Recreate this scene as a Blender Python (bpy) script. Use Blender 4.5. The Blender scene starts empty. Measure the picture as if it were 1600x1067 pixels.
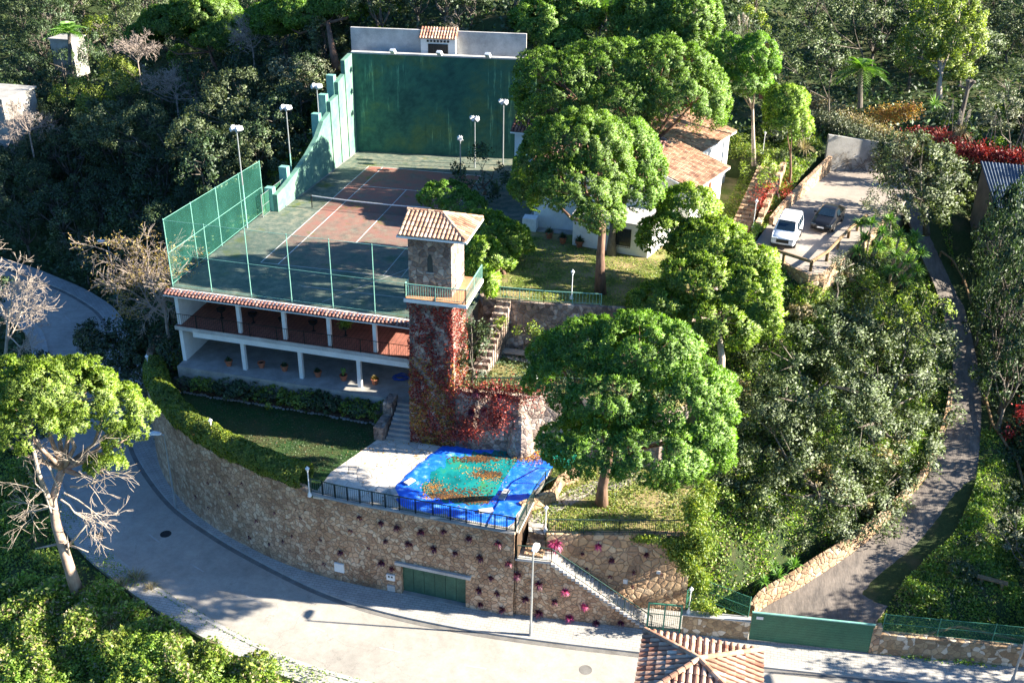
import bpy, math, random
import numpy as np
from mathutils import Vector, Matrix
# ---------------------------------------------------------------- camera, sky, sun, exposure
scene = bpy.context.scene
COL = scene.collection
CF, CP, CR, CYAW = 1625.925612, 0.481327, 0.017313, 0.214368
CC = np.array([28.178938, -77.7833, 31.072703])
def cam_axes():
    cy, sy = math.cos(CYAW), math.sin(CYAW)
    right = np.array([cy, sy, 0.]); fw0 = np.array([-sy, cy, 0.]); up0 = np.array([0, 0, 1.])
    fw = math.cos(CP)*fw0 - math.sin(CP)*up0
    up = math.sin(CP)*fw0 + math.cos(CP)*up0
    rt = math.cos(CR)*right + math.sin(CR)*up
    up = -math.sin(CR)*right + math.cos(CR)*up
    return rt, up, fw
RT, UP, FW = cam_axes()
cam = bpy.data.cameras.new('camera'); camo = bpy.data.objects.new('camera', cam); COL.objects.link(camo)
camo.matrix_world = Matrix(((RT[0], UP[0], -FW[0], CC[0]), (RT[1], UP[1], -FW[1], CC[1]), (RT[2], UP[2], -FW[2], CC[2]), (0, 0, 0, 1)))
cam.sensor_width = 36; cam.lens = CF/1600*36; cam.clip_start = 0.5; cam.clip_end = 3000
scene.camera = camo
def ray(px, py):
    return FW*CF + RT*(px-800) - UP*(py-533.5)
def at(px, py, z):                      # point of the place seen at (px, py) at height z
    d = ray(px, py); t = (z-CC[2])/d[2]; p = CC+t*d; return np.array([p[0], p[1], z])
def aty(px, py, y):                     # point of the place seen at (px, py) on the vertical plane Y = y
    d = ray(px, py); t = (y-CC[1])/d[1]; return CC+t*d
SUN_EL, SUN_AZ = math.radians(24.5), math.radians(8)
sd = Vector((math.cos(SUN_EL)*math.cos(SUN_AZ), math.cos(SUN_EL)*math.sin(SUN_AZ), math.sin(SUN_EL)))
world = bpy.data.worlds.new('World'); scene.world = world; world.use_nodes = True
wn = world.node_tree.nodes; wl = world.node_tree.links
sky = wn.new('ShaderNodeTexSky'); sky.sky_type = 'NISHITA'; sky.sun_disc = False
sky.sun_elevation = SUN_EL; sky.sun_rotation = math.pi/2 - SUN_AZ; sky.ozone_density = 2.0
bg = wn['Background']; tint = wn.new('ShaderNodeMix'); tint.data_type = 'RGBA'; tint.blend_type = 'MULTIPLY'; tint.inputs[0].default_value = 1; tint.inputs[7].default_value = (.55, .95, 1.4, 1)
wl.new(sky.outputs['Color'], tint.inputs[6]); wl.new(tint.outputs[2], bg.inputs['Color']); bg.inputs['Strength'].default_value = 0.042
sun = bpy.data.lights.new('sun', 'SUN'); sun.energy = 5.0; sun.angle = math.radians(0.5); sun.color = (1.0, 0.92, 0.78)
suno = bpy.data.objects.new('sun', sun); COL.objects.link(suno)
suno.rotation_euler = sd.to_track_quat('Z', 'Y').to_euler(); suno.location = (60, 0, 60)
scene.view_settings.view_transform = 'Standard'; scene.view_settings.look = 'None'
scene.view_settings.exposure = 2.3; scene.view_settings.gamma = 1.0
scene.cycles.max_bounces = 5; scene.cycles.diffuse_bounces = 3; scene.cycles.transparent_max_bounces = 12
# ---------------------------------------------------------------- object helpers
OFF = {}
def tag(o, label=None, cat=None, group=None, kind=None):
    if label: o['label'] = label
    if cat: o['category'] = cat
    if group: o['group'] = group
    if kind: o['kind'] = kind
    return o
def thing(name, label, cat, loc=(0, 0, 0), group=None):
    o = bpy.data.objects.new(name, None); COL.objects.link(o); o.location = loc
    o.empty_display_size = 0.3
    OFF[o.name] = np.array(loc, float)
    return tag(o, label, cat, group)
def link(me, name, m, parent=None):
    me.materials.append(m)
    o = bpy.data.objects.new(name, me); COL.objects.link(o)
    if parent is not None:
        o.parent = parent; OFF[o.name] = OFF.get(parent.name, np.zeros(3))
    else: OFF[o.name] = np.zeros(3)
    return o
def mesh_np(name, V, F, off=None):
    """V (n,3); F (m,k) all faces with the same number of corners"""
    me = bpy.data.meshes.new(name)
    V = np.asarray(V, np.float32)
    if off is not None: V = V-np.asarray(off, np.float32)
    F = np.asarray(F, np.int32); n, k = F.shape
    me.vertices.add(len(V)); me.vertices.foreach_set('co', V.ravel())
    me.loops.add(n*k); me.loops.foreach_set('vertex_index', F.ravel())
    me.polygons.add(n); me.polygons.foreach_set('loop_start', np.arange(0, n*k, k, dtype=np.int32))
    try: me.polygons.foreach_set('loop_total', np.full(n, k, np.int32))
    except Exception: pass
    me.update(calc_edges=True); return me
class MB:
    def __init__(s): s.v = []; s.f = []
    def add(s, vs, fs):
        b = len(s.v); s.v += [tuple(map(float, q)) for q in vs]; s.f += [tuple(b+i for i in f) for f in fs]; return s
    def box(s, x0, x1, y0, y1, z0, z1):
        return s.add([(x0,y0,z0),(x1,y0,z0),(x1,y1,z0),(x0,y1,z0),(x0,y0,z1),(x1,y0,z1),(x1,y1,z1),(x0,y1,z1)],
                     [(0,3,2,1),(4,5,6,7),(0,1,5,4),(1,2,6,5),(2,3,7,6),(3,0,4,7)])
    def obox(s, c, ex, ey, dx, dy, z0, z1):      # box centred on c, half sizes dx, dy along ex, ey
        c = np.array(c[:2], float); ex = np.array(ex[:2], float); ey = np.array(ey[:2], float)
        P = [c-ex*dx-ey*dy, c+ex*dx-ey*dy, c+ex*dx+ey*dy, c-ex*dx+ey*dy]
        return s.prism(P, z0, z1)
    def prism(s, P, z0, z1):
        n = len(P); a = sum(P[i][0]*P[(i+1)%n][1]-P[(i+1)%n][0]*P[i][1] for i in range(n))
        if a < 0: P = list(P)[::-1]
        vs = [(p[0], p[1], z0) for p in P]+[(p[0], p[1], z1) for p in P]
        return s.add(vs, [tuple(range(n))[::-1], tuple(range(n, 2*n))]+[(i, (i+1)%n, n+(i+1)%n, n+i) for i in range(n)])
    def beam(s, p, q, w, h=None):
        h = h or w; p = Vector(tuple(map(float, p))); q = Vector(tuple(map(float, q))); d = (q-p)
        if d.length < 1e-6: return s
        d.normalize(); u = d.cross(Vector((0, 0, 1)))
        if u.length < 1e-3: u = Vector((1, 0, 0))
        u.normalize(); t = u.cross(d).normalized(); u = u*w/2; t = t*h/2
        vs = [p-u-t, p+u-t, p+u+t, p-u+t, q-u-t, q+u-t, q+u+t, q-u+t]
        return s.add(vs, [(0,1,2,3),(4,7,6,5),(0,4,5,1),(1,5,6,2),(2,6,7,3),(3,7,4,0)])
    def tube(s, pts, rad, n=6, cap=True):
        pts = [Vector(tuple(map(float, p))) for p in pts]
        if not hasattr(rad, '__len__'): rad = [rad]*len(pts)
        b = len(s.v); ref = Vector((0.13, 0.21, 1)) if abs((pts[-1]-pts[0]).normalized().z) < .9 else Vector((1, 0.1, 0))
        for i, p in enumerate(pts):
            d = (pts[min(i+1, len(pts)-1)]-pts[max(i-1, 0)]).normalized()
            u = d.cross(ref).normalized(); w = d.cross(u).normalized()
            for k in range(n):
                a = 2*math.pi*k/n; s.v.append(tuple(p+(u*math.cos(a)+w*math.sin(a))*rad[i]))
        for i in range(len(pts)-1):
            for k in range(n):
                s.f.append((b+i*n+k, b+i*n+(k+1)%n, b+(i+1)*n+(k+1)%n, b+(i+1)*n+k))
        if cap:
            s.f.append(tuple(b+k for k in range(n))[::-1]); s.f.append(tuple(b+(len(pts)-1)*n+k for k in range(n)))
        return s
    def lathe(s, c, prof, n=12):
        b = len(s.v)
        for r, z in prof:
            for k in range(n):
                a = 2*math.pi*k/n; s.v.append((c[0]+r*math.cos(a), c[1]+r*math.sin(a), c[2]+z))
        for i in range(len(prof)-1):
            for k in range(n): s.f.append((b+i*n+k, b+i*n+(k+1)%n, b+(i+1)*n+(k+1)%n, b+(i+1)*n+k))
        s.f.append(tuple(b+k for k in range(n))[::-1]); s.f.append(tuple(b+(len(prof)-1)*n+k for k in range(n)))
        return s
    def build(s, name, m, parent=None, smooth=False):
        off = OFF.get(parent.name, np.zeros(3)) if parent is not None else np.zeros(3)
        me = bpy.data.meshes.new(name)
        me.from_pydata([(v[0]-off[0], v[1]-off[1], v[2]-off[2]) for v in s.v], [], s.f); me.update()
        if smooth: me.polygons.foreach_set('use_smooth', [True]*len(me.polygons))
        return link(me, name, m, parent)
def copy_tree(o, parent=None):
    c = o.copy(); COL.objects.link(c)
    if parent is not None: c.parent = parent
    for ch in list(o.children): copy_tree(ch, c)
    return c
# ---------------------------------------------------------------- materials
def newmat(name):
    m = bpy.data.materials.new(name); m.use_nodes = True
    nt = m.node_tree; b = nt.nodes['Principled BSDF']; b.inputs['Roughness'].default_value = .85
    b.inputs['Specular IOR Level'].default_value = .3
    return m, nt, nt.nodes, nt.links, b
def ramp(N, stops, interp='LINEAR'):
    r = N.new('ShaderNodeValToRGB'); cr = r.color_ramp; cr.interpolation = interp
    while len(cr.elements) > 1: cr.elements.remove(cr.elements[-1])
    cr.elements[0].position = stops[0][0]; cr.elements[0].color = (*stops[0][1], 1)
    for p, c in stops[1:]:
        e = cr.elements.new(p); e.color = (*c, 1)
    return r
def coords(N, L, scale=(1, 1, 1)):
    tc = N.new('ShaderNodeTexCoord'); mp = N.new('ShaderNodeMapping'); mp.inputs['Scale'].default_value = scale
    L.new(tc.outputs['Object'], mp.inputs['Vector']); return mp.outputs['Vector']
def noise(N, L, vec, scale, detail=4, rough=.6):
    n = N.new('ShaderNodeTexNoise'); n.inputs['Scale'].default_value = scale; n.inputs['Detail'].default_value = detail
    n.inputs['Roughness'].default_value = rough; L.new(vec, n.inputs['Vector']); return n
def bump(N, L, b, h, strength=.5, dist=.03):
    bp = N.new('ShaderNodeBump'); bp.inputs['Strength'].default_value = strength; bp.inputs['Distance'].default_value = dist
    L.new(h, bp.inputs['Height']); L.new(bp.outputs['Normal'], b.inputs['Normal'])
def mixc(N, L, fac, a, c, mode='MIX'):
    m = N.new('ShaderNodeMix'); m.data_type = 'RGBA'; m.blend_type = mode
    for sock, val in ((m.inputs[0], fac), (m.inputs[6], a), (m.inputs[7], c)):
        if isinstance(val, (int, float)): sock.default_value = val
        elif isinstance(val, tuple): sock.default_value = (*val, 1)
        else: L.new(val, sock)
    return m.outputs[2]
def plain(name, c1, c2=None, scale=3, rough=.8, b_str=.25, metal=0, fine=18, spec=.3, stretch=(1, 1, 1)):
    m, nt, N, L, b = newmat(name); c2 = c2 or tuple(x*.75 for x in c1)
    v = coords(N, L, stretch); n1 = noise(N, L, v, scale, 6, .65); n2 = noise(N, L, v, fine, 3)
    r = ramp(N, [(.32, c2), (.68, c1)]); L.new(n1.outputs['Fac'], r.inputs['Fac'])
    L.new(mixc(N, L, .35, r.outputs['Color'], n2.outputs['Fac'], 'OVERLAY'), b.inputs['Base Color'])
    b.inputs['Roughness'].default_value = rough; b.inputs['Metallic'].default_value = metal; b.inputs['Specular IOR Level'].default_value = spec
    if b_str: bump(N, L, b, n2.outputs['Fac'], b_str, .02)
    return m
def stone(name, cols, mortar, scale=2.6, edge=.05, stretch=(1, 1, 1), b_str=.9, warp=.25, stain=(.6, .55, .5)):
    m, nt, N, L, b = newmat(name); v = coords(N, L, stretch)
    nz = noise(N, L, v, 1.7, 3); va = N.new('ShaderNodeVectorMath'); va.operation = 'MULTIPLY_ADD'
    L.new(nz.outputs['Color'], va.inputs[0]); va.inputs[1].default_value = (warp,)*3; L.new(v, va.inputs[2])
    vo = N.new('ShaderNodeTexVoronoi'); vo.inputs['Scale'].default_value = scale; L.new(va.outputs[0], vo.inputs['Vector'])
    ve = N.new('ShaderNodeTexVoronoi'); ve.feature = 'DISTANCE_TO_EDGE'; ve.inputs['Scale'].default_value = scale; L.new(va.outputs[0], ve.inputs['Vector'])
    sep = N.new('ShaderNodeSeparateColor'); L.new(vo.outputs['Color'], sep.inputs[0])
    k = len(cols); r = ramp(N, [(i/k, c) for i, c in enumerate(cols)], 'CONSTANT'); L.new(sep.outputs[0], r.inputs['Fac'])
    n2 = noise(N, L, v, 9, 5, .7); n3 = noise(N, L, v, .35, 4, .6)
    c1 = mixc(N, L, .5, r.outputs['Color'], n2.outputs['Fac'], 'OVERLAY')
    sr = ramp(N, [(.42, (1, 1, 1)), (.7, stain)]); L.new(n3.outputs['Fac'], sr.inputs['Fac'])
    c1 = mixc(N, L, 1.0, c1, sr.outputs['Color'], 'MULTIPLY')
    er = ramp(N, [(0, (0, 0, 0)), (edge, (1, 1, 1))]); L.new(ve.outputs['Distance'], er.inputs['Fac'])
    L.new(mixc(N, L, er.outputs['Color'], mortar, c1), b.inputs['Base Color'])
    ad = N.new('ShaderNodeMath'); ad.operation = 'MULTIPLY_ADD'; L.new(n2.outputs['Fac'], ad.inputs[0]); ad.inputs[1].default_value = .35
    hr = ramp(N, [(0, (0, 0, 0)), (edge*2.5, (.8, .8, .8)), (edge*6, (1, 1, 1))]); L.new(ve.outputs['Distance'], hr.inputs['Fac']); L.new(hr.outputs['Color'], ad.inputs[2])
    bump(N, L, b, ad.outputs[0], b_str, .08); b.inputs['Roughness'].default_value = .9
    return m
def leafmat(name, c1, c2, c3=None, trans=.3, tcol=None, rough=.6, patch=None):
    """leaves: every leaf takes its own tint, with slow drifts of tint over the crown"""
    m, nt, N, L, b = newmat(name); N.remove(b); out = N['Material Output']
    g = N.new('ShaderNodeNewGeometry'); oi = N.new('ShaderNodeObjectInfo')
    tc = N.new('ShaderNodeTexCoord'); n = noise(N, L, tc.outputs['Object'], .9, 2)
    c3 = c3 or c1
    r = ramp(N, [(0, c2), (.45, c1), (.9, c3), (1, tuple(min(1, x*1.25) for x in c3))]); L.new(g.outputs['Random Per Island'], r.inputs['Fac'])
    r2 = ramp(N, [(.35, (.72, .72, .72)), (.65, (1.15, 1.12, 1.0))]); L.new(n.outputs['Fac'], r2.inputs['Fac'])
    c = mixc(N, L, 1.0, r.outputs['Color'], r2.outputs['Color'], 'MULTIPLY')
    hs = N.new('ShaderNodeHueSaturation'); L.new(c, hs.inputs['Color'])
    mr = N.new('ShaderNodeMapRange'); mr.inputs[3].default_value = .88; mr.inputs[4].default_value = 1.12; L.new(oi.outputs['Random'], mr.inputs[0]); L.new(mr.outputs[0], hs.inputs['Value'])
    mr2 = N.new('ShaderNodeMapRange'); mr2.inputs[3].default_value = .497; mr2.inputs[4].default_value = .508; L.new(oi.outputs['Random'], mr2.inputs[0]); L.new(mr2.outputs[0], hs.inputs['Hue'])
    d = N.new('ShaderNodeBsdfDiffuse'); L.new(hs.outputs[0], d.inputs['Color'])
    t = N.new('ShaderNodeBsdfTranslucent')
    L.new(mixc(N, L, 1.0, hs.outputs[0], tcol or (1.25, 1.35, .7), 'MULTIPLY'), t.inputs['Color'])
    mx = N.new('ShaderNodeMixShader'); mx.inputs[0].default_value = trans; L.new(d.outputs[0], mx.inputs[1]); L.new(t.outputs[0], mx.inputs[2])
    gl = N.new('ShaderNodeBsdfGlossy'); gl.inputs['Roughness'].default_value = rough; gl.inputs['Color'].default_value = (.9, .9, .9, 1)
    m2 = N.new('ShaderNodeMixShader'); m2.inputs[0].default_value = .05; L.new(mx.outputs[0], m2.inputs[1]); L.new(gl.outputs[0], m2.inputs[2])
    L.new(m2.outputs[0], out.inputs['Surface']); return m
def tilemat(name, cols):
    m, nt, N, L, b = newmat(name); g = N.new('ShaderNodeNewGeometry')
    k = len(cols); r = ramp(N, [(i/max(1, k-1), c) for i, c in enumerate(cols)]); L.new(g.outputs['Random Per Island'], r.inputs['Fac'])
    v = coords(N, L); n = noise(N, L, v, 5, 5, .7); n2 = noise(N, L, v, .8, 3)
    lr = ramp(N, [(.5, (1, 1, 1)), (.72, (.42, .38, .33))]); L.new(n2.outputs['Fac'], lr.inputs['Fac'])
    c = mixc(N, L, .5, r.outputs['Color'], n.outputs['Fac'], 'OVERLAY')
    L.new(mixc(N, L, .7, c, lr.outputs['Color'], 'MULTIPLY'), b.inputs['Base Color'])
    bump(N, L, b, n.outputs['Fac'], .4, .02); b.inputs['Roughness'].default_value = .85; return m
def netmat(name, col, cell=.12, dens=.3):
    """woven net: threads with open gaps between them"""
    m, nt, N, L, b = newmat(name); out = N['Material Output']; v = coords(N, L)
    tr = N.new('ShaderNodeBsdfTransparent'); mx = N.new('ShaderNodeMixShader'); b.inputs['Base Color'].default_value = (*col, 1)
    n = noise(N, L, v, .5, 3); rr = ramp(N, [(.3, (dens*.75,)*3), (.7, (dens*1.25,)*3)]); L.new(n.outputs['Fac'], rr.inputs['Fac'])
    L.new(rr.outputs['Color'], mx.inputs[0]); L.new(tr.outputs[0], mx.inputs[1]); L.new(b.outputs[0], mx.inputs[2]); L.new(mx.outputs[0], out.inputs['Surface'])
    return m
M = {}
M['asphalt'] = plain('asphalt', (.35, .33, .3), (.25, .24, .225), .18, .9, .35, fine=30)
def m_asphalt():
    m, nt, N, L, b = newmat('asphalt'); v = coords(N, L); n1 = noise(N, L, v, .16, 6, .7); n2 = noise(N, L, v, 1.3, 8, .8); n3 = noise(N, L, v, 30, 2)
    r = ramp(N, [(.3, (.26, .24, .21)), (.5, (.34, .31, .27)), (.7, (.38, .345, .3))]); L.new(n1.outputs['Fac'], r.inputs['Fac'])
    c = mixc(N, L, .5, r.outputs['Color'], n2.outputs['Fac'], 'OVERLAY')
    vo = N.new('ShaderNodeTexVoronoi'); vo.feature = 'DISTANCE_TO_EDGE'; vo.inputs['Scale'].default_value = .33; nz = noise(N, L, v, .8, 5); va = N.new('ShaderNodeVectorMath'); va.operation = 'MULTIPLY_ADD'; L.new(nz.outputs['Color'], va.inputs[0]); va.inputs[1].default_value = (1.6,)*3; L.new(v, va.inputs[2]); L.new(va.outputs[0], vo.inputs['Vector'])
    cr = ramp(N, [(0, (.68, .68, .68)), (.006, (1, 1, 1))]); L.new(vo.outputs['Distance'], cr.inputs['Fac']); gt = noise(N, L, v, .25, 2); gr = ramp(N, [(.5, (0, 0, 0)), (.58, (1, 1, 1))]); L.new(gt.outputs['Fac'], gr.inputs['Fac'])
    c = mixc(N, L, 1.0, c, mixc(N, L, gr.outputs['Color'], (1, 1, 1), cr.outputs['Color']), 'MULTIPLY')
    L.new(mixc(N, L, .35, c, n3.outputs['Fac'], 'OVERLAY'), b.inputs['Base Color']); bump(N, L, b, n3.outputs['Fac'], .3, .01); return m
M['asphalt'] = m_asphalt()
M['patch'] = plain('asphalt_patch', (.12, .12, .125), (.09, .09, .09), 1, .9, .3)
M['curb'] = plain('kerb_stone', (.42, .4, .37), (.3, .29, .27), 1.2, .85)
M['gutter'] = plain('gutter_concrete', (.2, .19, .175), (.12, .11, .1), 1.2, .9)
M['pave'] = None
M['paint'] = plain('white_paint_line', (.72, .72, .7), (.45, .45, .43), 2.5, .7, .1)
M['paint_faint'] = plain('worn_white_line', (.46, .44, .42), (.32, .3, .28), 2.5, .8, .1)
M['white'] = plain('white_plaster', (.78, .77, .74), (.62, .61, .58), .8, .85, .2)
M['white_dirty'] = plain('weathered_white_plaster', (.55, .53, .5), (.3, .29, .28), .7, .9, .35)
M['concrete'] = plain('concrete', (.38, .36, .33), (.22, .21, .19), .9, .9, .3)
M['metal_white'] = plain('white_painted_metal', (.8, .8, .8), (.62, .62, .6), 3, .4, .05, spec=.5)
M['galv'] = plain('galvanised_steel', (.5, .52, .53), (.38, .4, .4), 2, .4, .05, metal=.6)
M['iron'] = plain('dark_green_iron', (.035, .075, .06), (.02, .045, .04), 3, .5, .1)
M['iron_black'] = plain('black_iron', (.02, .02, .022), (.012, .012, .012), 3, .5, .1)
M['green_frame'] = plain('green_painted_steel', (.06, .22, .14), (.035, .14, .1), 2, .5, .1)
M['mint'] = plain('pale_green_paint', (.22, .45, .36), (.15, .34, .28), 2, .5, .1)
M['garage'] = plain('green_garage_paint', (.055, .13, .085), (.03, .075, .05), 1.2, .6, .15, fine=9)
M['gate_green'] = plain('green_gate_paint', (.05, .16, .09), (.04, .12, .07), 1.5, .5, .15)
M['terracotta'] = plain('terracotta', (.45, .15, .08), (.3, .1, .055), 3, .8)
M['floor_red'] = None
M['black'] = plain('black_plastic', (.02, .02, .02), (.012, .012, .012), 3, .5, .05)
M['soil'] = plain('soil', (.1, .06, .035), (.05, .032, .02), 3, .95, .5)
M['wood'] = plain('weathered_log_wood', (.3, .2, .1), (.16, .1, .055), 4, .85, .4, stretch=(1, 1, 1))
M['bark'] = plain('reddish_pine_bark', (.26, .15, .1), (.09, .055, .04), 2.5, .95, .9, fine=7, stretch=(1, 1, .35))
M['bark_grey'] = plain('grey_bark', (.2, .17, .14), (.09, .075, .06), 3, .95, .8, fine=9, stretch=(1, 1, .4))
M['bark_pale'] = plain('pale_dry_bark', (.5, .42, .34), (.28, .22, .17), 3, .9, .5, fine=10, stretch=(1, 1, .4))
M['twig'] = plain('dry_grey_brown_twigs', (.4, .33, .28), (.2, .155, .13), 2, .9, .2)
M['glass'] = plain('dark_window_glass', (.03, .045, .06), (.02, .03, .04), 1, .12, 0, spec=.7)
M['stone_big'] = stone('brown_rubble_masonry', [(.44, .275, .17), (.54, .35, .22), (.36, .22, .14), (.56, .38, .25), (.46, .3, .19), (.62, .46, .32)], (.25, .165, .11), 3.3, .028, warp=.4)
M['stone_warm'] = stone('ochre_rubble_masonry', [(.44, .29, .18), (.34, .22, .14), (.52, .36, .22), (.4, .27, .17), (.56, .41, .27), (.48, .31, .18)], (.2, .13, .085), 2.2, .04)
M['stone_tower'] = stone('mottled_grey_pink_masonry', [(.36, .27, .22), (.25, .19, .16), (.5, .41, .35), (.31, .25, .22), (.19, .14, .12), (.44, .32, .25)], (.26, .215, .18), 3.0, .035)
M['stone_small'] = stone('gold_flecked_masonry', [(.32, .22, .13), (.42, .3, .18), (.25, .17, .1), (.6, .5, .38), (.36, .25, .14)], (.2, .14, .085), 2.8, .06, b_str=.5)
M['flag'] = stone('crazy_paving_flagstones', [(.56, .5, .42), (.62, .56, .48), (.5, .45, .39), (.66, .6, .52)], (.26, .22, .18), 1.15, .022, b_str=.35, warp=.15, stain=(.82, .78, .72))
M['flag_dark'] = stone('loose_flagstones_in_earth', [(.42, .38, .33), (.5, .45, .39), (.36, .33, .3)], (.06, .045, .03), 1.25, .07, b_str=.6, warp=.15)
def m_pave():
    m, nt, N, L, b = newmat('small_square_pavers'); v = coords(N, L)
    br = N.new('ShaderNodeTexBrick'); br.inputs['Scale'].default_value = 1; br.inputs['Brick Width'].default_value = .4; br.inputs['Row Height'].default_value = .2
    br.inputs['Mortar Size'].default_value = .022; br.inputs['Color1'].default_value = (.4, .38, .35, 1); br.inputs['Color2'].default_value = (.36, .34, .315, 1); br.inputs['Mortar'].default_value = (.25, .24, .22, 1)
    L.new(v, br.inputs['Vector']); n = noise(N, L, v, 1.2, 5, .7)
    L.new(mixc(N, L, .45, br.outputs['Color'], n.outputs['Fac'], 'OVERLAY'), b.inputs['Base Color']); bump(N, L, b, br.outputs['Fac'], -.3, .01); return m
M['pave'] = m_pave()
def m_floor():
    m, nt, N, L, b = newmat('red_floor_tiles'); v = coords(N, L)
    br = N.new('ShaderNodeTexBrick'); br.offset = 0; br.inputs['Scale'].default_value = 1; br.inputs['Brick Width'].default_value = .3; br.inputs['Row Height'].default_value = .3
    br.inputs['Mortar Size'].default_value = .015; br.inputs['Color1'].default_value = (.36, .14, .1, 1); br.inputs['Color2'].default_value = (.3, .115, .085, 1); br.inputs['Mortar'].default_value = (.1, .06, .05, 1)
    L.new(v, br.inputs['Vector']); n = noise(N, L, v, 1.5, 5, .7)
    L.new(mixc(N, L, .6, br.outputs['Color'], n.outputs['Fac'], 'OVERLAY'), b.inputs['Base Color']); b.inputs['Roughness'].default_value = .6; return m
M['floor_red'] = m_floor()
M['floor_orange'] = plain('orange_clay_floor', (.55, .27, .13), (.45, .2, .1), 3, .8, .2)
M['tile'] = tilemat('clay_roof_tiles', [(.3, .12, .075), (.46, .26, .17), (.54, .36, .25), (.38, .18, .11), (.62, .48, .37), (.22, .1, .07)])
M['tile_orange'] = tilemat('pale_clay_roof_tiles', [(.38, .2, .12), (.5, .31, .2), (.58, .4, .27), (.44, .24, .15), (.26, .14, .095)])
M['tile_red'] = tilemat('red_brown_roof_tiles', [(.2, .085, .065), (.27, .13, .1), (.14, .065, .055), (.33, .2, .16)])
def m_court():
    m, nt, N, L, b = newmat('worn_court_surface'); v = coords(N, L)
    n1 = noise(N, L, v, .22, 6, .68); n2 = noise(N, L, v, 1.6, 6, .7); n3 = noise(N, L, v, 12, 3)
    r = ramp(N, [(.3, (.26, .23, .16)), (.5, (.15, .17, .13)), (.7, (.3, .25, .17))]); L.new(n1.outputs['Fac'], r.inputs['Fac'])
    r2 = ramp(N, [(.4, (0, 0, 0)), (.6, (1, 1, 1))]); L.new(n2.outputs['Fac'], r2.inputs['Fac'])
    c = mixc(N, L, r2.outputs['Color'], (.075, .105, .085), r.outputs['Color'])
    # painted clay-red rectangle of the playing area, worn in patches
    sx = N.new('ShaderNodeSeparateXYZ'); L.new(v, sx.inputs[0])
    def band(sock, lo, hi):
        a = N.new('ShaderNodeMath'); a.operation = 'GREATER_THAN'; L.new(sock, a.inputs[0]); a.inputs[1].default_value = lo
        q = N.new('ShaderNodeMath'); q.operation = 'LESS_THAN'; L.new(sock, q.inputs[0]); q.inputs[1].default_value = hi
        w = N.new('ShaderNodeMath'); w.operation = 'MULTIPLY'; L.new(a.outputs[0], w.inputs[0]); L.new(q.outputs[0], w.inputs[1]); return w.outputs[0]
    w = N.new('ShaderNodeMath'); w.operation = 'MULTIPLY'; L.new(band(sx.outputs[0], -5.5, 5.5), w.inputs[0]); L.new(band(sx.outputs[1], -11.9, 11.9), w.inputs[1])
    near_fade = N.new('ShaderNodeMapRange'); near_fade.inputs[1].default_value = -9; near_fade.inputs[2].default_value = 3; near_fade.inputs[3].default_value = .35; near_fade.inputs[4].default_value = 1; L.new(sx.outputs[1], near_fade.inputs[0])
    wr = ramp(N, [(.35, (.25, .25, .25)), (.55, (1, 1, 1))]); n4 = noise(N, L, v, .55, 6, .7); L.new(n4.outputs['Fac'], wr.inputs['Fac'])
    w2 = N.new('ShaderNodeMath'); w2.operation = 'MULTIPLY'; L.new(w.outputs[0], w2.inputs[0]); L.new(wr.outputs['Color'], w2.inputs[1])
    w3 = N.new('ShaderNodeMath'); w3.operation = 'MULTIPLY'; L.new(w2.outputs[0], w3.inputs[0]); L.new(near_fade.outputs[0], w3.inputs[1])
    r5 = ramp(N, [(.35, (.34, .125, .095)), (.65, (.25, .11, .085))]); L.new(n2.outputs['Fac'], r5.inputs['Fac'])
    c = mixc(N, L, w3.outputs[0], c, r5.outputs['Color'])
    n6 = noise(N, L, v, .3, 5, .7); m6 = ramp(N, [(.56, (0, 0, 0)), (.66, (1, 1, 1))]); L.new(n6.outputs['Fac'], m6.inputs['Fac'])
    c = mixc(N, L, m6.outputs['Color'], c, (.1, .12, .03))
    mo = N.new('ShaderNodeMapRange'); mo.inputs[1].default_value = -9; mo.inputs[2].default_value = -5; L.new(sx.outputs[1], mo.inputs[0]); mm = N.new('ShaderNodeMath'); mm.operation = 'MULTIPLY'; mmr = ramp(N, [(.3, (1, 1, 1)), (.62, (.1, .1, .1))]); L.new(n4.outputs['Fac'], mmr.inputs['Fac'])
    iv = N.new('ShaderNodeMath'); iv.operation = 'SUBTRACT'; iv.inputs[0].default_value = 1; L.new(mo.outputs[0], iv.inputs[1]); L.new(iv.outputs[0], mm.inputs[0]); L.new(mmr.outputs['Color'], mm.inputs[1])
    c = mixc(N, L, mm.outputs[0], c, (.045, .075, .06))   # shade over the near end, painted into the colour in patches
    L.new(mixc(N, L, .4, c, n3.outputs['Fac'], 'OVERLAY'), b.inputs['Base Color']); bump(N, L, b, n3.outputs['Fac'], .2, .01); return m
M['court'] = m_court()
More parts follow.
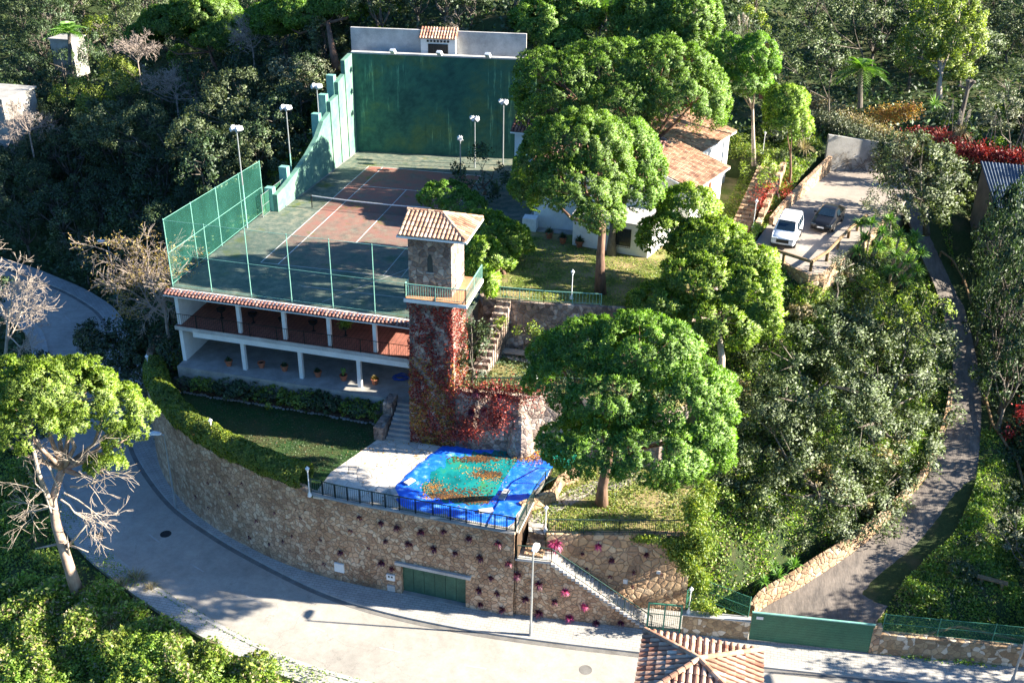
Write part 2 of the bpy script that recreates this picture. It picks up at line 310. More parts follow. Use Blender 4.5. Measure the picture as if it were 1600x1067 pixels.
def m_fronton(name, base, dark, warm, drip):
    m, nt, N, L, b = newmat(name); v = coords(N, L); vs = coords(N, L, (1.6, 1.6, .1))
    n1 = noise(N, L, v, .28, 7, .72); st = noise(N, L, vs, 1.7, 4, .7); n3 = noise(N, L, v, 2.2, 8, .8); low = noise(N, L, v, .13, 3, .5)
    r = ramp(N, [(.32, dark), (.5, base), (.66, warm)]); L.new(n1.outputs['Fac'], r.inputs['Fac'])
    sr = ramp(N, [(.25, (.6, .65, .65)), (.45, (1, 1, 1)), (.6, (1, 1, 1)), (.645, drip), (.7, (1, 1, 1))]); L.new(st.outputs['Fac'], sr.inputs['Fac'])
    gate = ramp(N, [(.45, (0, 0, 0)), (.55, (1, 1, 1))]); L.new(low.outputs['Fac'], gate.inputs['Fac'])
    sc_ = mixc(N, L, gate.outputs['Color'], (.95, .95, .95), sr.outputs['Color'])
    c = mixc(N, L, 1.0, r.outputs['Color'], sc_, 'MULTIPLY')
    L.new(mixc(N, L, .6, c, n3.outputs['Fac'], 'OVERLAY'), b.inputs['Base Color']); bump(N, L, b, n3.outputs['Fac'], .2, .02); return m
M['fronton'] = m_fronton('weathered_green_plaster', (.035, .12, .085), (.016, .06, .055), (.08, .14, .06), (3.5, 2.6, 2.3))
M['sidewall'] = m_fronton('pale_green_plaster', (.12, .24, .18), (.07, .17, .14), (.2, .28, .2), (1.4, 1.4, 1.4))
def m_grass(name, a, b_, dry, amt=.5):
    m, nt, N, L, b = newmat(name); v = coords(N, L)
    n1 = noise(N, L, v, .45, 5, .65); n2 = noise(N, L, v, 6, 5, .8); n3 = noise(N, L, v, 35, 2)
    r = ramp(N, [(.3, b_), (.6, a)]); L.new(n2.outputs['Fac'], r.inputs['Fac'])
    dr = ramp(N, [(amt-.08, (0, 0, 0)), (amt+.15, (1, 1, 1))]); L.new(n1.outputs['Fac'], dr.inputs['Fac'])
    c = mixc(N, L, dr.outputs['Color'], r.outputs['Color'], dry)
    L.new(mixc(N, L, .5, c, n3.outputs['Fac'], 'OVERLAY'), b.inputs['Base Color']); bump(N, L, b, n3.outputs['Fac'], .6, .05)
    b.inputs['Roughness'].default_value = .95; b.inputs['Specular IOR Level'].default_value = .1; return m
M['lawn'] = m_grass('dense_lawn', (.04, .085, .025), (.02, .05, .015), (.08, .075, .035), .5)
M['lawn_dry'] = m_grass('patchy_dry_lawn', (.14, .17, .04), (.08, .11, .03), (.33, .25, .13), .47)
M['earth'] = m_grass('hillside_earth', (.055, .08, .03), (.03, .045, .018), (.12, .1, .055), .58)
M['gravel'] = plain('rough_streaked_asphalt', (.2, .17, .145), (.1, .088, .08), 1.6, .95, 1.0, fine=7, stretch=(1.6, .45, 1))
M['parking'] = plain('pale_gravel', (.36, .31, .26), (.24, .2, .17), .4, .95, .5, fine=14)
# ---------------------------------------------------------------- ground
CTRL = [(-14, -15, -8), (-13, -6, -3), (-13, 5, -1.2), (-13, 15, 1.5), (-12, 22, 6), (-20, 5, -6), (-20, -5, -9.5), (-22, 18, -3), (-25, 8, -10), (-28, 8, -12.8),
 (-36, 12, -12), (-45, 5, -13.5), (-45, 22, -10), (-30, 30, -5), (-45, 45, -4), (-25, 50, 3), (-40, 80, 4), (-60, 60, -3), (-70, 20, -11), (-80, 100, 8), (-30, 120, 16),
 (-12, 30, 8), (-10, 45, 11), (0, 23, 10), (9, 22, 10.5), (0, 60, 15), (0, 100, 22), (12, 18, 4.5), (20, 18, 2.0), (27, 20, 2.5), (32, 14, 2.2), (30, 24, 2.8), (16, 30, 8), (22, 35, 8),
 (32, 40, 5), (40, 26, 3.4), (50, 22, 3.6), (50, 32, 5), (60, 35, 4.5), (45, 50, 7), (40, 80, 13), (60, 70, 9), (80, 100, 14), (20, 120, 24), (75, 30, 1), (90, 60, 6),
 (50, 14, -1.5), (51, 5, -4.5), (53, -4, -8), (52, -12, -10.5), (60, 5, -7.5), (60, -10, -11), (75, 0, -9), (60, -25, -13), (50, -24, -12.4), (90, -30, -13.5), (45, -27, -12.9),
 (29, -27.2, -10.8), (31, -24.5, -10.2), (34, -21, -9.2), (38, -18.5, -9), (41, -15, -8.3), (30, -18, -6.2), (35, -12, -4.6), (40, -9, -5), (44, -7, -6.2), (29, -9, -1), (34, -8, -1.0),
 (38, -3, -.2), (41, 3, -.6), (43, 9, .6), (30, -3, 1.0), (31, 3, 1.6), (33, 10, 2), (27, -14, -3.4), (24, -14, -3.2), (44, 14, 1.2), (45, -14, -9.8),
 (0, -40, -14.6), (-10, -38, -14.8), (-20, -34, -15), (-25, -22, -14.5), (-35, -12, -14), (12, -42, -15.5), (30, -42, -15), (50, -45, -15.5), (-5, -50, -17), (-40, -40, -17), (-70, -20, -15), (20, -70, -20), (70, -50, -15)]
def tps(P):
    P = np.array(P, float); n = len(P); X = P[:, :2]/50
    d = np.linalg.norm(X[:, None]-X[None], axis=2); K = np.where(d > 0, d*d*np.log(d+1e-12), 0)+np.eye(n)*2e-3
    A = np.zeros((n+3, n+3)); A[:n, :n] = K; A[:n, n] = 1; A[:n, n+1:] = X; A[n, :n] = 1; A[n+1:, :n] = X.T
    w = np.linalg.solve(A, np.r_[P[:, 2], 0, 0, 0])
    def f(x, y):
        Q = np.stack([np.ravel(x), np.ravel(y)], 1)/50; Q = np.clip(Q, -3, 4)
        out = np.zeros(len(Q))
        for i in range(0, len(Q), 20000):
            q = Q[i:i+20000]; dd = np.linalg.norm(q[:, None]-X[None], axis=2)
            out[i:i+20000] = (dd*dd*np.log(dd+1e-12))@w[:n]+w[n]+q@w[n+1:]
        return out.reshape(np.shape(x))
    return f
TZ = tps(CTRL)
def inpoly(x, y, P):
    x = np.asarray(x, float); y = np.asarray(y, float); r = np.zeros(x.shape, bool); n = len(P)
    for i in range(n):
        x0, y0 = P[i][0], P[i][1]; x1, y1 = P[(i+1) % n][0], P[(i+1) % n][1]
        if y0 == y1: continue
        r ^= ((y0 > y) != (y1 > y)) & (x < (x1-x0)*(y-y0)/(y1-y0)+x0)
    return r
def dline(x, y, P):
    """distance to a polyline and the height along it; P rows (x, y, z)"""
    x = np.asarray(x, float); y = np.asarray(y, float); best = np.full(x.shape, 1e9); bz = np.zeros(x.shape)
    for a, b in zip(P[:-1], P[1:]):
        dx, dy = b[0]-a[0], b[1]-a[1]; t = np.clip(((x-a[0])*dx+(y-a[1])*dy)/(dx*dx+dy*dy), 0, 1)
        d = np.hypot(x-a[0]-t*dx, y-a[1]-t*dy); m = d < best; best = np.where(m, d, best); bz = np.where(m, a[2]+t*(b[2]-a[2]), bz)
    return best, bz
def smooth_line(P, n=6):
    P = [np.array(p, float) for p in P]; out = []
    for i in range(len(P)-1):
        p0, p1, p2, p3 = P[max(i-1, 0)], P[i], P[i+1], P[min(i+2, len(P)-1)]
        for k in range(n):
            t = k/n; out.append(.5*((2*p1)+(-p0+p2)*t+(2*p0-5*p1+4*p2-p3)*t*t+(-p0+3*p1-3*p2+p3)*t**3))
    out.append(P[-1]); return np.array(out)
def offset_line(P, d):
    P = np.asarray(P); t = np.gradient(P[:, :2], axis=0); t /= np.linalg.norm(t, axis=1)[:, None]
    n = np.stack([t[:, 1], -t[:, 0]], 1); Q = P.copy(); Q[:, :2] += n*d; return Q
RZ = -13.6
KERB = smooth_line([(75, -25, RZ), (58, -27.6, RZ), (47.7, -28.95, RZ), (36.7, -30.3, RZ), (26, -31.15, RZ), (19.6, -31.6, RZ), (14.5, -31.7, RZ), (9.5, -31.35, RZ), (5.5, -30.5, RZ), (.5, -28.7, RZ), (-3.6, -26.9, RZ), (-7.9, -24.5, RZ),
                    (-12.5, -20.6, RZ), (-15.5, -17.2, RZ), (-20, -11, RZ), (-24.5, -4.5, RZ), (-28.5, .3, RZ), (-32, 3, RZ), (-38, 6, RZ), (-50, 10, RZ), (-80, 16, RZ)], 5)
# travelling along KERB from +X to -X the property is on the right hand: offset_line(+d) moves left of travel... (n = (ty, -tx))
ROADC = offset_line(KERB, -2.75)
OUTER = offset_line(KERB, -5.5)
WALLB = np.array([(18.1, -29.85), (15.1, -29.75), (10.87, -29.5), (7.5, -29.35), (4.27, -28.95), (2, -28.4), (.09, -27.75), (-2, -26.95), (-4.07, -25.95), (-5.9, -24.9), (-7.43, -23.8), (-9.6, -21.9), (-11.43, -19.8), (-13.0, -17.4), (-14.2, -15.0), (-15, -12.6)])
DZ = [-13.35, -13.15, -12.6, -11.6, -10.4, -9.2, -7.4, -5.6, -3.8, -2.0, -.1, 1.0, 1.28]
DL = smooth_line([at(px, py, z) for (px, py), z in zip(((1172, 985), (1190, 952), (1255, 915), (1350, 850), (1415, 785), (1462, 720), (1490, 610), (1480, 520), (1462, 450), (1437, 395), (1420, 345), (1400, 322), (1375, 315)), DZ)], 4)
DR = smooth_line([at(px, py, z) for (px, py), z in zip(((1365, 1000), (1367, 972), (1425, 905), (1482, 850), (1512, 790), (1528, 728), (1533, 610), (1517, 520), (1494, 440), (1472, 380), (1448, 320), (1425, 285), (1388, 272)), DZ)], 4)
DRIVE = (DL+DR)/2
DPOLY = np.vstack([DL[:, :2], DR[::-1, :2]])
LOGR = [at(px, py, z) for px, py, z in ((1472, 385, -1.6), (1487, 415, -3), (1502, 450, -4.2), (1515, 500, -5.6), (1526, 550, -6.8), (1530, 600, -7.8), (1533, 650, -8.8), (1541, 697, -9.8), (1584, 745, -10.6), (1604, 795, -11.2))]
P_COURT = [(-9.9, -17.6), (12.4, -18.4), (12.4, -14), (12.2, 20), (-8.3, 17.6), (-9.2, -1.6)]
P_LOW = [tuple(p) for p in WALLB[:-1]]+[(-9.6, -12), (-9.6, -17), (12.4, -17), (19, -19), (18.75, -23), (18.25, -29.8)]
P_MID = [(12.0, -21.4), (15, -21.2), (18, -20.3), (21.5, -19.6), (25.5, -19.8), (27, -17), (26, -13.2), (12.0, -13.9)]
P_HOUSE = [(12.3, -14.4), (16.5, -14.2), (21.6, -13.6), (25.6, -12.4), (28.2, -8), (29.6, -2.5), (31.2, 5), (31.5, 16), (12.2, 20)]
P_PARK = [(30.2, -2.6), (34.3, -6.5), (35.2, -6.2), (38.2, .8), (40.5, 6.5), (43.2, 13), (42.2, 18.6), (36.4, 17.5), (33.7, 9.5), (31.6, 3.5)]
P_PARKCUT = [(30.2, -2.6), (34.3, -6.5), (35.2, -6.2), (38.2, .8), (40.5, 6.5), (43.6, 13), (43.2, 20.3), (35.8, 18.6), (33.2, 9.5), (31.6, 3.5)]
P_LAWN2 = [(19.75, -28.55), (24, -27.6), (28.3, -26.6), (28.6, -20.3), (25.5, -19.9), (21.5, -19.7), (19, -20.1), (18.8, -23.2), (18.5, -26), (18.55, -27.6), (19.75, -27.6)]
P_STAIR = [(18.2, -29.85), (28.2, -28.75), (28.4, -26.7), (18.2, -28.5)]
CUTS = [P_COURT, P_LOW, P_MID, P_HOUSE, P_PARKCUT, P_LAWN2, P_STAIR]
def ground_z(x, y, deep=True):
    x = np.asarray(x, float); y = np.asarray(y, float); z = TZ(x, y)
    z = z+.35*np.sin(x*.31+1)*np.sin(y*.27)+.18*np.sin(x*.9+y*.7)
    d, rz = dline(x, y, DRIVE); ins = inpoly(x, y, DPOLY); e = np.where(ins, 0, np.minimum(dline(x, y, DL)[0], dline(x, y, DR)[0])); t = np.clip((e-.7)/2.2, 0, 1); t = t*t*(3-2*t); z = np.where(e < 2.9, (rz-.14)*(1-t)+z*t, z)
    d, rz = dline(x, y, ROADC); t = np.clip((d-6.7)/2.6, 0, 1); t = t*t*(3-2*t); z = np.where(d < 9.3, (rz-.2)*(1-t)+z*t, z)
    if deep:
        for P in CUTS: z = np.where(inpoly(x, y, P), np.minimum(z, -15.5), z)
    return z
def build_ground():
    def axis(lo, hi, step, ext):
        a = list(np.arange(lo, hi, step)); s = step; q = a[-1]
        r = [];
        while q < ext[1]: s *= 1.25; q += s; r.append(q)
        s = step; q = a[0]; l = []
        while q > ext[0]: s *= 1.25; q -= s; l.append(q)
        return np.array(l[::-1]+a+r)
    xs = axis(-40, 62, .55, (-500, 500)); ys = axis(-45, 45, .55, (-200, 900))
    X, Y = np.meshgrid(xs, ys); Z = ground_z(X, Y); far = np.clip((np.hypot(X-10, Y-30)-140)/300, 0, 1); Z = Z+far*40*(Y > 0)
    nx, ny = len(xs), len(ys); I = np.arange(nx*ny).reshape(ny, nx)
    F = np.stack([I[:-1, :-1], I[:-1, 1:], I[1:, 1:], I[1:, :-1]], -1).reshape(-1, 4)
    me = mesh_np('ground', np.stack([X, Y, Z], -1).reshape(-1, 3), F); me.polygons.foreach_set('use_smooth', [True]*len(F))
    tag(link(me, 'ground', M['earth']), kind='structure')
build_ground()
def sheet(name, poly, z, m, thick=.0, kind='structure', zb=None):
    mb = MB().prism([p[:2] for p in poly], z-.12 if zb is None else zb, z); o = mb.build(name, m)
    if kind: o['kind'] = kind
    return o
def strip(name, A, B, z0, m, kind='structure', zb=None):
    """band between two matching lines; keeps each line's own height plus z0"""
    A = np.asarray(A); B = np.asarray(B); n = len(A); mb = MB(); th = .25 if zb is None else zb
    vs = [(a[0], a[1], a[2]+z0) for a in A]+[(b[0], b[1], b[2]+z0) for b in B]+[(a[0], a[1], a[2]+z0-th) for a in A]+[(b[0], b[1], b[2]+z0-th) for b in B]
    fs = []
    for i in range(n-1):
        fs += [(i, i+1, n+i+1, n+i), (2*n+i, 3*n+i, 3*n+i+1, 2*n+i+1), (i, 2*n+i, 2*n+i+1, i+1), (n+i, n+i+1, 3*n+i+1, 3*n+i)]
    mb.add(vs, fs); o = mb.build(name, m)
    if kind: o['kind'] = kind
    return o
strip('road', KERB, OUTER, 0, M['asphalt'])
strip('road_gutter', offset_line(KERB, -.32), offset_line(KERB, -.005), .012, M['gutter'], zb=.02)
strip('kerb', KERB, offset_line(KERB, .14), .13, M['curb'])
strip('outer_kerb', OUTER, offset_line(OUTER, -.3), .12, M['curb'])
# pavement between the kerb and the street wall, reaching under the wall foot
pw_ = np.interp(KERB[:, 0], [-26, -16, -10, 60], [1.5, 2.6, 3.9, 3.9]); KP = KERB.copy(); KP[:, :2] += (offset_line(KERB, 1)-KERB)[:, :2]*pw_[:, None]
strip('pavement', offset_line(KERB, .14), KP, .115, M['pave'])
strip('outer_pavement', offset_line(OUTER, -.3), offset_line(OUTER, -1.35), .1, M['pave'])
for k in range(12, len(ROADC)-8, 5):        # worn centre dashes
    a, b = ROADC[k], ROADC[k+1]; d = (b-a)[:2]; d = d/np.linalg.norm(d)*1.3; s_ = a[:2]
    n_ = np.array([d[1], -d[0]])/1.3*.05
    sheet('road_marking', [s_-n_, s_+n_, s_+d+n_, s_+d-n_], RZ+.006, M['paint_faint'], zb=RZ+.001)
def disc(name, c, r, z, m, label, n=20):
    o = MB().lathe((c[0], c[1], z), [(r, -.05), (r, .008), (r*.86, .008), (r*.84, .004), (r*.2, .006)], n).build(name, m)
    return o
for (px, py, lab) in ((259, 834, 'dark round manhole cover in the shaded road bend'), (915, 1046, 'grey round manhole cover in the sunlit road near the tiled roof')):
    c = at(px, py, RZ); o = disc('manhole_cover', c, .38, RZ, M['gutter'] if px > 500 else M['black'], lab); tag(o, lab, 'manhole')
c = at(156, 836, RZ)
tag(MB().obox(c, (.62, -.78), (.78, .62), .3, .22, RZ-.05, RZ+.014).build('drain_grate', M['black']), 'dark square drain grate beside the left outer kerb', 'drain')
strip('driveway', DR, DL, .0, M['gravel'])
# ---------------------------------------------------------------- plateaus of the property
def solid(name, poly, zb, zt, m, kind=None):
    o = MB().prism([p[:2] for p in poly], zb, zt).build(name, m)
    if kind: o['kind'] = kind
    return o
COURT_SOLID = [(-9.6, -11.6), (12.2, -11.6), (12.2, 20), (-8.3, 17.4), (-9.2, -1.6)]
solid('court_ground', COURT_SOLID, -16, -.03, M['concrete'], 'structure')
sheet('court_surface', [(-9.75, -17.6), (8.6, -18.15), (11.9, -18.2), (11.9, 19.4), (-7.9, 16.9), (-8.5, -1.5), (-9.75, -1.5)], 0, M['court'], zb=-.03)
def line(x0, y0, x1, y1, w=.06, m='paint', z=.006):
    a = np.array([x0, y0]); b = np.array([x1, y1]); d = (b-a)/np.linalg.norm(b-a); n = np.array([d[1], -d[0]])*w/2
    sheet('court_line', [a-n, a+n, b+n, b-n], z, M[m], zb=.001)
line(-5.485, -11.885, -5.485, 11.885); line(-4.115, -11.9, -4.115, 11.9, z=.007); line(4.115, -11.9, 4.115, 11.9, m='paint_faint', z=.007); line(5.485, -11.885, 5.485, 11.885, m='paint_faint')
line(-5.5, 11.885, 5.5, 11.885, z=.01); line(-5.5, -11.885, 5.5, -11.885, m='paint_faint', z=.01); line(-4.1, 6.4, 4.1, 6.4, z=.01); line(-4.1, -6.4, 4.1, -6.4, m='paint_faint', z=.01)
line(0, -6.4, 0, 6.4, z=.012); line(-.9, -15.1, 8.5, -15.1, m='paint_faint', z=.004); line(1.5, -17.2, 6.2, -9, m='paint_faint', w=.05, z=.004)
# tennis net
t = thing('tennis_net', 'sagging tennis net with white top band across the red court', 'net', (0, 0, 0))
nm = netmat('net_mesh', (.03, .035, .035), dens=.28)
for xx in (-6.3, 6.3): MB().lathe((xx, 0, 0), [(.05, 0), (.05, 1.1), (.03, 1.14)], 8).build('net_post', M['iron_black'], t)
xs = np.linspace(-6.25, 6.25, 21); hz = 1.07-.15*(1-(xs/6.25)**2)
mb = MB()
for i in range(20): mb.add([(xs[i], 0, .04), (xs[i+1], 0, .04), (xs[i+1], 0, hz[i+1]), (xs[i], 0, hz[i])], [(0, 1, 2, 3)])
mb.build('net_mesh', nm, t); mb = MB()
for i in range(20): mb.beam((xs[i], 0, hz[i]), (xs[i+1], 0, hz[i+1]), .03, .09)
mb.build('top_band', M['metal_white'], t)
# green playing wall (fronton)
FR = [(-8.2, 16.0), (9.2, 17.9)]
ez = Vector((FR[1][0]-FR[0][0], FR[1][1]-FR[0][1], 0)).normalized(); ny = Vector((-ez.y, ez.x, 0))
t = thing('fronton_wall', 'tall weathered dark green playing wall at the back of the court', 'wall', (FR[0][0], FR[0][1], 0))
P = [FR[0], FR[1], (FR[1][0]+ny.x*.5, FR[1][1]+ny.y*.5), (FR[0][0]+ny.x*.5, FR[0][1]+ny.y*.5)]
MB().prism(P, 0, 9.5).build('wall_panel', M['fronton'], t)
P2 = [(p[0]+(ez.x*-.05 if i in (0, 3) else ez.x*.05)-ny.x*(.06 if i < 2 else -.06), p[1]-ny.y*(.06 if i < 2 else -.06)) for i, p in enumerate(P)]
MB().prism(P2, 9.5, 9.64).build('coping', M['white_dirty'], t)
def floodlight(mb, mb2, c, d, s=1.0):
    """lamp head: a shallow box with a hood, facing down along d"""
    d = Vector(d).normalized(); c = Vector(c)
    mb.beam(c-d*.1*s, c+d*.14*s, .42*s, .34*s); mb2.beam(c+d*.14*s, c+d*.17*s, .36*s, .28*s); mb.beam(c-d*.2*s, c-d*.1*s, .2*s, .16*s)
for (px, py) in ((618, 84), (685, 87), (754, 88)):
    q = aty(px, py, 16); fx = (px-556)/(822-556); b = (FR[0][0]+(FR[1][0]-FR[0][0])*fx, FR[0][1]+(FR[1][1]-FR[0][1])*fx, 9.64)
    lab = {618: 'white floodlight on the green wall top, leftmost of three', 685: 'white floodlight on the green wall top, in front of the small shrine', 754: 'white floodlight on the green wall top, rightmost of three'}[px]
    t = thing('wall_floodlight', lab, 'floodlight', b, 'floodlights on the wall top'); a = MB(); g = MB(); c = (b[0]-ny.x*.35, b[1]-ny.y*.35, b[2]+.28)
    floodlight(a, g, c, (-.2, -.75, -.55), 1.2); a.beam(b, c, .06); a.build('lamp_head', M['metal_white'], t); g.build('lens', M['galv'], t)
# stepped pale side wall with buttresses
t = thing('side_wall', 'pale green stepped side wall running to the tall green wall', 'wall', (-8.3, 8, 0))
W0 = np.array([-8.6, -1.7]); W1 = np.array([-8.15, 16.0]); wd = (W1-W0)/np.linalg.norm(W1-W0); wn_ = np.array([wd[1], -wd[0]])
prof = [(0, 1.5), (1.6, 1.7), (4.2, 2.3), (6.6, 3.0), (8.8, 3.9), (10.2, 5.0), (11.8, 5.4), (12.0, 6.3), (13.8, 6.5), (14.0, 7.6), (15.6, 8.0), (15.8, 9.2), (17.72, 9.5)]
mb = MB()
for (s0, h0), (s1, h1) in zip(prof[:-1], prof[1:]):
    if s1-s0 < .3: continue
    a = W0+wd*s0; b = W0+wd*s1; o_ = -wn_*.4
    mb.add([(*a, 0), (*b, 0), (*b, h1), (*a, h0), (*(a+o_), 0), (*(b+o_), 0), (*(b+o_), h1), (*(a+o_), h0)], [(0, 1, 2, 3), (5, 4, 7, 6), (3, 2, 6, 7), (0, 3, 7, 4), (1, 5, 6, 2)])
mb.build('wall_panel', M['sidewall'], t)
for s0, h in ((0, 2.0), (2.9, 2.9), (10.1, 5.6), (11.9, 6.9), (13.9, 8.2)):
    a = W0+wd*(s0+.3)-wn_*.75; MB().obox(a, wd, wn_, .3, .36, -.5, h).build('buttress', M['mint'], t)
# plastered wall and little tiled shrine above the fronton
WB = [(-8.8, 17.6), (7.9, 19.4)]
e2 = Vector((WB[1][0]-WB[0][0], WB[1][1]-WB[0][1], 0)).normalized(); n2_ = Vector((-e2.y, e2.x, 0))
P = [WB[0], WB[1], (WB[1][0]+n2_.x*.3, WB[1][1]+n2_.y*.3), (WB[0][0]+n2_.x*.3, WB[0][1]+n2_.y*.3)]
o = MB().prism(P, 8.5, 11.55).build('plaster_wall', M['white_dirty']); tag(o, 'stained white plaster wall standing behind the top of the green wall', 'wall')
P = [(FR[0][0]+ny.x*.5, FR[0][1]+ny.y*.5), (FR[1][0]+ny.x*.5, FR[1][1]+ny.y*.5), WB[1], WB[0]]
solid('upper_ledge', P, -1, 9.1, M['concrete'], 'structure')
c0 = np.array([-.3, 18.35]); ex = np.array([e2.x, e2.y]); ey = np.array([n2_.x, n2_.y])
def tile_plane(mb, A, B, C_, D, pitch=.24, course=.42, r=.085):
    """barrel tiles on a roof slope: A-B is the eave, D-C the ridge side; tile columns run from eave to ridge"""
    A, B, C_, D = [np.array(q, float) for q in (A, B, C_, D)]
    e = B-A; Lb = np.linalg.norm(e); e = e/Lb; up = np.cross(e, (D+C_)/2-(A+B)/2); up /= np.linalg.norm(up)
    if up[2] < 0: up = -up
    s = np.cross(up, e); s /= np.linalg.norm(s)
    if np.dot(s, (D+C_)/2-(A+B)/2) < 0: s = -s
    H = max(np.dot(D-A, s), np.dot(C_-A, s)); n = max(1, int(Lb/pitch)); pw = Lb/n
    tl = np.dot(D-A, e); tr = np.dot(C_-A, e); hl = np.dot(D-A, s); hr = np.dot(C_-A, s)
    def span(x):
        """height range of the slope at distance x along the eave line"""
        lim = 1e9
        if x < tl and tl > 0: lim = min(lim, hl*x/tl)
        if x > tr and tr < Lb: lim = min(lim, hr*(Lb-x)/(Lb-tr))
        lo = 0
        ht = hl+(hr-hl)*np.clip((x-tl)/max(1e-6, tr-tl), 0, 1)
        return min(lim, ht)
    mb.add([tuple(q-up*.06) for q in (A, B, C_, D)]+[tuple(q-up*.01) for q in (A, B, C_, D)], [(3, 2, 1, 0), (4, 5, 6, 7), (0, 1, 5, 4), (1, 2, 6, 5), (2, 3, 7, 6), (3, 0, 4, 7)])
    K = 5; rs = random.Random(n)
    for i in range(n):
        x = (i+.5)*pw; h = span(x); y = -.06; k = 0
        while y < h-.06:
            y1 = min(y+course, h); b = len(mb.v); jx = rs.uniform(-.008, .008); jz = rs.uniform(-.004, .01)
            for (yy, rr, lift) in ((y, r*1.12, .022), (y1+.02, r*.92, .0)):
                for q in range(K+1):
                    a = math.pi*q/K; mb.v.append(tuple(A+e*(x+jx+rr*math.cos(a))+s*yy+up*(rr*math.sin(a)*.9+lift+jz)))
            mb.f += [(b+q, b+q+1, b+K+1+q+1, b+K+1+q) for q in range(K)]+[tuple(b+q for q in range(K+1))[::-1]]
            y = y1
def ridge_caps(mb, p, q, r=.12, step=.4):
    p = np.array(p, float); q = np.array(q, float); L_ = np.linalg.norm(q-p); d = (q-p)/L_; n = max(1, int(L_/step)); side = np.cross(d, (0, 0, 1)); side /= np.linalg.norm(side); up = np.cross(side, d)
    for i in range(n):
        a = p+d*L_*i/n; c = p+d*(L_*(i+1)/n+.03); b = len(mb.v)
        for (pt, rr) in ((a, r*1.1), (c, r*.9)):
            for k in range(6):
                t_ = math.pi*k/5; mb.v.append(tuple(pt+side*rr*math.cos(t_)+up*(rr*math.sin(t_)+.02)))
        mb.f += [(b+k, b+k+1, b+7+k, b+6+k) for k in range(5)]+[tuple(b+k for k in range(6))[::-1]]
t = thing('small_shrine', 'small white shed with striped tiled roof in the wall above the court', 'shed', (c0[0], c0[1], 9.1))
mb = MB().obox(c0, ex, ey, 1.65, .5, 9.1, 11.0); mb.build('wall', M['white'], t)
f = c0-ey*.53
mb = MB().obox(f, ex, ey, .95, .04, 9.25, 10.45); mb.build('opening', M['black'], t)
mb = MB()
for k in range(5): mb.obox(f-ey*.05+ex*(k-2)*.45, ex, ey, .03, .02, 9.25, 10.45)
for k in range(7): mb.obox(f-ey*.03+ex*(k-3)*.32, ex, ey, .09, .04, 10.62, 10.8)
mb.build('window_bars', M['iron_black'], t)
mb = MB(); q0 = c0-ex*1.8-ey*.75; q1 = c0+ex*1.8-ey*.75; q2 = c0+ex*1.8+ey*.7; q3 = c0-ex*1.8+ey*.7
tile_plane(mb, (*q0, 11.0), (*q1, 11.0), (*q2, 11.75), (*q3, 11.75), .26); mb.build('roof', M['tile'], t)
# ---------------------------------------------------------------- floodlight masts
def mast(px, py, bz, topz, lab, base=None, heads=2, green=.0, bent=0):
    b = at(px, py, bz) if base is None else np.array(base, float)
    t = thing('floodlight_mast', lab, 'floodlight', b, 'floodlight masts round the court')
    h = topz-b[2]
    MB().tube([b, b+np.array([0, 0, h*.45])], [.065, .06], 8).build('lower_pole', M['mint'] if green else M['galv'], t)
    MB().tube([b+np.array([0, 0, h*.45]), b+np.array([0, 0, h])], [.058, .045], 8).build('upper_pole', M['galv'], t)
    a = MB(); g = MB(); top = b+np.array([0, 0, h]); a.beam(top-np.array([.3, 0, 0]), top+np.array([.3, 0, 0]), .06)
    for k in range(heads):
        sx = (k-(heads-1)/2)*.45; floodlight(a, g, top+np.array([sx, -.05, .18]), (.35 if b[0] < 0 else -.6, -.25, -.6), 1.2)
    a.build('lamp_head', M['metal_white'], t); g.build('lens', M['galv'], t)
mast(391, 357, 0, 8.0, 'tall floodlight mast at the left fence, nearest of the three', base=(-9.5, -5.74, 0), green=1)
mast(450, 299, 0, 7.3, 'floodlight mast left of the court by the buttresses, middle of three', base=(-9.45, 3.32, .3), green=1)
mast(498, 210, 0, 7.6, 'floodlight mast behind the pale stepped side wall', base=(-9.3, 9.8, 1.5), green=1)
mast(718, 265, 0, 3.15, 'low floodlight mast in the shade right of the court', base=(3.4, 12.2, 0), heads=1)
b = aty(742, 188, 14); mast(0, 0, 0, b[2], 'white floodlight mast rising behind the dark shrub', base=(b[0], 14, 0), heads=2)
b = aty(787, 162, 15.5); mast(0, 0, 0, b[2], 'white floodlight mast beside the left roof of the house', base=(b[0], 15.5, 0), heads=2)
# ---------------------------------------------------------------- court fences
GN = netmat('green_windbreak_net', (.05, .24, .18), dens=.17); GN1 = netmat('green_front_net', (.04, .22, .18), dens=.1)
GN2 = netmat('green_wire_mesh', (.04, .16, .09), dens=.34)
def net_fence(name, pts, h, lab, post_sp=3.2, mat=None, wire=True, cat='fence', postm='mint', topsl=None, group=None, rails=True):
    """posts, rails and a net between them; pts rows are x, y, z of the foot"""
    t = thing(name, lab, cat, pts[0], group); net = MB(); rl = MB(); n_ = 0
    for a, b in zip(pts[:-1], pts[1:]):
        a = np.array(a, float); b = np.array(b, float); L_ = np.hypot(*(b-a)[:2]); k = max(1, round(L_/post_sp))
        h0 = h if not topsl else topsl[n_]; h1 = h if not topsl else topsl[n_+1]; n_ += 1
        for i in range(k+(1 if n_ == len(pts)-1 else 0)):
            q = a+(b-a)*i/k; hh = h0+(h1-h0)*i/k
            MB().tube([q, q+np.array([0, 0, hh+.06])], .032, 6).build('fence_post', M[postm], t)
        up = np.array([0, 0, 1.])
        net.add([a+up*.05, b+up*.05, b+up*h1, a+up*h0], [(0, 1, 2, 3)])
        if rails:
            for fz in ((1, .5, .03) if wire else (1,)): rl.beam(a+up*h0*fz, b+up*h1*fz, .024)
    net.build('fence_net', mat or GN, t)
    if rails: rl.build('rail', M[postm], t)
    return t
FY = -17.45
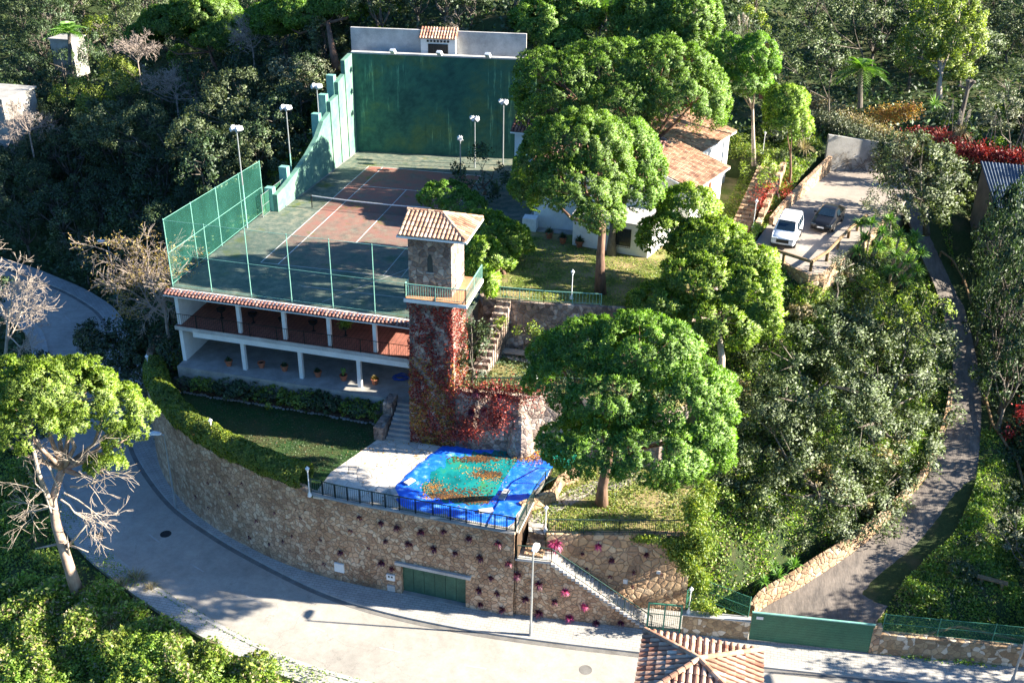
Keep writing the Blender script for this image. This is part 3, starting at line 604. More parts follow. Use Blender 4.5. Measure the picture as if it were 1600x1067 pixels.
net_fence('court_fence', [(-9.62, FY, 0), (8.7, FY-.62, 0)], 5.0, 'tall green net fence along the front edge of the court', 3.1, mat=GN1)
net_fence('court_fence', [(-9.7, FY+.1, 0), (-9.75, -2, 0)], 5.0, 'tall green net fence along the left side of the court', 3.9, topsl=[5.0, 4.4])
net_fence('side_fence', [(-9.3, -3.2, 0), (-9.3, 2.5, 0)], 1.9, 'low wire fence and frame beside the end of the stepped wall', 1.9, mat=GN2, postm='galv')
# ---------------------------------------------------------------- two-storey terrace under the court front
FL = -18.2
t = thing('terrace_building', 'white two-storey open terrace below the court with tiled eave', 'building', (0, FL, -5.6))
def fy(x): return -17.95-.035*(x+9)          # the front line drifts a little
def fbox(mb, x0, x1, dy0, dy1, z0, z1): return mb.add([(x0, fy(x0)+dy0, z0), (x1, fy(x1)+dy0, z0), (x1, fy(x1)+dy1, z0), (x0, fy(x0)+dy1, z0), (x0, fy(x0)+dy0, z1), (x1, fy(x1)+dy0, z1), (x1, fy(x1)+dy1, z1), (x0, fy(x0)+dy1, z1)],
    [(0, 3, 2, 1), (4, 5, 6, 7), (0, 1, 5, 4), (1, 2, 6, 5), (2, 3, 7, 6), (3, 0, 4, 7)])
fbox(MB(), -9.7, 9.2, -.15, 6.6, -.37, -.032).build('roof_slab', M['white'], t)
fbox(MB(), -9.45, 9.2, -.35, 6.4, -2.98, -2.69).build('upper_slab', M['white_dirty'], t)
fbox(MB(), -9.3, 9.15, -.3, 6.2, -2.69, -2.66).build('upper_floor', M['floor_red'], t)
fbox(MB(), -8.1, 9.15, -.28, .05, -3.42, -2.985).build('front_beam', M['white'], t)
fbox(MB(), -9.3, 9.2, -1.0, 6.2, -9, -5.6).build('lower_floor', M['concrete'], t)
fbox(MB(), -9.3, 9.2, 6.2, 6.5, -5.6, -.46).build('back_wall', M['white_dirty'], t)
fbox(MB(), -9.3, -9.02, -.1, 6.2, -5.59, -2.99).build('end_wall', M['white'], t)
fbox(MB(), -9.3, -9.02, -.1, 6.2, -2.655, -.375).build('end_wall', M['white'], t)
for x in (-4.4, -.95, 2.4, 5.75, 8.6):
    fbox(MB(), x-.13, x+.13, -.12, .14, -2.655, -.375).build('upper_column', M['white'], t)
for x in (-4.35, .05, 4.45):
    fbox(MB(), x-.14, x+.14, -.16, .12, -5.595, -3.42).build('lower_column', M['white'], t)
mb = MB(); tile_plane(mb, (-9.95, fy(-9.95)-.42, -.2), (9.0, fy(9)-.42, -.2), (9.0, fy(9)+.12, -.0), (-9.95, fy(-9.95)+.12, -.0), .27, .3, .09); mb.build('tiled_eave', M['tile_red'], t)
fbox(MB(), -9.95, 9.0, -.44, -.16, -.36, -.28).build('eave_board', M['white'], t)
def railing(name, pts, h, lab, m='iron', bar=.13, group=None, post=2.0, bw=.022, cat='railing', closed=False, solidtop=.05):
    t = thing(name, lab, cat, pts[0], group); b = MB(); r = MB(); up = np.array([0, 0, 1.])
    for a, c in zip(pts[:-1], pts[1:]):
        a = np.array(a, float); c = np.array(c, float); L_ = np.linalg.norm(c-a)
        r.beam(a+up*h, c+up*h, solidtop); r.beam(a+up*.1, c+up*.1, .03)
        n = max(1, int(L_/bar))
        for i in range(n): q = a+(c-a)*(i+.5)/n; b.beam(q+up*.1, q+up*h, bw)
        k = max(1, round(L_/post))
        for i in range(k+1): q = a+(c-a)*i/k; r.beam(q, q+up*(h+.03), .05)
    b.build('bars', M[m], t); r.build('rail', M[m], t); return t
railing('terrace_railing', [(-9.7, fy(-9.7)+1.6, -2.66), (-9.7, fy(-9.7)-.38, -2.66), (8.9, fy(8.9)-.38, -2.66)], 1.0, 'dark iron railing along the upper red-floored terrace', 'iron_black', .16, bw=.013, solidtop=.035)
# planters on the upper terrace
UP_P = [(347, 497), (396, 504), (443, 512), (490, 517), (540, 524)]
for i, (px, py) in enumerate(UP_P):
    p = at(px, py, -2.66); lab = ['first black bowl planter on the upper terrace, at the far left', 'second black bowl planter from the left on the upper terrace', 'third black bowl planter from the left on the upper terrace', 'fourth black bowl planter from the left on the upper terrace', 'black planter holding a green leafy plant on the upper terrace'][i]
    t = thing('bowl_planter', lab, 'planter', p, 'black planters on the upper terrace')
    MB().lathe(p, [(.16, 0), (.05, .03), (.04, .42), (.1, .45), (.3, .62), (.34, .78), (.3, .78), (.26, .72)], 12).build('bowl', M['iron_black'], t)
    MB().lathe(p+np.array([0, 0, .7]), [(.27, 0), (.2, .03), (.02, .05)], 10).build('soil', M['soil'], t)
LO_P = [(358, 571), (409, 574), (445, 579), (497, 588), (537, 594), (586, 600)]
POTS = []
for i, (px, py) in enumerate(LO_P):
    p = at(px, py, -5.6); lab = ['terracotta pot with a small plant, leftmost on the lower terrace', 'empty terracotta pot, second from the left on the lower terrace', 'terracotta pot third from the left, just left of a white column', 'terracotta pot half behind the shrubs of the bed, fourth from the left', 'terracotta pot with a green cactus on the lower terrace', 'terracotta pot with a yellowing plant beside the blue hose'][i]
    t = thing('terracotta_pot', lab, 'pot', p, 'terracotta pots on the lower terrace'); POTS.append((t, p, i))
    MB().lathe(p, [(.17, 0), (.25, .34), (.29, .35), (.29, .45), (.24, .45), (.22, .38)], 14).build('pot', M['terracotta'], t)
    MB().lathe(p+np.array([0, 0, .36]), [(.225, 0), (.2, .02), (.02, .03)], 10).build('soil', M['soil'], t)
HOSEM = plain('blue_hose', (.02, .1, .5), (.015, .06, .35), 3, .4, 0)
p = at(626, 592, -5.6); mb = MB(); rs = random.Random(4); pts = []
for k in range(90):
    a = k*.42; r = .38+.1*math.sin(k*.9)+rs.uniform(-.05, .05); pts.append((p[0]+r*math.cos(a)*1.2, p[1]+r*math.sin(a), -5.56+.0022*k))
pts += [(p[0]+.9, p[1]+.3, -5.5), (p[0]+1.2, p[1]+.35, -5.1)]
mb.tube(pts, .022, 5); tag(mb.build('garden_hose', HOSEM), 'blue garden hose lying in a coil on the lower terrace', 'hose')
# ---------------------------------------------------------------- stone tower
TX0, TX1, TY0, TY1 = 9.3, 12.1, -21.6, -18.55
t = thing('stone_tower', 'square stone tower with tiled roof and a railed balcony', 'tower', ((TX0+TX1)/2, (TY0+TY1)/2, -7.3))
def frust(mb, x0, x1, y0, y1, z0, z1, b0, b1):
    return mb.add([(x0-b0, y0-b0, z0), (x1+b0, y0-b0, z0), (x1+b0, y1+b0, z0), (x0-b0, y1+b0, z0), (x0-b1, y0-b1, z1), (x1+b1, y0-b1, z1), (x1+b1, y1+b1, z1), (x0-b1, y1+b1, z1)],
                  [(0, 3, 2, 1), (4, 5, 6, 7), (0, 1, 5, 4), (1, 2, 6, 5), (2, 3, 7, 6), (3, 0, 4, 7)])
frust(MB(), TX0, TX1, TY0, TY1, -7.5, 3.3, .18, 0).build('lower_shaft', M['stone_tower'], t)
MB().box(TX0+.03, TX1-.03, TY0+.03, TY1-.03, 3.5, 7.45).build('upper_shaft', M['stone_tower'], t)
BX0, BX1, BY0, BY1 = 9.2, 13.25, -22.35, -18.2
MB().box(BX0, BX1, BY0, BY1, 3.3, 3.52).build('balcony_slab', M['white'], t)
MB().box(BX0+.06, BX1-.06, BY0+.06, BY1, 3.521, 3.56).build('balcony_floor', M['floor_orange'], t)
r = railing('balcony_railing', [(BX0+.08, BY0+1.3, 3.56), (BX0+.08, BY0+.1, 3.56), (BX1-.1, BY0+.1, 3.56), (BX1-.1, BY1-.05, 3.56)], .95, None, 'mint', .15); r.parent = t; r.location = tuple(np.array(r.location)-np.array(t.location))
for k in ('label', 'category'):
    if k in r: del r[k]
mb = MB(); w0 = []
xm = 10.72
for (dx, z) in ((-.17, 5.15), (.17, 5.15), (.17, 5.95), (.1, 6.2), (0, 6.36), (-.1, 6.2), (-.17, 5.95)): w0.append((xm+dx, z))
n = len(w0); mb.add([(x, TY0+.012, z) for x, z in w0]+[(x, TY0+.06, z) for x, z in w0], [tuple(range(n)), tuple(range(n, 2*n))[::-1]]+[(i, (i+1) % n, n+(i+1) % n, n+i) for i in range(n)])
mb.build('arched_window', M['glass'], t)
MB().box(xm-.25, xm+.25, TY0-.04, TY0+.029, 5.05, 5.148).build('window_sill', M['concrete'], t)
MB().box(xm-.35, xm+.05, TY0-.1, TY0+.04, 0.1, .85).build('slit_window', M['glass'], t)
MB().box(TX1-.028, TX1+.0, -20.5, -19.5, 3.565, 5.65).build('balcony_door', M['white'], t)
EZ = 7.45
MB().box(TX0-.5, TX1+1.1, TY0-.55, TY1+.6, EZ, EZ+.12).build('eave_board', M['white'], t)
ax = (TX0-.42, TX1+1.02); ay = (TY0-.5, TY1+.55); rz = EZ+1.05; ym = (ay[0]+ay[1])/2; xa = ax[1]-2.0
mb = MB(); e0 = EZ+.18
tile_plane(mb, (ax[0], ay[0], e0), (ax[1], ay[0], e0), (xa, ym, rz), (ax[0], ym, rz), .26, .42, .1)
tile_plane(mb, (ax[1], ay[0], e0), (ax[1], ay[1], e0), (xa, ym, rz), (xa, ym, rz), .26, .42, .1)
tile_plane(mb, (ax[1], ay[1], e0), (ax[0], ay[1], e0), (ax[0], ym, rz), (xa, ym, rz), .26, .42, .1)
mb.add([(ax[0]+.02, ay[0], e0), (ax[0]+.02, ay[1], e0), (ax[0]+.02, ym, rz-.02)], [(0, 1, 2)])
mb.build('roof', M['tile_orange'], t)
mb = MB(); ridge_caps(mb, (ax[0], ym, rz), (xa, ym, rz)); ridge_caps(mb, (ax[1], ay[0], e0), (xa, ym, rz)); ridge_caps(mb, (ax[1], ay[1], e0), (xa, ym, rz)); mb.build('ridge_tiles', M['tile_orange'], t)
# ---------------------------------------------------------------- lower garden level: lawn, deck, street wall
LOWP = [tuple(p) for p in WALLB[:-1]]+[(-9.6, -12.2), (-9.31, -18.5), (9.2, -19.3), (9.3, -18.8), (12.3, -18.6), (19.2, -19.0), (18.75, -23), (18.25, -29.8)]
LOWP = [(p[0]+(0 if i >= len(WALLB)-1 else (.12 if p[0] > 4 else .3)), p[1]+(0 if i >= len(WALLB)-1 else .5 if p[0] > 4 else .4)) for i, p in enumerate(LOWP)]
solid('garden_ground', LOWP, -15.6, -7.42, M['soil'], 'structure')
lawnpts = [at(px, py, -7.3)[:2] for px, py in ((300, 600), (600, 640), (608, 664), (520, 770), (512, 790), (470, 776), (380, 735), (300, 690), (262, 640))]
lawnpts = [(-9.2, -18.9), (7.0, -19.7), (7.35, -21), (5.3, -26.5), (5.2, -29.2), (4.27, -28.75), (.09, -27.55), (-4.07, -25.75), (-7.43, -23.6), (-10.9, -19.9), (-12.6, -17.2), (-9.3, -16)]
sheet('lawn', lawnpts, -7.3, M['lawn'], zb=-7.42)
deck = [(7.35, -21), (7.5, -20.3), (9.35, -18.9), (12.3, -21.5), (15.2, -21.3), (18.2, -20.2), (18.9, -22.6), (18.3, -29.6), (15.1, -29.55), (10.87, -29.3), (7.5, -29.15), (5.2, -29.2), (5.3, -26.5)]
sheet('paved_deck', deck, -7.29, M['flag'], zb=-7.42)
# planting bed with stone edge before the lower terrace
sheet('planting_bed', [(-9.3, fy(-9.3)-.9), (7.0, fy(7)-.9), (6.9, fy(7)-1.75), (-9.2, fy(-9)-1.6)], -7.05, M['soil'], zb=-7.35)
rs = random.Random(2); mb = MB()
for k in range(60):
    x = -9.1+k*.27; c = (x, fy(x)-1.75+rs.uniform(-.1, .1)-.1*(k/60), -7.28); s_ = rs.uniform(.1, .17)
    mb.lathe(c, [(s_*.9, 0), (s_, s_*.35), (s_*.6, s_*.7)], 6)
tag(mb.build('stone_edging', M['concrete'], None), 'row of small grey stones edging the planting bed', 'edging')
t = thing('street_wall', 'long curved rubble stone retaining wall above the street', 'wall', (4, -29, RZ))
def wall_band(mb, line_, zb, zt, th, batter=.25):
    A = np.asarray(line_)[:, :2]; tt = np.gradient(A, axis=0); tt /= np.linalg.norm(tt, axis=1)[:, None]; nn = np.stack([tt[:, 1], -tt[:, 0]], 1)
    n = len(A); zt = np.broadcast_to(zt, n); zb = np.broadcast_to(zb, n)
    O = A-nn*batter; I_ = A+nn*th; vs = [(*O[i], zb[i]) for i in range(n)]+[(*A[i], zt[i]) for i in range(n)]+[(*I_[i], zt[i]) for i in range(n)]+[(*I_[i], zb[i]) for i in range(n)]
    fs = []
    for i in range(n-1):
        for k in range(4):
            k2 = (k+1) % 4; fs.append((k*n+i, k*n+i+1, k2*n+i+1, k2*n+i))
    fs += [(0, n, 2*n, 3*n), (n-1, 4*n-1, 3*n-1, 2*n-1)]
    return mb.add(vs, fs)
WL = smooth_line([(p[0], p[1], 0) for p in WALLB], 4)
# WALLB travels towards -X with the property on the right hand, so the outer face lies on the left
GX0, GX1 = 10.87, 15.1
i0 = np.argmin(np.abs(WL[:, 0]-GX1)); i1 = np.argmin(np.abs(WL[:, 0]-GX0))
zt = np.where(WL[:, 0] < 4.6, -7.0, -7.27)
wall_band(MB(), WL[:i0+1], RZ-.3, zt[:i0+1], .5, .12).build('wall_section', M['stone_big'], t)
wall_band(MB(), WL[i0:i1+1], RZ+2.6, zt[i0:i1+1], .5, .06).build('wall_section', M['stone_big'], t)
wall_band(MB(), WL[i1:], RZ-.3, zt[i1:], .5, .12).build('wall_section', M['stone_big'], t)
wall_band(MB(), WL[:i1+8], -7.265, -7.17, .42, -.0+.06).build('coping', M['concrete'], t)
gd = np.array([GX1-GX0, WL[i0, 1]-WL[i1, 1]]); gl_ = np.linalg.norm(gd); gd /= gl_; gn = np.array([gd[1], -gd[0]])
gc = np.array([(GX0+GX1)/2, (WL[i0, 1]+WL[i1, 1])/2])
MB().obox(gc-gn*.35, gd, gn, gl_/2, .1, RZ-.3, RZ+2.6).build('garage_recess', M['concrete'], t)
MB().obox(gc+gn*.1, gd, gn, gl_/2+.35, .14, RZ+2.42, RZ+2.62).build('lintel', M['white_dirty'], t)
d = MB()
for k in range(6): d.obox(gc-gn*.22+gd*((k-2.5)*gl_/6), gd, gn, gl_/12-.012, .03+.004*(k % 2), RZ+.16, RZ+2.41)
door = d.build('garage_door', M['garage'], t)
MB().obox(gc-gn*.15, gd, gn, gl_/2-.03, .3, RZ-.1, RZ+.155).build('threshold', M['concrete'], t)
def wallpt(px, py, out=.02):
    """point of the street wall's face seen at (px, py)"""
    best = None
    for a, b in zip(WL[:-1], WL[1:]):
        tt = (b-a)[:2]; nn = np.array([tt[1], -tt[0]]); nn = nn/np.linalg.norm(nn); d = ray(px, py); den = d[0]*nn[0]+d[1]*nn[1]
        k = ((a[0]-CC[0])*nn[0]+(a[1]-CC[1])*nn[1])/den; p = CC+d*k; s = np.dot(p[:2]-a[:2], tt)/np.dot(tt, tt)
        if -.02 <= s <= 1.02 and k > 0 and (best is None or k < best[2]): best = (p, nn, k)
    if best is None: return None
    f = (-7.2-best[0][2])/6.4; return best[0]-np.array([*best[1], 0])*(out+.12*f), best[1], f
for (px, py, w, h, nm_, mt, lab, cat) in ((532, 884, .33, .33, 'white_panel', 'white', 'square white blank panel on the street wall', 'panel'), (612, 899, .27, .22, 'meter_box', 'white', 'white meter box with two dark dials left of the garage', 'box')):
    r_ = wallpt(px, py)
    if r_:
        p, nn, f_ = r_; tt = np.array([nn[1], -nn[0]]); tt = tt if tt[0] > 0 else -tt
        t2 = thing(nm_, lab, cat, p); MB().obox(p-np.array([*nn, 0])*.04, tt, nn, w, .06, p[2]-h, p[2]+h).build('cover', M[mt], t2)
        if nm_ == 'meter_box':
            for s_ in (-.1, .1): MB().obox(p[:2]-nn*.11+tt*s_, tt, nn, .05, .012, p[2]+.02, p[2]+.14).build('dial', M['black'], t2)
            MB().obox(p[:2]-nn*.04, tt, nn, .25, .05, RZ+.2, RZ+.65).build('lower_box', M['white_dirty'], t2)
railing('pool_railing', [(p[0], p[1]+.12, -7.17) for p in WL if p[0] > 5.0 and p[0] < 18.2][::-1]+[(18.15, -29.7, -7.17)], 1.0, 'dark green railing along the street side of the pool deck', 'iron', .12)
railing('pool_railing', [(18.3, -29.6, -7.25), (18.55, -26.5, -7.25), (18.9, -24.6, -7.25), (20.2, -22.6, -7.25)], 1.0, 'dark green railing between the pool and the steps on its right', 'iron', .12)
# ---------------------------------------------------------------- pool with cover
pp = [(608, 768), (640, 735), (668, 712), (700, 688), (735, 686), (800, 684), (845, 680), (862, 700), (866, 722), (862, 735), (830, 770), (806, 800), (803, 826), (775, 824), (720, 813), (668, 803), (628, 793)]
POOL = np.array([at(px, py, -7.2)[:2] for px, py in pp]); pc = POOL.mean(0)
t = thing('covered_pool', 'swimming pool under a bright blue tarpaulin sheet', 'pool', (*pc, -7.28))
rings = 22; nseg = 96
def resample(P, n):
    P = np.vstack([P, P[:1]]); s = np.r_[0, np.cumsum(np.linalg.norm(np.diff(P, axis=0), axis=1))]; u = np.linspace(0, s[-1], n, endpoint=False)
    return np.stack([np.interp(u, s, P[:, 0]), np.interp(u, s, P[:, 1])], 1)
PR = resample(POOL, nseg)
for _ in range(10): PR = (np.roll(PR, 1, 0)+PR*2+np.roll(PR, -1, 0))/4; vs = []; fs = []
rs = np.random.RandomState(3)
for i in range(rings+1):
    f = i/rings
    for k in range(nseg):
        q = PR[k]*(1-f)+pc*f; sag = -.055*min(1, max(0, (f-.22)/.3))
        z = -7.2+sag+.022*math.sin(q[0]*2.1+q[1]*1.3)*math.sin(q[1]*1.7)*f*2+.008*math.sin(q[0]*8+q[1]*5)+(-.07 if i == 0 else 0)
        vs.append((q[0]+(.05*math.sin(k*1.7) if i == 0 else 0), q[1], z))
for i in range(rings):
    for k in range(nseg): fs.append((i*nseg+k, i*nseg+(k+1) % nseg, (i+1)*nseg+(k+1) % nseg, (i+1)*nseg+k))
m, nt, N, L, b = newmat('blue_tarpaulin'); v = coords(N, L); n1 = noise(N, L, v, 1.6, 5, .7); r_ = ramp(N, [(.3, (.008, .09, .6)), (.52, (.015, .16, .85)), (.68, (.2, .45, .88))]); L.new(n1.outputs['Fac'], r_.inputs['Fac']); L.new(r_.outputs['Color'], b.inputs['Base Color']); b.inputs['Roughness'].default_value = .38; b.inputs['Specular IOR Level'].default_value = .5
n2x = noise(N, L, v, 3.5, 4, .6); bump(N, L, b, n2x.outputs['Fac'], .35, .05); M['tarp'] = m
MB().add(vs, fs).build('tarpaulin', m, t, smooth=True)
m, nt, N, L, b = newmat('algae_rainwater'); v = coords(N, L); n1 = noise(N, L, v, .45, 5, .7); r_ = ramp(N, [(.3, (.004, .05, .05)), (.42, (.006, .13, .14)), (.55, (.01, .22, .22)), (.64, (.04, .22, .1)), (.74, (.02, .05, .02))]); L.new(n1.outputs['Fac'], r_.inputs['Fac']); L.new(r_.outputs['Color'], b.inputs['Base Color']); b.inputs['Roughness'].default_value = .12; b.inputs['Specular IOR Level'].default_value = .5
wp = [(655, 765), (668, 735), (690, 715), (725, 706), (775, 700), (805, 703), (815, 715), (796, 735), (783, 757), (768, 785), (740, 792), (700, 786), (665, 782)]
WP = resample(np.array([at(px, py, -7.24)[:2] for px, py in wp]), 40)
WP = resample(WP, 90)
for _ in range(14): WP = (np.roll(WP, 1, 0)+WP*2+np.roll(WP, -1, 0))/4
MB().prism(WP, -7.26, -7.222).build('rainwater', m, t)
GT = plain('teal_tarpaulin', (.01, .26, .19), (.01, .18, .14), 2, .4, .3)
gp = [at(px, py, -7.16)[:2] for px, py in ((806, 690), (838, 681), (880, 680), (905, 700), (890, 735), (862, 722), (840, 708))]
o = MB().prism(gp, -7.2, -7.13).build('green_tarpaulin', GT); tag(o, 'teal green tarpaulin at the far right end of the pool', 'tarpaulin')
M['leaf_brown'] = None
# leaves lying on the cover
rs = np.random.RandomState(8); C0 = []
for (px, py, sx, sy, n) in ((676, 762, 10, 6, 230), (752, 730, 20, 3, 70), (765, 747, 9, 4, 110), (740, 779, 14, 3, 150), (668, 778, 5, 2, 40), (828, 710, 16, 6, 330), (760, 716, 30, 3, 45), (740, 755, 38, 18, 45), (742, 741, 10, 3, 40), (700, 778, 10, 3, 40)):
    C0.append(np.stack([rs.normal(px, sx, n), rs.normal(py, sy, n)], 1))
C0 = np.vstack(C0); W = np.array([at(a, b_, -7.218 if a < 800 else -7.12) for a, b_ in C0])
def flat_leaves(name, W, size, m, lab, cat, rs, parent=None, tilt=.12):
    n = len(W); a = rs.uniform(0, 6.28, n); s = size*rs.uniform(.6, 1.3, n); u = np.stack([np.cos(a), np.sin(a), rs.uniform(-tilt, tilt, n)], 1)*s[:, None]; v = np.stack([-np.sin(a), np.cos(a), rs.uniform(-tilt, tilt, n)], 1)*s[:, None]*.6
    W = W+np.array([0, 0, 1])*(size*.1+.014); V = np.stack([W-u, W-v, W+u, W+v], 1).reshape(-1, 3); F = np.arange(4*n).reshape(n, 4)
    o = link(mesh_np(name, V, F), name, m, parent)
    if parent is None: tag(o, lab, cat, kind='stuff')
    return o
M['leaf_orange'] = leafmat('fallen_orange_leaves', (.5, .2, .04), (.25, .08, .02), (.65, .38, .06), .15)
flat_leaves('fallen_leaves', W, .055, M['leaf_orange'], 'orange fallen leaves scattered over the pool cover', 'leaves', rs)
M['leaf_brown'] = leafmat('rotting_brown_leaves', (.1, .05, .02), (.04, .025, .012), (.2, .09, .03), .1)
C1 = np.vstack([np.stack([rs.normal(px, sx, n), rs.normal(py, sy, n)], 1) for (px, py, sx, sy, n) in ((745, 717, 22, 3, 420), (762, 741, 12, 3, 260), (700, 776, 16, 2, 300), (745, 782, 14, 3, 300), (826, 712, 18, 6, 500), (735, 768, 20, 4, 160), (690, 770, 14, 5, 160))])  # leaf drifts that also stand in for tree-shadow bands on the water
flat_leaves('fallen_leaves', np.array([at(a, b_, -7.22 if a < 800 else -7.13) for a, b_ in C1]), .075, M['leaf_brown'], 'dark rotting leaves in drifts on the pool cover, also standing in for tree-shadow bands', 'leaves', rs)
dd = []
for (px, py, sx, sy, n) in ((705, 688, 40, 3, 260), (780, 686, 30, 3, 160), (655, 700, 25, 12, 70), (600, 650, 25, 10, 60)): dd.append(np.stack([rs.normal(px, sx, n), rs.normal(py, sy, n)], 1))
for (px, py, sx, sy, n) in ((560, 790, 90, 10, 30),(610,720,50,30,60)): dd.append(np.stack([rs.normal(px, sx, n), rs.normal(py, sy, n)], 1))
W = np.array([at(a, b_, -7.28) for a, b_ in np.vstack(dd)])
flat_leaves('fallen_leaves', W, .07, M['leaf_orange'], 'orange fallen leaves lying on the paving under the tower', 'leaves', rs)
for (px, py, ang, w, lab) in ((788, 772, 1.25, .55, 'pale slatted board weighing down the cover at the right corner'), (759, 797, .25, .45, 'pale concrete slab weighing down the front of the cover'), (616, 770, -1.2, .5, 'pale slab on the left tip of the pool cover'), (685, 806, .0, .5, 'white slab at the street side of the pool cover'), (640, 752, .9, .35, 'small white frame on the left edge of the pool cover')):
    p = at(px, py, -7.12); d = (math.cos(ang+.2), math.sin(ang+.2)); e = (-d[1], d[0]); mb = MB()
    if 'slatted' in lab or 'frame' in lab:
        for k in range(4): mb.obox(p+np.array([*d, 0])*(k-1.5)*w*.5, d, e, w*.2, .2, -7.16, -7.07)
        mb.obox(p, d, e, w, .03, -7.2, -7.165)
    else: mb.obox(p, d, e, w, .17, -7.2, -7.08).obox(p, d, e, w*.92, .12, -7.078, -7.06)
    tag(mb.build('cover_weight', M['white_dirty']), lab, 'weight', 'weights on the pool cover')
def garden_lamp(px, py, z, h, lab, m='metal_white', base=None):
    b = at(px, py, z) if base is None else np.array(base, float)
    t = thing('garden_lamp', lab, 'lamp', b, 'white garden lamps')
    MB().lathe(b, [(.13, 0), (.12, .12), (.05, .3), (.032, .4), (.028, h-.3), (.06, h-.28), (.03, h-.24)], 10).build('post', M[m], t)
    MB().lathe(b+np.array([0, 0, h-.24]), [(.05, 0), (.13, .18), (.15, .2), (.02, .32), (.015, .38)], 6).build('lantern', M['metal_white'], t)
garden_lamp(484, 775, -7.17, 2.1, 'white garden lamp where the hedge meets the pool railing')
garden_lamp(333, 690, -7.0, 1.7, 'white garden lamp standing in the sunlit top of the hedge')
garden_lamp(244, 612, -7.0, 1.6, 'white garden lamp in the shade at the far end of the hedge', base=(-12.0, -18.4, -7.0))
# ---------------------------------------------------------------- mid garden and its walls
MIDP = [(11.9, -21.35), (13.4, -21.6), (15, -21.2), (16.4, -21.2), (18, -20.3), (19.6, -19.9), (21.5, -19.6), (25.5, -19.8), (27, -17), (26, -13.2), (12.0, -13.9), (12.0, -18.5)]
solid('mid_garden_ground', MIDP, -15.6, -3.3, M['lawn_dry'], 'structure')
mb = MB(); wall_band(mb, [(12.2, -21.55, 0), (13.5, -21.75, 0), (15, -21.35, 0), (16.4, -21.35, 0), (18, -20.5, 0), (19.7, -20.05, 0), (21.5, -19.8, 0), (25.5, -20.0, 0), (27.3, -17, 0)][::-1], -8.2, np.array([-4.6, -3.9, -3.5, -3.3, -3.1, -3.0, -2.95, -2.95, -2.95]), .35, .2)
tag(mb.build('pool_back_wall', M['stone_tower']), 'curving stone wall behind the pool overgrown with red creeper', 'wall')
t = thing('rock_fountain', 'round pale stone niche against the wall behind the pool', 'fountain', (16.9, -21.3, -7.3))
MB().lathe((16.6, -21.3, -7.35), [(.95, 0), (.9, .5), (.75, 1.6), (.55, 2.5), (.3, 3.0), (.1, 3.1)], 14).build('niche', M['stone_tower'], t)
railing('mid_railing', [(12.7, -21.2, -3.1), (15, -20.9, -3.0), (18, -20.0, -3.0), (21, -19.5, -3.0)], .9, 'dark green railing on top of the wall behind the pool', 'iron', .13)
for nm_, pts in (('stone_path', ((745, 520), (765, 548), (800, 562), (850, 570), (900, 565), (900, 548), (830, 548), (790, 535), (765, 515))),):
    sheet(nm_, [at(px, py, -3.27)[:2] for px, py in pts], -3.27, M['flag'], zb=-3.31)
t = thing('stone_bench', 'long low stone bench in front of the retaining wall of the upper lawn', 'bench', aty(812, 545, -15.2)*np.array([1, 1, 0])+np.array([0, 0, -3.3]))
bx = t.location.x; MB().box(bx-1.3, bx+1.3, -15.9, -15.35, -3.0, -2.85).build('seat', M['concrete'], t)
for s_ in (-1.1, 1.1): MB().box(bx+s_-.12, bx+s_+.12, -15.85, -15.4, -3.3, -3.0).build('leg', M['concrete'], t)
HOUSEP = [(12.3, -14.4), (16.5, -14.2), (21.6, -13.6), (25.6, -12.4), (28.2, -8), (28.9, -2.5), (29.4, 1.5), (30.8, 9), (31.5, 16), (12.2, 19.5)]
solid('upper_garden_ground', HOUSEP, -15.6, .3, M['lawn_dry'], 'structure')
o = wall_band(MB(), [(p[0], p[1], 0) for p in ((11.9, -13.9), (12.3, -14.5), (16.5, -14.35), (21.6, -13.75), (25.7, -12.5), (28.4, -8))][::-1], -3.6, .36, .3, .25).build('upper_retaining_wall', M['stone_tower']); tag(o, 'shaded rubble retaining wall carrying the lawn of the house', 'wall')
railing('lawn_railing', [(13.1, -14.2, .36), (16.5, -14.1, .36), (20.4, -13.6, .36)], .85, 'pale thin railing along the edge of the house lawn', 'mint', .22)
garden_lamp(893, 467, .36, 2.1, 'white garden lamp at the edge of the house lawn beside the pine')
garden_lamp(837, 592, -3.0, 1.9, 'white garden lamp on the wall behind the pool, left of the big pine')
# curved ramp beside the tower up to the house lawn
mb = MB()
for k in range(12): mb.box(12.6+.06*k, 13.6+.06*k, -18.8+.38*k, -18.42+.38*k, -3.6, -3.3+.3*(k+1))
tag(mb.build('stone_steps', M['stone_tower']), 'shaded stone steps rising beside the tower to the house lawn', 'steps')
# steps from the lower terrace to the deck
mb = MB()
for k in range(8): mb.box(7.5+.02*k, 9.15, -22.0+.3*k, -21.7+.3*k, -7.4, -7.3+.21*(k+1))
tag(mb.build('stone_steps', M['concrete']), 'grey stone steps left of the tower foot', 'steps')
mb = MB(); mb.prism([(6.7, -22.2), (7.4, -22.2), (7.45, -19.4), (6.8, -19.4)], -7.4, -6.3); mb.prism([(6.85, -20.6), (7.5, -20.6), (7.5, -19.3), (6.9, -19.3)], -6.3, -5.3)
tag(mb.build('step_wall', M['stone_tower']), 'low rocky side wall of the steps by the tower', 'wall')
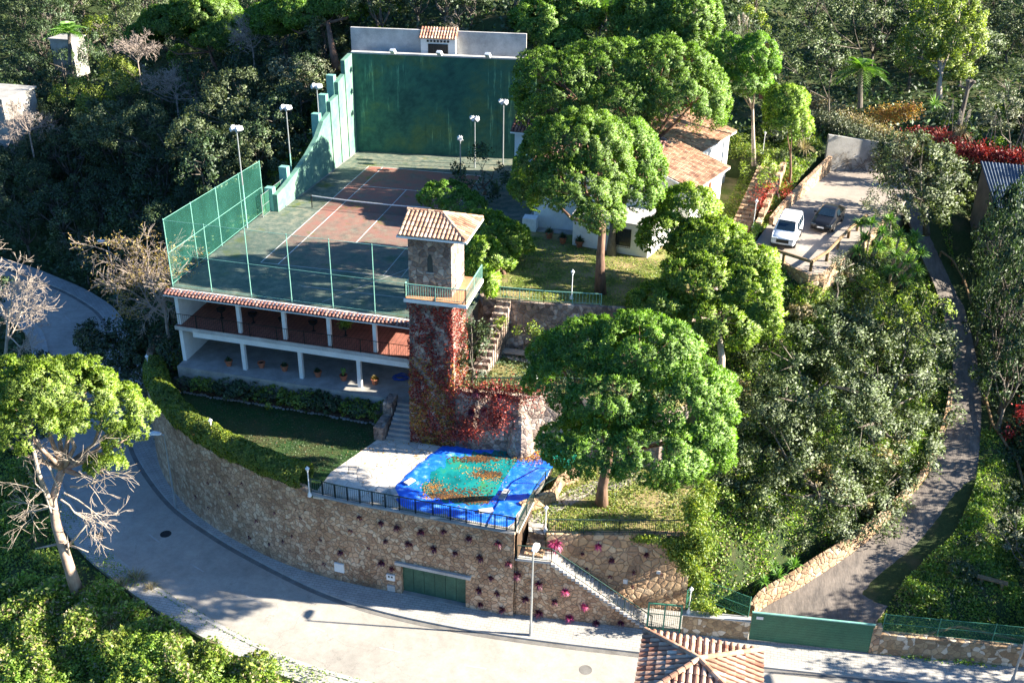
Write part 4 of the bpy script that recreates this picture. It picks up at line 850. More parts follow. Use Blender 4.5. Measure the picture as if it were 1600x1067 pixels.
# ---------------------------------------------------------------- right part of the lower garden
solid('lower_right_ground', P_LAWN2, -15.6, -8.0, M['lawn_dry'], 'structure')
sheet('stepping_stones', [at(px, py, -7.98)[:2] for px, py in ((825, 800), (836, 780), (890, 765), (945, 745), (1000, 735), (1010, 750), (960, 765), (925, 772), (885, 792), (856, 806), (852, 835), (826, 830))], -7.975, M['flag_dark'], zb=-8.0)
mb = MB()
pts = [at(px, py, -7.2) for px, py in ((815, 790), (838, 780), (868, 768), (880, 745), (905, 735))]
wall_band(mb, [(p[0], p[1], 0) for p in pts][::-1], -8.3, -7.1, .3, .05)
tag(mb.build('low_curved_wall', M['stone_warm']), 'low curved pale stone wall right of the pool', 'wall')
mb = MB()
for k in range(6): mb.box(18.6, 19.75, -29.35+.29*k, -29.06+.29*k, -9.6, -9.0+.17*k)
tag(mb.build('stone_steps', M['stone_warm']), 'short brown steps at the right end of the pool deck', 'steps')
garden_lamp(1083, 838, -8.0, 1.9, 'white garden lamp in the ivy at the right end of the lower lawn')
garden_lamp(852, 830, -8.0, 1.8, 'white garden lamp at the top of the street stairs')
railing('lawn_front_railing', [(19.85, -28.45, -7.9), (24, -27.5, -7.9), (28.2, -26.5, -7.9)], 1.0, 'dark green railing along the lower right lawn', 'iron', .12)
# wall behind the stairs, stairs and their railing
t = thing('stair_back_wall', 'ochre stone wall rising behind the street stairs', 'wall', (24, -28, RZ))
wall_band(MB(), [(19.8, -28.6, 0), (22, -28.15, 0), (24, -27.65, 0), (26.2, -27.1, 0), (28.35, -26.65, 0)][::-1], RZ-.3, -7.9, .4, .12).build('wall_face', M['stone_warm'], t)
NS = 24; sx0, sx1 = 20.3, 26.3; sz0, sz1 = -9.25, RZ+.1
def stair_y(x): return -29.75+(x-18.2)*.075
ang = np.array([1, .075]); ang /= np.linalg.norm(ang); an = np.array([-ang[1], ang[0]])
t = thing('street_stairs', 'narrow concrete stairs descending along the wall to the street', 'stairs', (20, -29.5, RZ))
st = MB()
st.add([(18.15, stair_y(18.15), RZ-.2), (sx0, stair_y(sx0), RZ-.2), (sx0, stair_y(sx0)+1.15, RZ-.2), (18.15, stair_y(18.15)+1.15, RZ-.2), (18.15, stair_y(18.15), sz0), (sx0, stair_y(sx0), sz0), (sx0, stair_y(sx0)+1.15, sz0), (18.15, stair_y(18.15)+1.15, sz0)], [(0, 3, 2, 1), (4, 5, 6, 7), (0, 1, 5, 4), (1, 2, 6, 5), (2, 3, 7, 6), (3, 0, 4, 7)])
tr = MB()
tr.add([(18.15, stair_y(18.15)-.06, sz0+.002), (sx0, stair_y(sx0)-.06, sz0+.002), (sx0, stair_y(sx0)+1.15, sz0+.002), (18.15, stair_y(18.15)+1.15, sz0+.002), (18.15, stair_y(18.15)-.06, sz0+.1), (sx0, stair_y(sx0)-.06, sz0+.1), (sx0, stair_y(sx0)+1.15, sz0+.1), (18.15, stair_y(18.15)+1.15, sz0+.1)], [(0, 3, 2, 1), (4, 5, 6, 7), (0, 1, 5, 4), (1, 2, 6, 5), (2, 3, 7, 6), (3, 0, 4, 7)])
for k in range(NS):
    x0 = sx0+(sx1-sx0)*k/NS; x1 = sx0+(sx1-sx0)*(k+1)/NS; z = sz0+(sz1-sz0)*(k+1)/NS
    for mb, dz0, dz1, o0 in ((st, RZ-.2, z-.02, 0), (tr, z-.018, z+.1, -.06)):
        mb.add([(x0, stair_y(x0)+o0, dz0), (x1, stair_y(x1)+o0, dz0), (x1, stair_y(x1)+1.15, dz0), (x0, stair_y(x0)+1.15, dz0), (x0, stair_y(x0)+o0, dz1), (x1, stair_y(x1)+o0, dz1), (x1, stair_y(x1)+1.15, dz1), (x0, stair_y(x0)+1.15, dz1)], [(0, 3, 2, 1), (4, 5, 6, 7), (0, 1, 5, 4), (1, 2, 6, 5), (2, 3, 7, 6), (3, 0, 4, 7)])
st.build('stair_wall', M['stone_big'], t); tr.build('treads', M['white_dirty'], t)
up = lambda x, z: (x, stair_y(x)+.02, z)
railing('stair_railing', [up(18.25, sz0+.1), up(sx0, sz0+.1), up(sx1, sz1+.2), up(sx1+.2, sz1+.1)], 1.0, 'grey green railing descending the street stairs', 'iron', .2, bw=.016)
t = thing('garden_gate', 'green barred pedestrian gate at the foot of the stairs', 'gate', (27, -29, RZ))
g0 = np.array([26.25, -29.15]); g1 = np.array([28.2, -28.95]); mb = MB(); b2 = MB()
for s_ in (0, .5, 1): q = g0+(g1-g0)*s_; mb.beam((*q, RZ+.1), (*q, RZ+2.25), .1)
mb.beam((*g0, RZ+2.2), (*g1, RZ+2.2), .09); mb.beam((*g0, RZ+.3), (*g1, RZ+.3), .05); mb.beam((*g0, RZ+1.4), (*g1, RZ+1.4), .04)
for k in range(17): q = g0+(g1-g0)*(k+.5)/17; b2.beam((*q, RZ+.3), (*q, RZ+2.2), .022)
mb.build('gate_frame', M['green_frame'], t); b2.build('bars', M['iron'], t)
mb = MB(); q = np.array([21.5, -28.5]); mb.beam((21.6, -29.3, RZ+4.9), (26.25, -29.15, RZ+2.2), .01)
# front walls with the driveway gate
t = thing('front_wall', 'low gold-flecked stone wall between the two gates', 'wall', (30.2, -28.8, RZ))
MB().prism([(28.3, -29.0), (32.25, -28.65), (32.25, -28.25), (28.3, -28.6)], RZ-.3, RZ+1.55).build('wall_face', M['stone_small'], t)
MB().prism([(28.25, -29.04), (32.28, -28.69), (32.28, -28.21), (28.25, -28.56)], RZ+1.55, RZ+1.62).build('coping', M['white_dirty'], t)
t = thing('front_wall', 'low gold-flecked stone wall right of the green driveway gate', 'wall', (44, -27.8, RZ))
MB().add(*((lambda P, z0, zz: ([(p[0], p[1], z0) for p in P]+[(p[0], p[1], z) for p, z in zip(P, zz)], [(3, 2, 1, 0), (4, 5, 6, 7), (0, 1, 5, 4), (1, 2, 6, 5), (2, 3, 7, 6), (3, 0, 4, 7)]))([(39.6, -28.0), (56, -26.2), (56, -25.8), (39.6, -27.6)], RZ-.3, [-11.95, -12.2, -12.2, -11.95]))).build('wall_face', M['stone_small'], t)
o = MB().prism([(39.25, -28.05), (39.75, -28.0), (39.75, -27.5), (39.25, -27.55)], RZ-.2, RZ+2.1).build('gate_pillar', M['stone_warm']); tag(o, 'stone gate pillar at the right end of the driveway gate', 'pillar')
t = thing('driveway_gate', 'wide dark green slatted driveway gate', 'gate', (35.8, -28.4, RZ))
mb = MB(); a = np.array([32.3, -28.6]); b_ = np.array([39.3, -28.0]); dd_ = (b_-a)/np.linalg.norm(b_-a); nn_ = np.array([-dd_[1], dd_[0]]); gc2 = (a+b_)/2; gL = np.linalg.norm(b_-a)/2
for k in range(22): mb.obox(gc2+nn_*(.004 if k % 2 else 0), dd_, nn_, gL, .025, RZ+.2+k*.094, RZ+.2+k*.094+.082)
mb.build('slats', M['gate_green'], t)
mb = MB().obox(gc2+nn_*.05, dd_, nn_, gL, .02, RZ+.19, RZ+2.26); mb.build('backing', M['iron'], t)
MB().obox(gc2, dd_, nn_, gL+.02, .06, RZ+2.27, RZ+2.34).build('top_rail', M['mint'], t)
MB().obox(a+dd_*.45-nn_*.05, dd_, nn_, .2, .012, RZ+1.85, RZ+2.05).build('sign_plate', M['white'], t)
net_fence('wire_fence', [(28.4, -28.6, RZ+1.62), (28.9, -27.6, RZ+1.9), (32.1, -28.3, RZ+1.62)], 1.5, 'green wire fence on the low wall between the gates', 2.4, mat=GN2, postm='green_frame')
net_fence('wire_fence', [(39.8, -27.7, RZ+1.65), (46, -27.0, RZ+1.6), (56, -25.9, RZ+1.4)], 1.3, 'green wire fence on the wall right of the driveway gate', 3, mat=GN2, postm='green_frame')
lab = 'white garden lamp on the low wall beside the pedestrian gate'; garden_lamp(0, 0, 0, 1.9, lab, base=(28.6, -28.8, RZ+1.62))
for (x, z, w, lab) in ((24.6, -11.4, .16, 'small green and white sign on the wall above the stairs'), (26.55, -10.7, .12, 'small blue and white sign on the wall near the ivy')):
    o = MB().box(x-w, x+w, -27.75+(x-24)*.25, -27.7+(x-24)*.25, z-w, z+w).build('wall_sign', M['white']); tag(o, lab, 'sign')
# inner retaining wall along the driveway
t = thing('driveway_wall', 'long curved low stone wall on the inner side of the driveway', 'wall', (38, -19, -10))
A = DL[2:26]; tt = np.gradient(A[:, :2], axis=0); tt /= np.linalg.norm(tt, axis=1)[:, None]; nn = np.stack([tt[:, 1], -tt[:, 0]], 1)
n = len(A); hh = np.interp(np.arange(n), [0, 7, 14, n-1], [1.2, 1.45, .9, .3]); vs = []
for i in range(n):
    o0 = A[i, :2]; i0_ = o0-nn[i]*.35; vs += [(*o0, A[i, 2]-.6), (*(o0-nn[i]*.05), A[i, 2]+hh[i]), (*i0_, A[i, 2]+hh[i]), (*i0_, A[i, 2]-1.5)]
fs = [(4*i+k, 4*i+(k+1) % 4, 4*i+4+(k+1) % 4, 4*i+4+k) for i in range(n-1) for k in range(4)]+[(0, 1, 2, 3), (4*n-4, 4*n-1, 4*n-2, 4*n-3)]
MB().add(vs, fs).build('wall_face', M['stone_warm'], t)
# ---------------------------------------------------------------- parking terrace
solid('parking_area', P_PARKCUT, -8, 1.3, M['parking'], 'structure')
def beamrail(name, pts, h, lab, m='wood', w=.14, sp=2.2, cat='fence', group=None, rail_h=None):
    t = thing(name, lab, cat, pts[0], group)
    for a, b in zip(pts[:-1], pts[1:]):
        a = np.array(a, float); b = np.array(b, float); L_ = np.linalg.norm(b-a); k = max(1, round(L_/sp)); up_ = np.array([0, 0, 1.])
        for i in range(k): q0 = a+(b-a)*i/k; q1 = a+(b-a)*(i+1)/k; MB().tube([q0+up_*(h+.02*math.sin(i*2.1)), q1+up_*(h+.02*math.sin(i*2.1+2.1))], [w*.55, w*.5], 7).build('rail', M[m], t)
        for i in range(k+1): q = a+(b-a)*i/k; MB().tube([q-up_*.4, q+up_*(h-.04)], w*.5, 7).build('fence_post', M[m], t)
    return t
pf = [at(px, py, 1.3) for px, py in ((1182, 398), (1266, 424), (1291, 408), (1325, 372), (1352, 350))]
beamrail('log_fence', pf, .75, 'weathered log fence around the corner of the parking area', w=.24, sp=2.3)
o = wall_band(MB(), [(30.2, -2.8, 0), (34.3, -6.8, 0), (35.4, -6.4, 0), (38.5, .8, 0), (40.8, 6.5, 0)][::-1], -2.5, 1.28, .3, .12).build('parking_wall', M['stone_warm']); tag(o, 'low stone wall carrying the front edge of the parking area', 'wall')
mb = MB(); wall_band(mb, [(31.4, 2.6, 0), (32.4, 6, 0), (33.6, 9.6, 0), (35.0, 13.6, 0), (36.4, 17.6, 0)], .6, np.array([1.9, 2.2, 2.4, 2.6, 2.8]), .35, .05); tag(mb.build('parking_side_wall', M['stone_warm']), 'low stone wall along the left side of the parking area', 'wall')
a = np.array([36.2, 17.6]); b_ = np.array([42.6, 19.9]); mb = MB()
mb.add([(*a, 1.0), (*b_, 1.0), (*(b_+[-.1, .35]), 1.0), (*(a+[-.1, .35]), 1.0), (*a, 4.7), (*b_, 3.6), (*(b_+[-.1, .35]), 3.6), (*(a+[-.1, .35]), 4.7)], [(0, 3, 2, 1), (4, 5, 6, 7), (0, 1, 5, 4), (1, 2, 6, 5), (2, 3, 7, 6), (3, 0, 4, 7)])
tag(mb.build('parking_back_wall', M['concrete']), 'pale plastered wall with bare vines at the back of the parking area', 'wall')
mb = MB()
wpts = [aty(1258, 150, 30), aty(1320, 185, 26), aty(1375, 212, 22.5), aty(1425, 235, 20)]
vs = []
for w_ in wpts: vs += [(w_[0], w_[1], w_[2]-3), (w_[0], w_[1], w_[2]), (w_[0]+.15, w_[1]+.4, w_[2]), (w_[0]+.15, w_[1]+.4, w_[2]-3)]
mb.add(vs, [(4*i+k, 4*i+(k+1) % 4, 4*i+4+(k+1) % 4, 4*i+4+k) for i in range(3) for k in range(4)]+[(0, 1, 2, 3), (12, 15, 14, 13)])
IVYWALL = wpts
tag(mb.build('garden_wall', M['concrete']), 'sloping garden wall covered in dry vines behind the parking', 'wall')
beamrail('log_handrail', [(*q[:2], ground_z(q[0], q[1], False)+.02) for q in LOGR], .45, 'yellow-brown log rail along the outer side of the driveway', w=.17, sp=3)
q = [at(px, py, -12.4) for px, py in ((1440, 978), (1500, 965), (1600, 985))]
beamrail('log_handrail', [(p[0], p[1], ground_z(p[0], p[1])) for p in q], .6, 'log rail on the grass right of the driveway gate', w=.16, sp=3)
p = at(1545, 925, -12.3); z = float(ground_z(p[0], p[1])); t = thing('wooden_bench', 'rough plank bench on the grass right of the driveway', 'bench', (p[0], p[1], z))
MB().obox(p, (.97, -.2), (.2, .97), .9, .18, z+.38, z+.46).build('seat', M['wood'], t)
for s_ in (-.6, .6): MB().obox(p[:2]+np.array([.97, -.2])*s_, (.97, -.2), (.2, .97), .08, .15, z-.1, z+.38).build('leg', M['wood'], t)
# ---------------------------------------------------------------- the house
H1 = np.array([.341, .94]); H2 = np.array([-.94, .341])
t = thing('villa', 'white villa with orange and brown tiled roofs among the pines', 'house', (22, 4, .3))
def hq(F, a, b): return F+H1*a+H2*b
def wing(F, L_, W_, z0, ze, rise, roofm, nm='wing_wall'):
    P = [hq(F, .35, .45), hq(F, L_-.3, .45), hq(F, L_-.3, W_), hq(F, .35, W_)]
    zr = ze+rise
    mb = MB(); vs = [(*p, z0) for p in P]+[(*P[0], ze-.02), (*P[1], ze-.02), (*P[2], zr-.12), (*P[3], zr-.12)]
    mb.add(vs, [(3, 2, 1, 0), (4, 5, 6, 7), (0, 1, 5, 4), (1, 2, 6, 5), (2, 3, 7, 6), (3, 0, 4, 7)]); w = mb.build(nm, M['white'], t)
    mb = MB(); A, B, C_, D = hq(F, 0, 0), hq(F, L_, 0), hq(F, L_, W_+.2), hq(F, 0, W_+.2)
    tile_plane(mb, (*A, ze+.1), (*B, ze+.1), (*C_, zr+.1), (*D, zr+.1), .25, .42, .1); mb.build('roof', M[roofm], t)
    mb = MB(); mb.beam((*hq(F, -.02, -.02), ze), (*hq(F, L_, -.02), ze), .06, .12); mb.beam((*hq(F, -.03, 0), ze), (*hq(F, -.03, W_), zr), .06, .14); mb.build('eave_board', M['white'], t)
    return w
FA = np.array([25.44, -.29]); FB = np.array([25.2, 7.6])
wing(FA, 7.1, 5.2, .2, 4.45, 1.5, 'tile_orange'); wing(FB, 8.3, 6.5, .2, 4.95, 1.7, 'tile_orange')
# windows of the right wing, on its sunlit side
for (a, w, lab) in ((1.35, .42, 0), (2.4, .42, 0), (3.35, .3, 0)):
    c = hq(FA, a, .43); fr = MB().obox(c, H1, H2, w+.07, .035, 2.5, 3.95).build('window_frame', M['white'], t); MB().obox(c-H2*.03, H1, H2, w, .03, 2.57, 3.88).build('pane', M['glass'], fr)
c = hq(FA, 4.2, .4); MB().obox(c, H1, H2, .12, .08, 2.4, 4.0).build('shutter', M['terracotta'], t)
# front gable with a dark red opening and terrace below
c = hq(FA, .33, 3.2); fr = MB().obox(c, H2, H1, 1.3, .03, .6, 2.9).build('opening', plain('dark_red_interior', (.12, .025, .015), (.05, .012, .01), 2), t)
MB().obox(c-H1*.06, H2, H1, .05, .05, .5, 3.0).build('porch_post', M['white'], t)
MB().obox(hq(FB, 7.4, .9), H1, H2, .06, .06, .3, 4.9).build('porch_post', M['white'], t)
# lower front part with a barred window
MB().prism([(16.6, -3.2), (22.55, -4.35), (23.9, -.5), (23.0, 2), (17.2, 2)], .2, 2.75).build('front_wall', M['white'], t)
MB().prism([(16.5, -3.3), (22.62, -4.47), (24.05, -.5), (23.1, 2), (17.1, 2)], 2.751, 2.87).build('terrace_slab', M['white_dirty'], t)
d = np.array([5.95, -1.15]); d /= np.linalg.norm(d); n_ = np.array([d[1], -d[0]])
c = np.array([20.6, -3.97]); fr = MB().obox(c+n_*.0, d, n_, .62, .05, .95, 2.35).build('window', M['glass'], t); mb = MB()
for k in range(8): q = c+n_*.14+d*(k-3.5)*.17; mb.beam((*q, .85), (*q, 2.4), .025)
for z in (.9, 1.3, 1.7, 2.1, 2.38): mb.beam((*(c+n_*.14-d*.64), z), (*(c+n_*.14+d*.64), z), .025)
mb.build('window_grille', M['iron_black'], fr)
# main body and left wing
MB().box(12.9, 22.3, -.2, 9, .2, 5.2).build('main_wall', M['white'], t)
mb = MB(); tile_plane(mb, (12.5, -.7, 5.25), (22.6, -.7, 5.25), (22.6, 4.5, 6.7), (12.5, 4.5, 6.7), .26, .42, .1); tile_plane(mb, (22.6, 9.6, 5.25), (12.5, 9.6, 5.25), (12.5, 4.5, 6.7), (22.6, 4.5, 6.7), .26, .42, .1); mb.build('roof', M['tile_red'], t)
for x in (14.2, 16.6): fr = MB().box(x-.5, x+.5, -.24, -.16, 2.9, 4.2).build('window_frame', M['white_dirty'], t); MB().box(x-.42, x+.42, -.27, -.245, 2.98, 4.12).build('pane', M['glass'], fr)
q = aty(797, 204, 8.4); zE = q[2]
MB().box(9.3, 15, 8.6, 14, .0, zE-.05).build('left_wing_wall', M['white'], t)
mb = MB(); tile_plane(mb, (9.0, 8.1, zE), (15.3, 8.1, zE), (15.3, 11.3, zE+1.35), (9.0, 11.3, zE+1.35), .3, .45, .12); mb.build('roof', M['tile_red'], t)
MB().box(9.0, 15.2, 8.05, 8.2, zE-.16, zE-.03).build('eave_board', M['white'], t)
for x in (10.9, 12.9): fr = MB().box(x-.75, x+.75, 8.55, 8.62, zE-1.3, zE-.35).build('window_frame', M['white_dirty'], t); MB().box(x-.62, x+.62, 8.53, 8.549, zE-1.22, zE-.43).build('pane', M['glass'], fr)
MB().box(9.3, 15, 7.2, 8.6, 2.3, 2.55).build('balcony_slab', M['white'], t)
MB().box(10.0, 11.2, 8.5, 8.58, .2, 2.2).build('door', M['terracotta'], t)
o = MB().box(12.2, 13.3, -1.3, -.3, .3, 1.35).build('outdoor_cabinet', M['metal_white']); tag(o, 'pale cabinet standing against the house wall behind the big pine', 'cabinet')
for i, (px, py) in enumerate(((858, 372), (879, 380), (905, 386))):
    p = at(px, py, .3); t2 = thing('terracotta_pot', ['leftmost terracotta pot along the house wall', 'middle terracotta pot along the house wall', 'terracotta pot with a bush beside the pine trunk at the house'][i], 'pot', p, 'terracotta pots at the house wall')
    MB().lathe(p, [(.2, 0), (.3, .4), (.34, .42), (.34, .52), (.28, .52), (.26, .44)], 12).build('pot', M['terracotta'], t2); POTS.append((t2, p, 10+i))
MB_ = MB(); MB_.box(12.0, 22.5, -1.2, -.3, .2, .34); tag(MB_.build('house_path', M['concrete']), None, None, None, 'structure')
# brick chimney among the trees
b = aty(1202, 75, 30); t = thing('brick_chimney', 'small square brick chimney rising among the trees', 'chimney', (b[0], b[1], b[2]-5))
MB().box(b[0]-.42, b[0]+.42, 29.6, 30.4, b[2]-5, b[2]+.55).build('shaft', M['terracotta'], t); MB().box(b[0]-.52, b[0]+.52, 29.5, 30.5, b[2]+.55, b[2]+.72).build('cap', M['concrete'], t)
# garden stairs between the house and the parking
P0 = at(1128, 372, .4); P1 = aty(1155, 262, 9.5); mb = MB(); n = 22; P0 = np.array([28.6, -1.6, .3]); P1 = np.array([31.0, 12.5, 2.9]); dd_ = (P1-P0)[:2]; L_ = np.linalg.norm(dd_); dd_ /= L_; nn_ = np.array([dd_[1], -dd_[0]])
for k in range(n):
    c = P0[:2]+dd_*L_*(k+.5)/n; mb.obox(c, dd_, nn_, L_/n/2+.02, .75, -1, P0[2]+(P1[2]-P0[2])*(k+1)/n)
tag(mb.build('garden_stairs', M['stone_warm']), 'long brown garden stairs climbing beside the house', 'stairs')
mb = MB()
for s_, e_, z_ in ((1.0, 0, 1.0), (1.0, .3, .85)):
    pass
a = P0[:2]+nn_*1.15; b2_ = P1[:2]+nn_*1.15; n = 9; mb = MB()
for k in range(n): q0 = a+(b2_-a)*k/n; q1 = a+(b2_-a)*(k+1)/n; z = P0[2]+(P1[2]-P0[2])*(k+.5)/n+.75; mb.prism([q0, q1, q1+nn_*.45, q0+nn_*.45], -1, z)
tag(mb.build('stair_side_wall', M['stone_warm']), 'stepped low stone wall beside the garden stairs', 'wall')
garden_lamp(0, 0, 0, 2.3, 'tall thin white lamp post beside the garden stairs', base=(30.2, 1.2, 1.4))
b = at(1155, 225, 3.4); garden_lamp(0, 0, 0, 2.1, 'white lamp behind the upper wing of the house', base=(30.6, 17.0, 2.6))
# ---------------------------------------------------------------- tiled pavilion by the street
apx = aty(1090, 1045, -40.6); c1 = aty(1008, 979, -38.3); c2 = aty(1190, 1021, -38.3)
ex0, ex1 = c1[0], c2[0]; ez_ = (c1[2]+c2[2])/2
print('pavilion', c1, c2, apx)
t = thing('tiled_pavilion', 'stone pavilion by the street with a hipped clay tile roof', 'building', ((ex0+ex1)/2, -40.6, -15))
ey0, ey1 = -43.0, -38.3; w_ = ex1-ex0; xm = apx[0]; ym = apx[1]; za = max(apx[2], ez_+.9)
MB().box(ex0+.6, ex1-.6, ey0+.6, ey1-.6, -16, ez_-.05).build('wall', M['stone_warm'], t)
MB().box(ex0+.05, ex1-.05, ey0+.05, ey1-.05, ez_-.16, ez_-.06).build('eave_board', M['white_dirty'], t)
for (a_, b_, nm_) in (((ex1, ey1), (ex0, ey1), 0), ((ex0, ey1), (ex0, ey0), 0), ((ex0, ey0), (ex1, ey0), 0), ((ex1, ey0), (ex1, ey1), 0)):
    mb = MB(); tile_plane(mb, (*a_, ez_), (*b_, ez_), (xm, ym, za), (xm, ym, za), .3, .46, .115); mb.build('roof', M['tile'], t)
mb = MB()
for a_ in ((ex0, ey0), (ex1, ey0), (ex1, ey1), (ex0, ey1)): ridge_caps(mb, (*a_, ez_+.05), (xm, ym, za+.08), .13)
mb.build('ridge_tiles', M['tile_orange'], t)
# ---------------------------------------------------------------- street lamps
def street_lamp(b, h, arm, lab):
    t = thing('street_lamp', lab, 'street lamp', b, 'street lamps along the road')
    b = np.array(b, float); arm = np.array([arm[0], arm[1], 0.]); top = b+np.array([0, 0, h])
    MB().tube([b, b+[0, 0, .8], b+[0, 0, 1.0], top], [.1, .1, .065, .05], 10).build('pole', M['galv'], t)
    a = arm/np.linalg.norm(arm); MB().tube([top-[0, 0, .1], top+a*.25+[0, 0, .06]], [.045, .04], 8).build('arm', M['galv'], t)
    c = top+a*.55+np.array([0, 0, .06]); s_ = np.array([-a[1], a[0], 0])
    mb = MB(); P = []
    for (u, w, zz) in ((-.36, .14, .0), (-.2, .2, .07), (.2, .22, .09), (.42, .16, .02)):
        P.append([c+a*u-s_*w+[0, 0, -.04], c+a*u+s_*w+[0, 0, -.04], c+a*u+s_*w*.7+[0, 0, zz], c+a*u-s_*w*.7+[0, 0, zz]])
    vs = [v_ for r_ in P for v_ in r_]; mb.add(vs, [(4*i+k, 4*i+(k+1) % 4, 4*i+4+(k+1) % 4, 4*i+4+k) for i in range(3) for k in range(4)]+[(0, 1, 2, 3), (12, 15, 14, 13)])
    mb.build('lamp_head', M['metal_white'], t)
b = at(829, 992, RZ+.1); street_lamp(b, 6.15, (.05, 1), 'grey street lamp in front of the stone wall by the stairs')
b = at(275, 793, RZ+.1); street_lamp(b, 6.1, (-1, -.2), 'street lamp at the shaded bend beside the curved wall')
b = at(1578, 1075, RZ+.1); street_lamp(b, 6.1, (.2, -1), 'street lamp pole at the right end of the low front wall')
b = at(170, 455, RZ+.1); street_lamp((-30, 5, RZ), 6.1, (-1, -.3), 'street lamp at the far shaded part of the road')
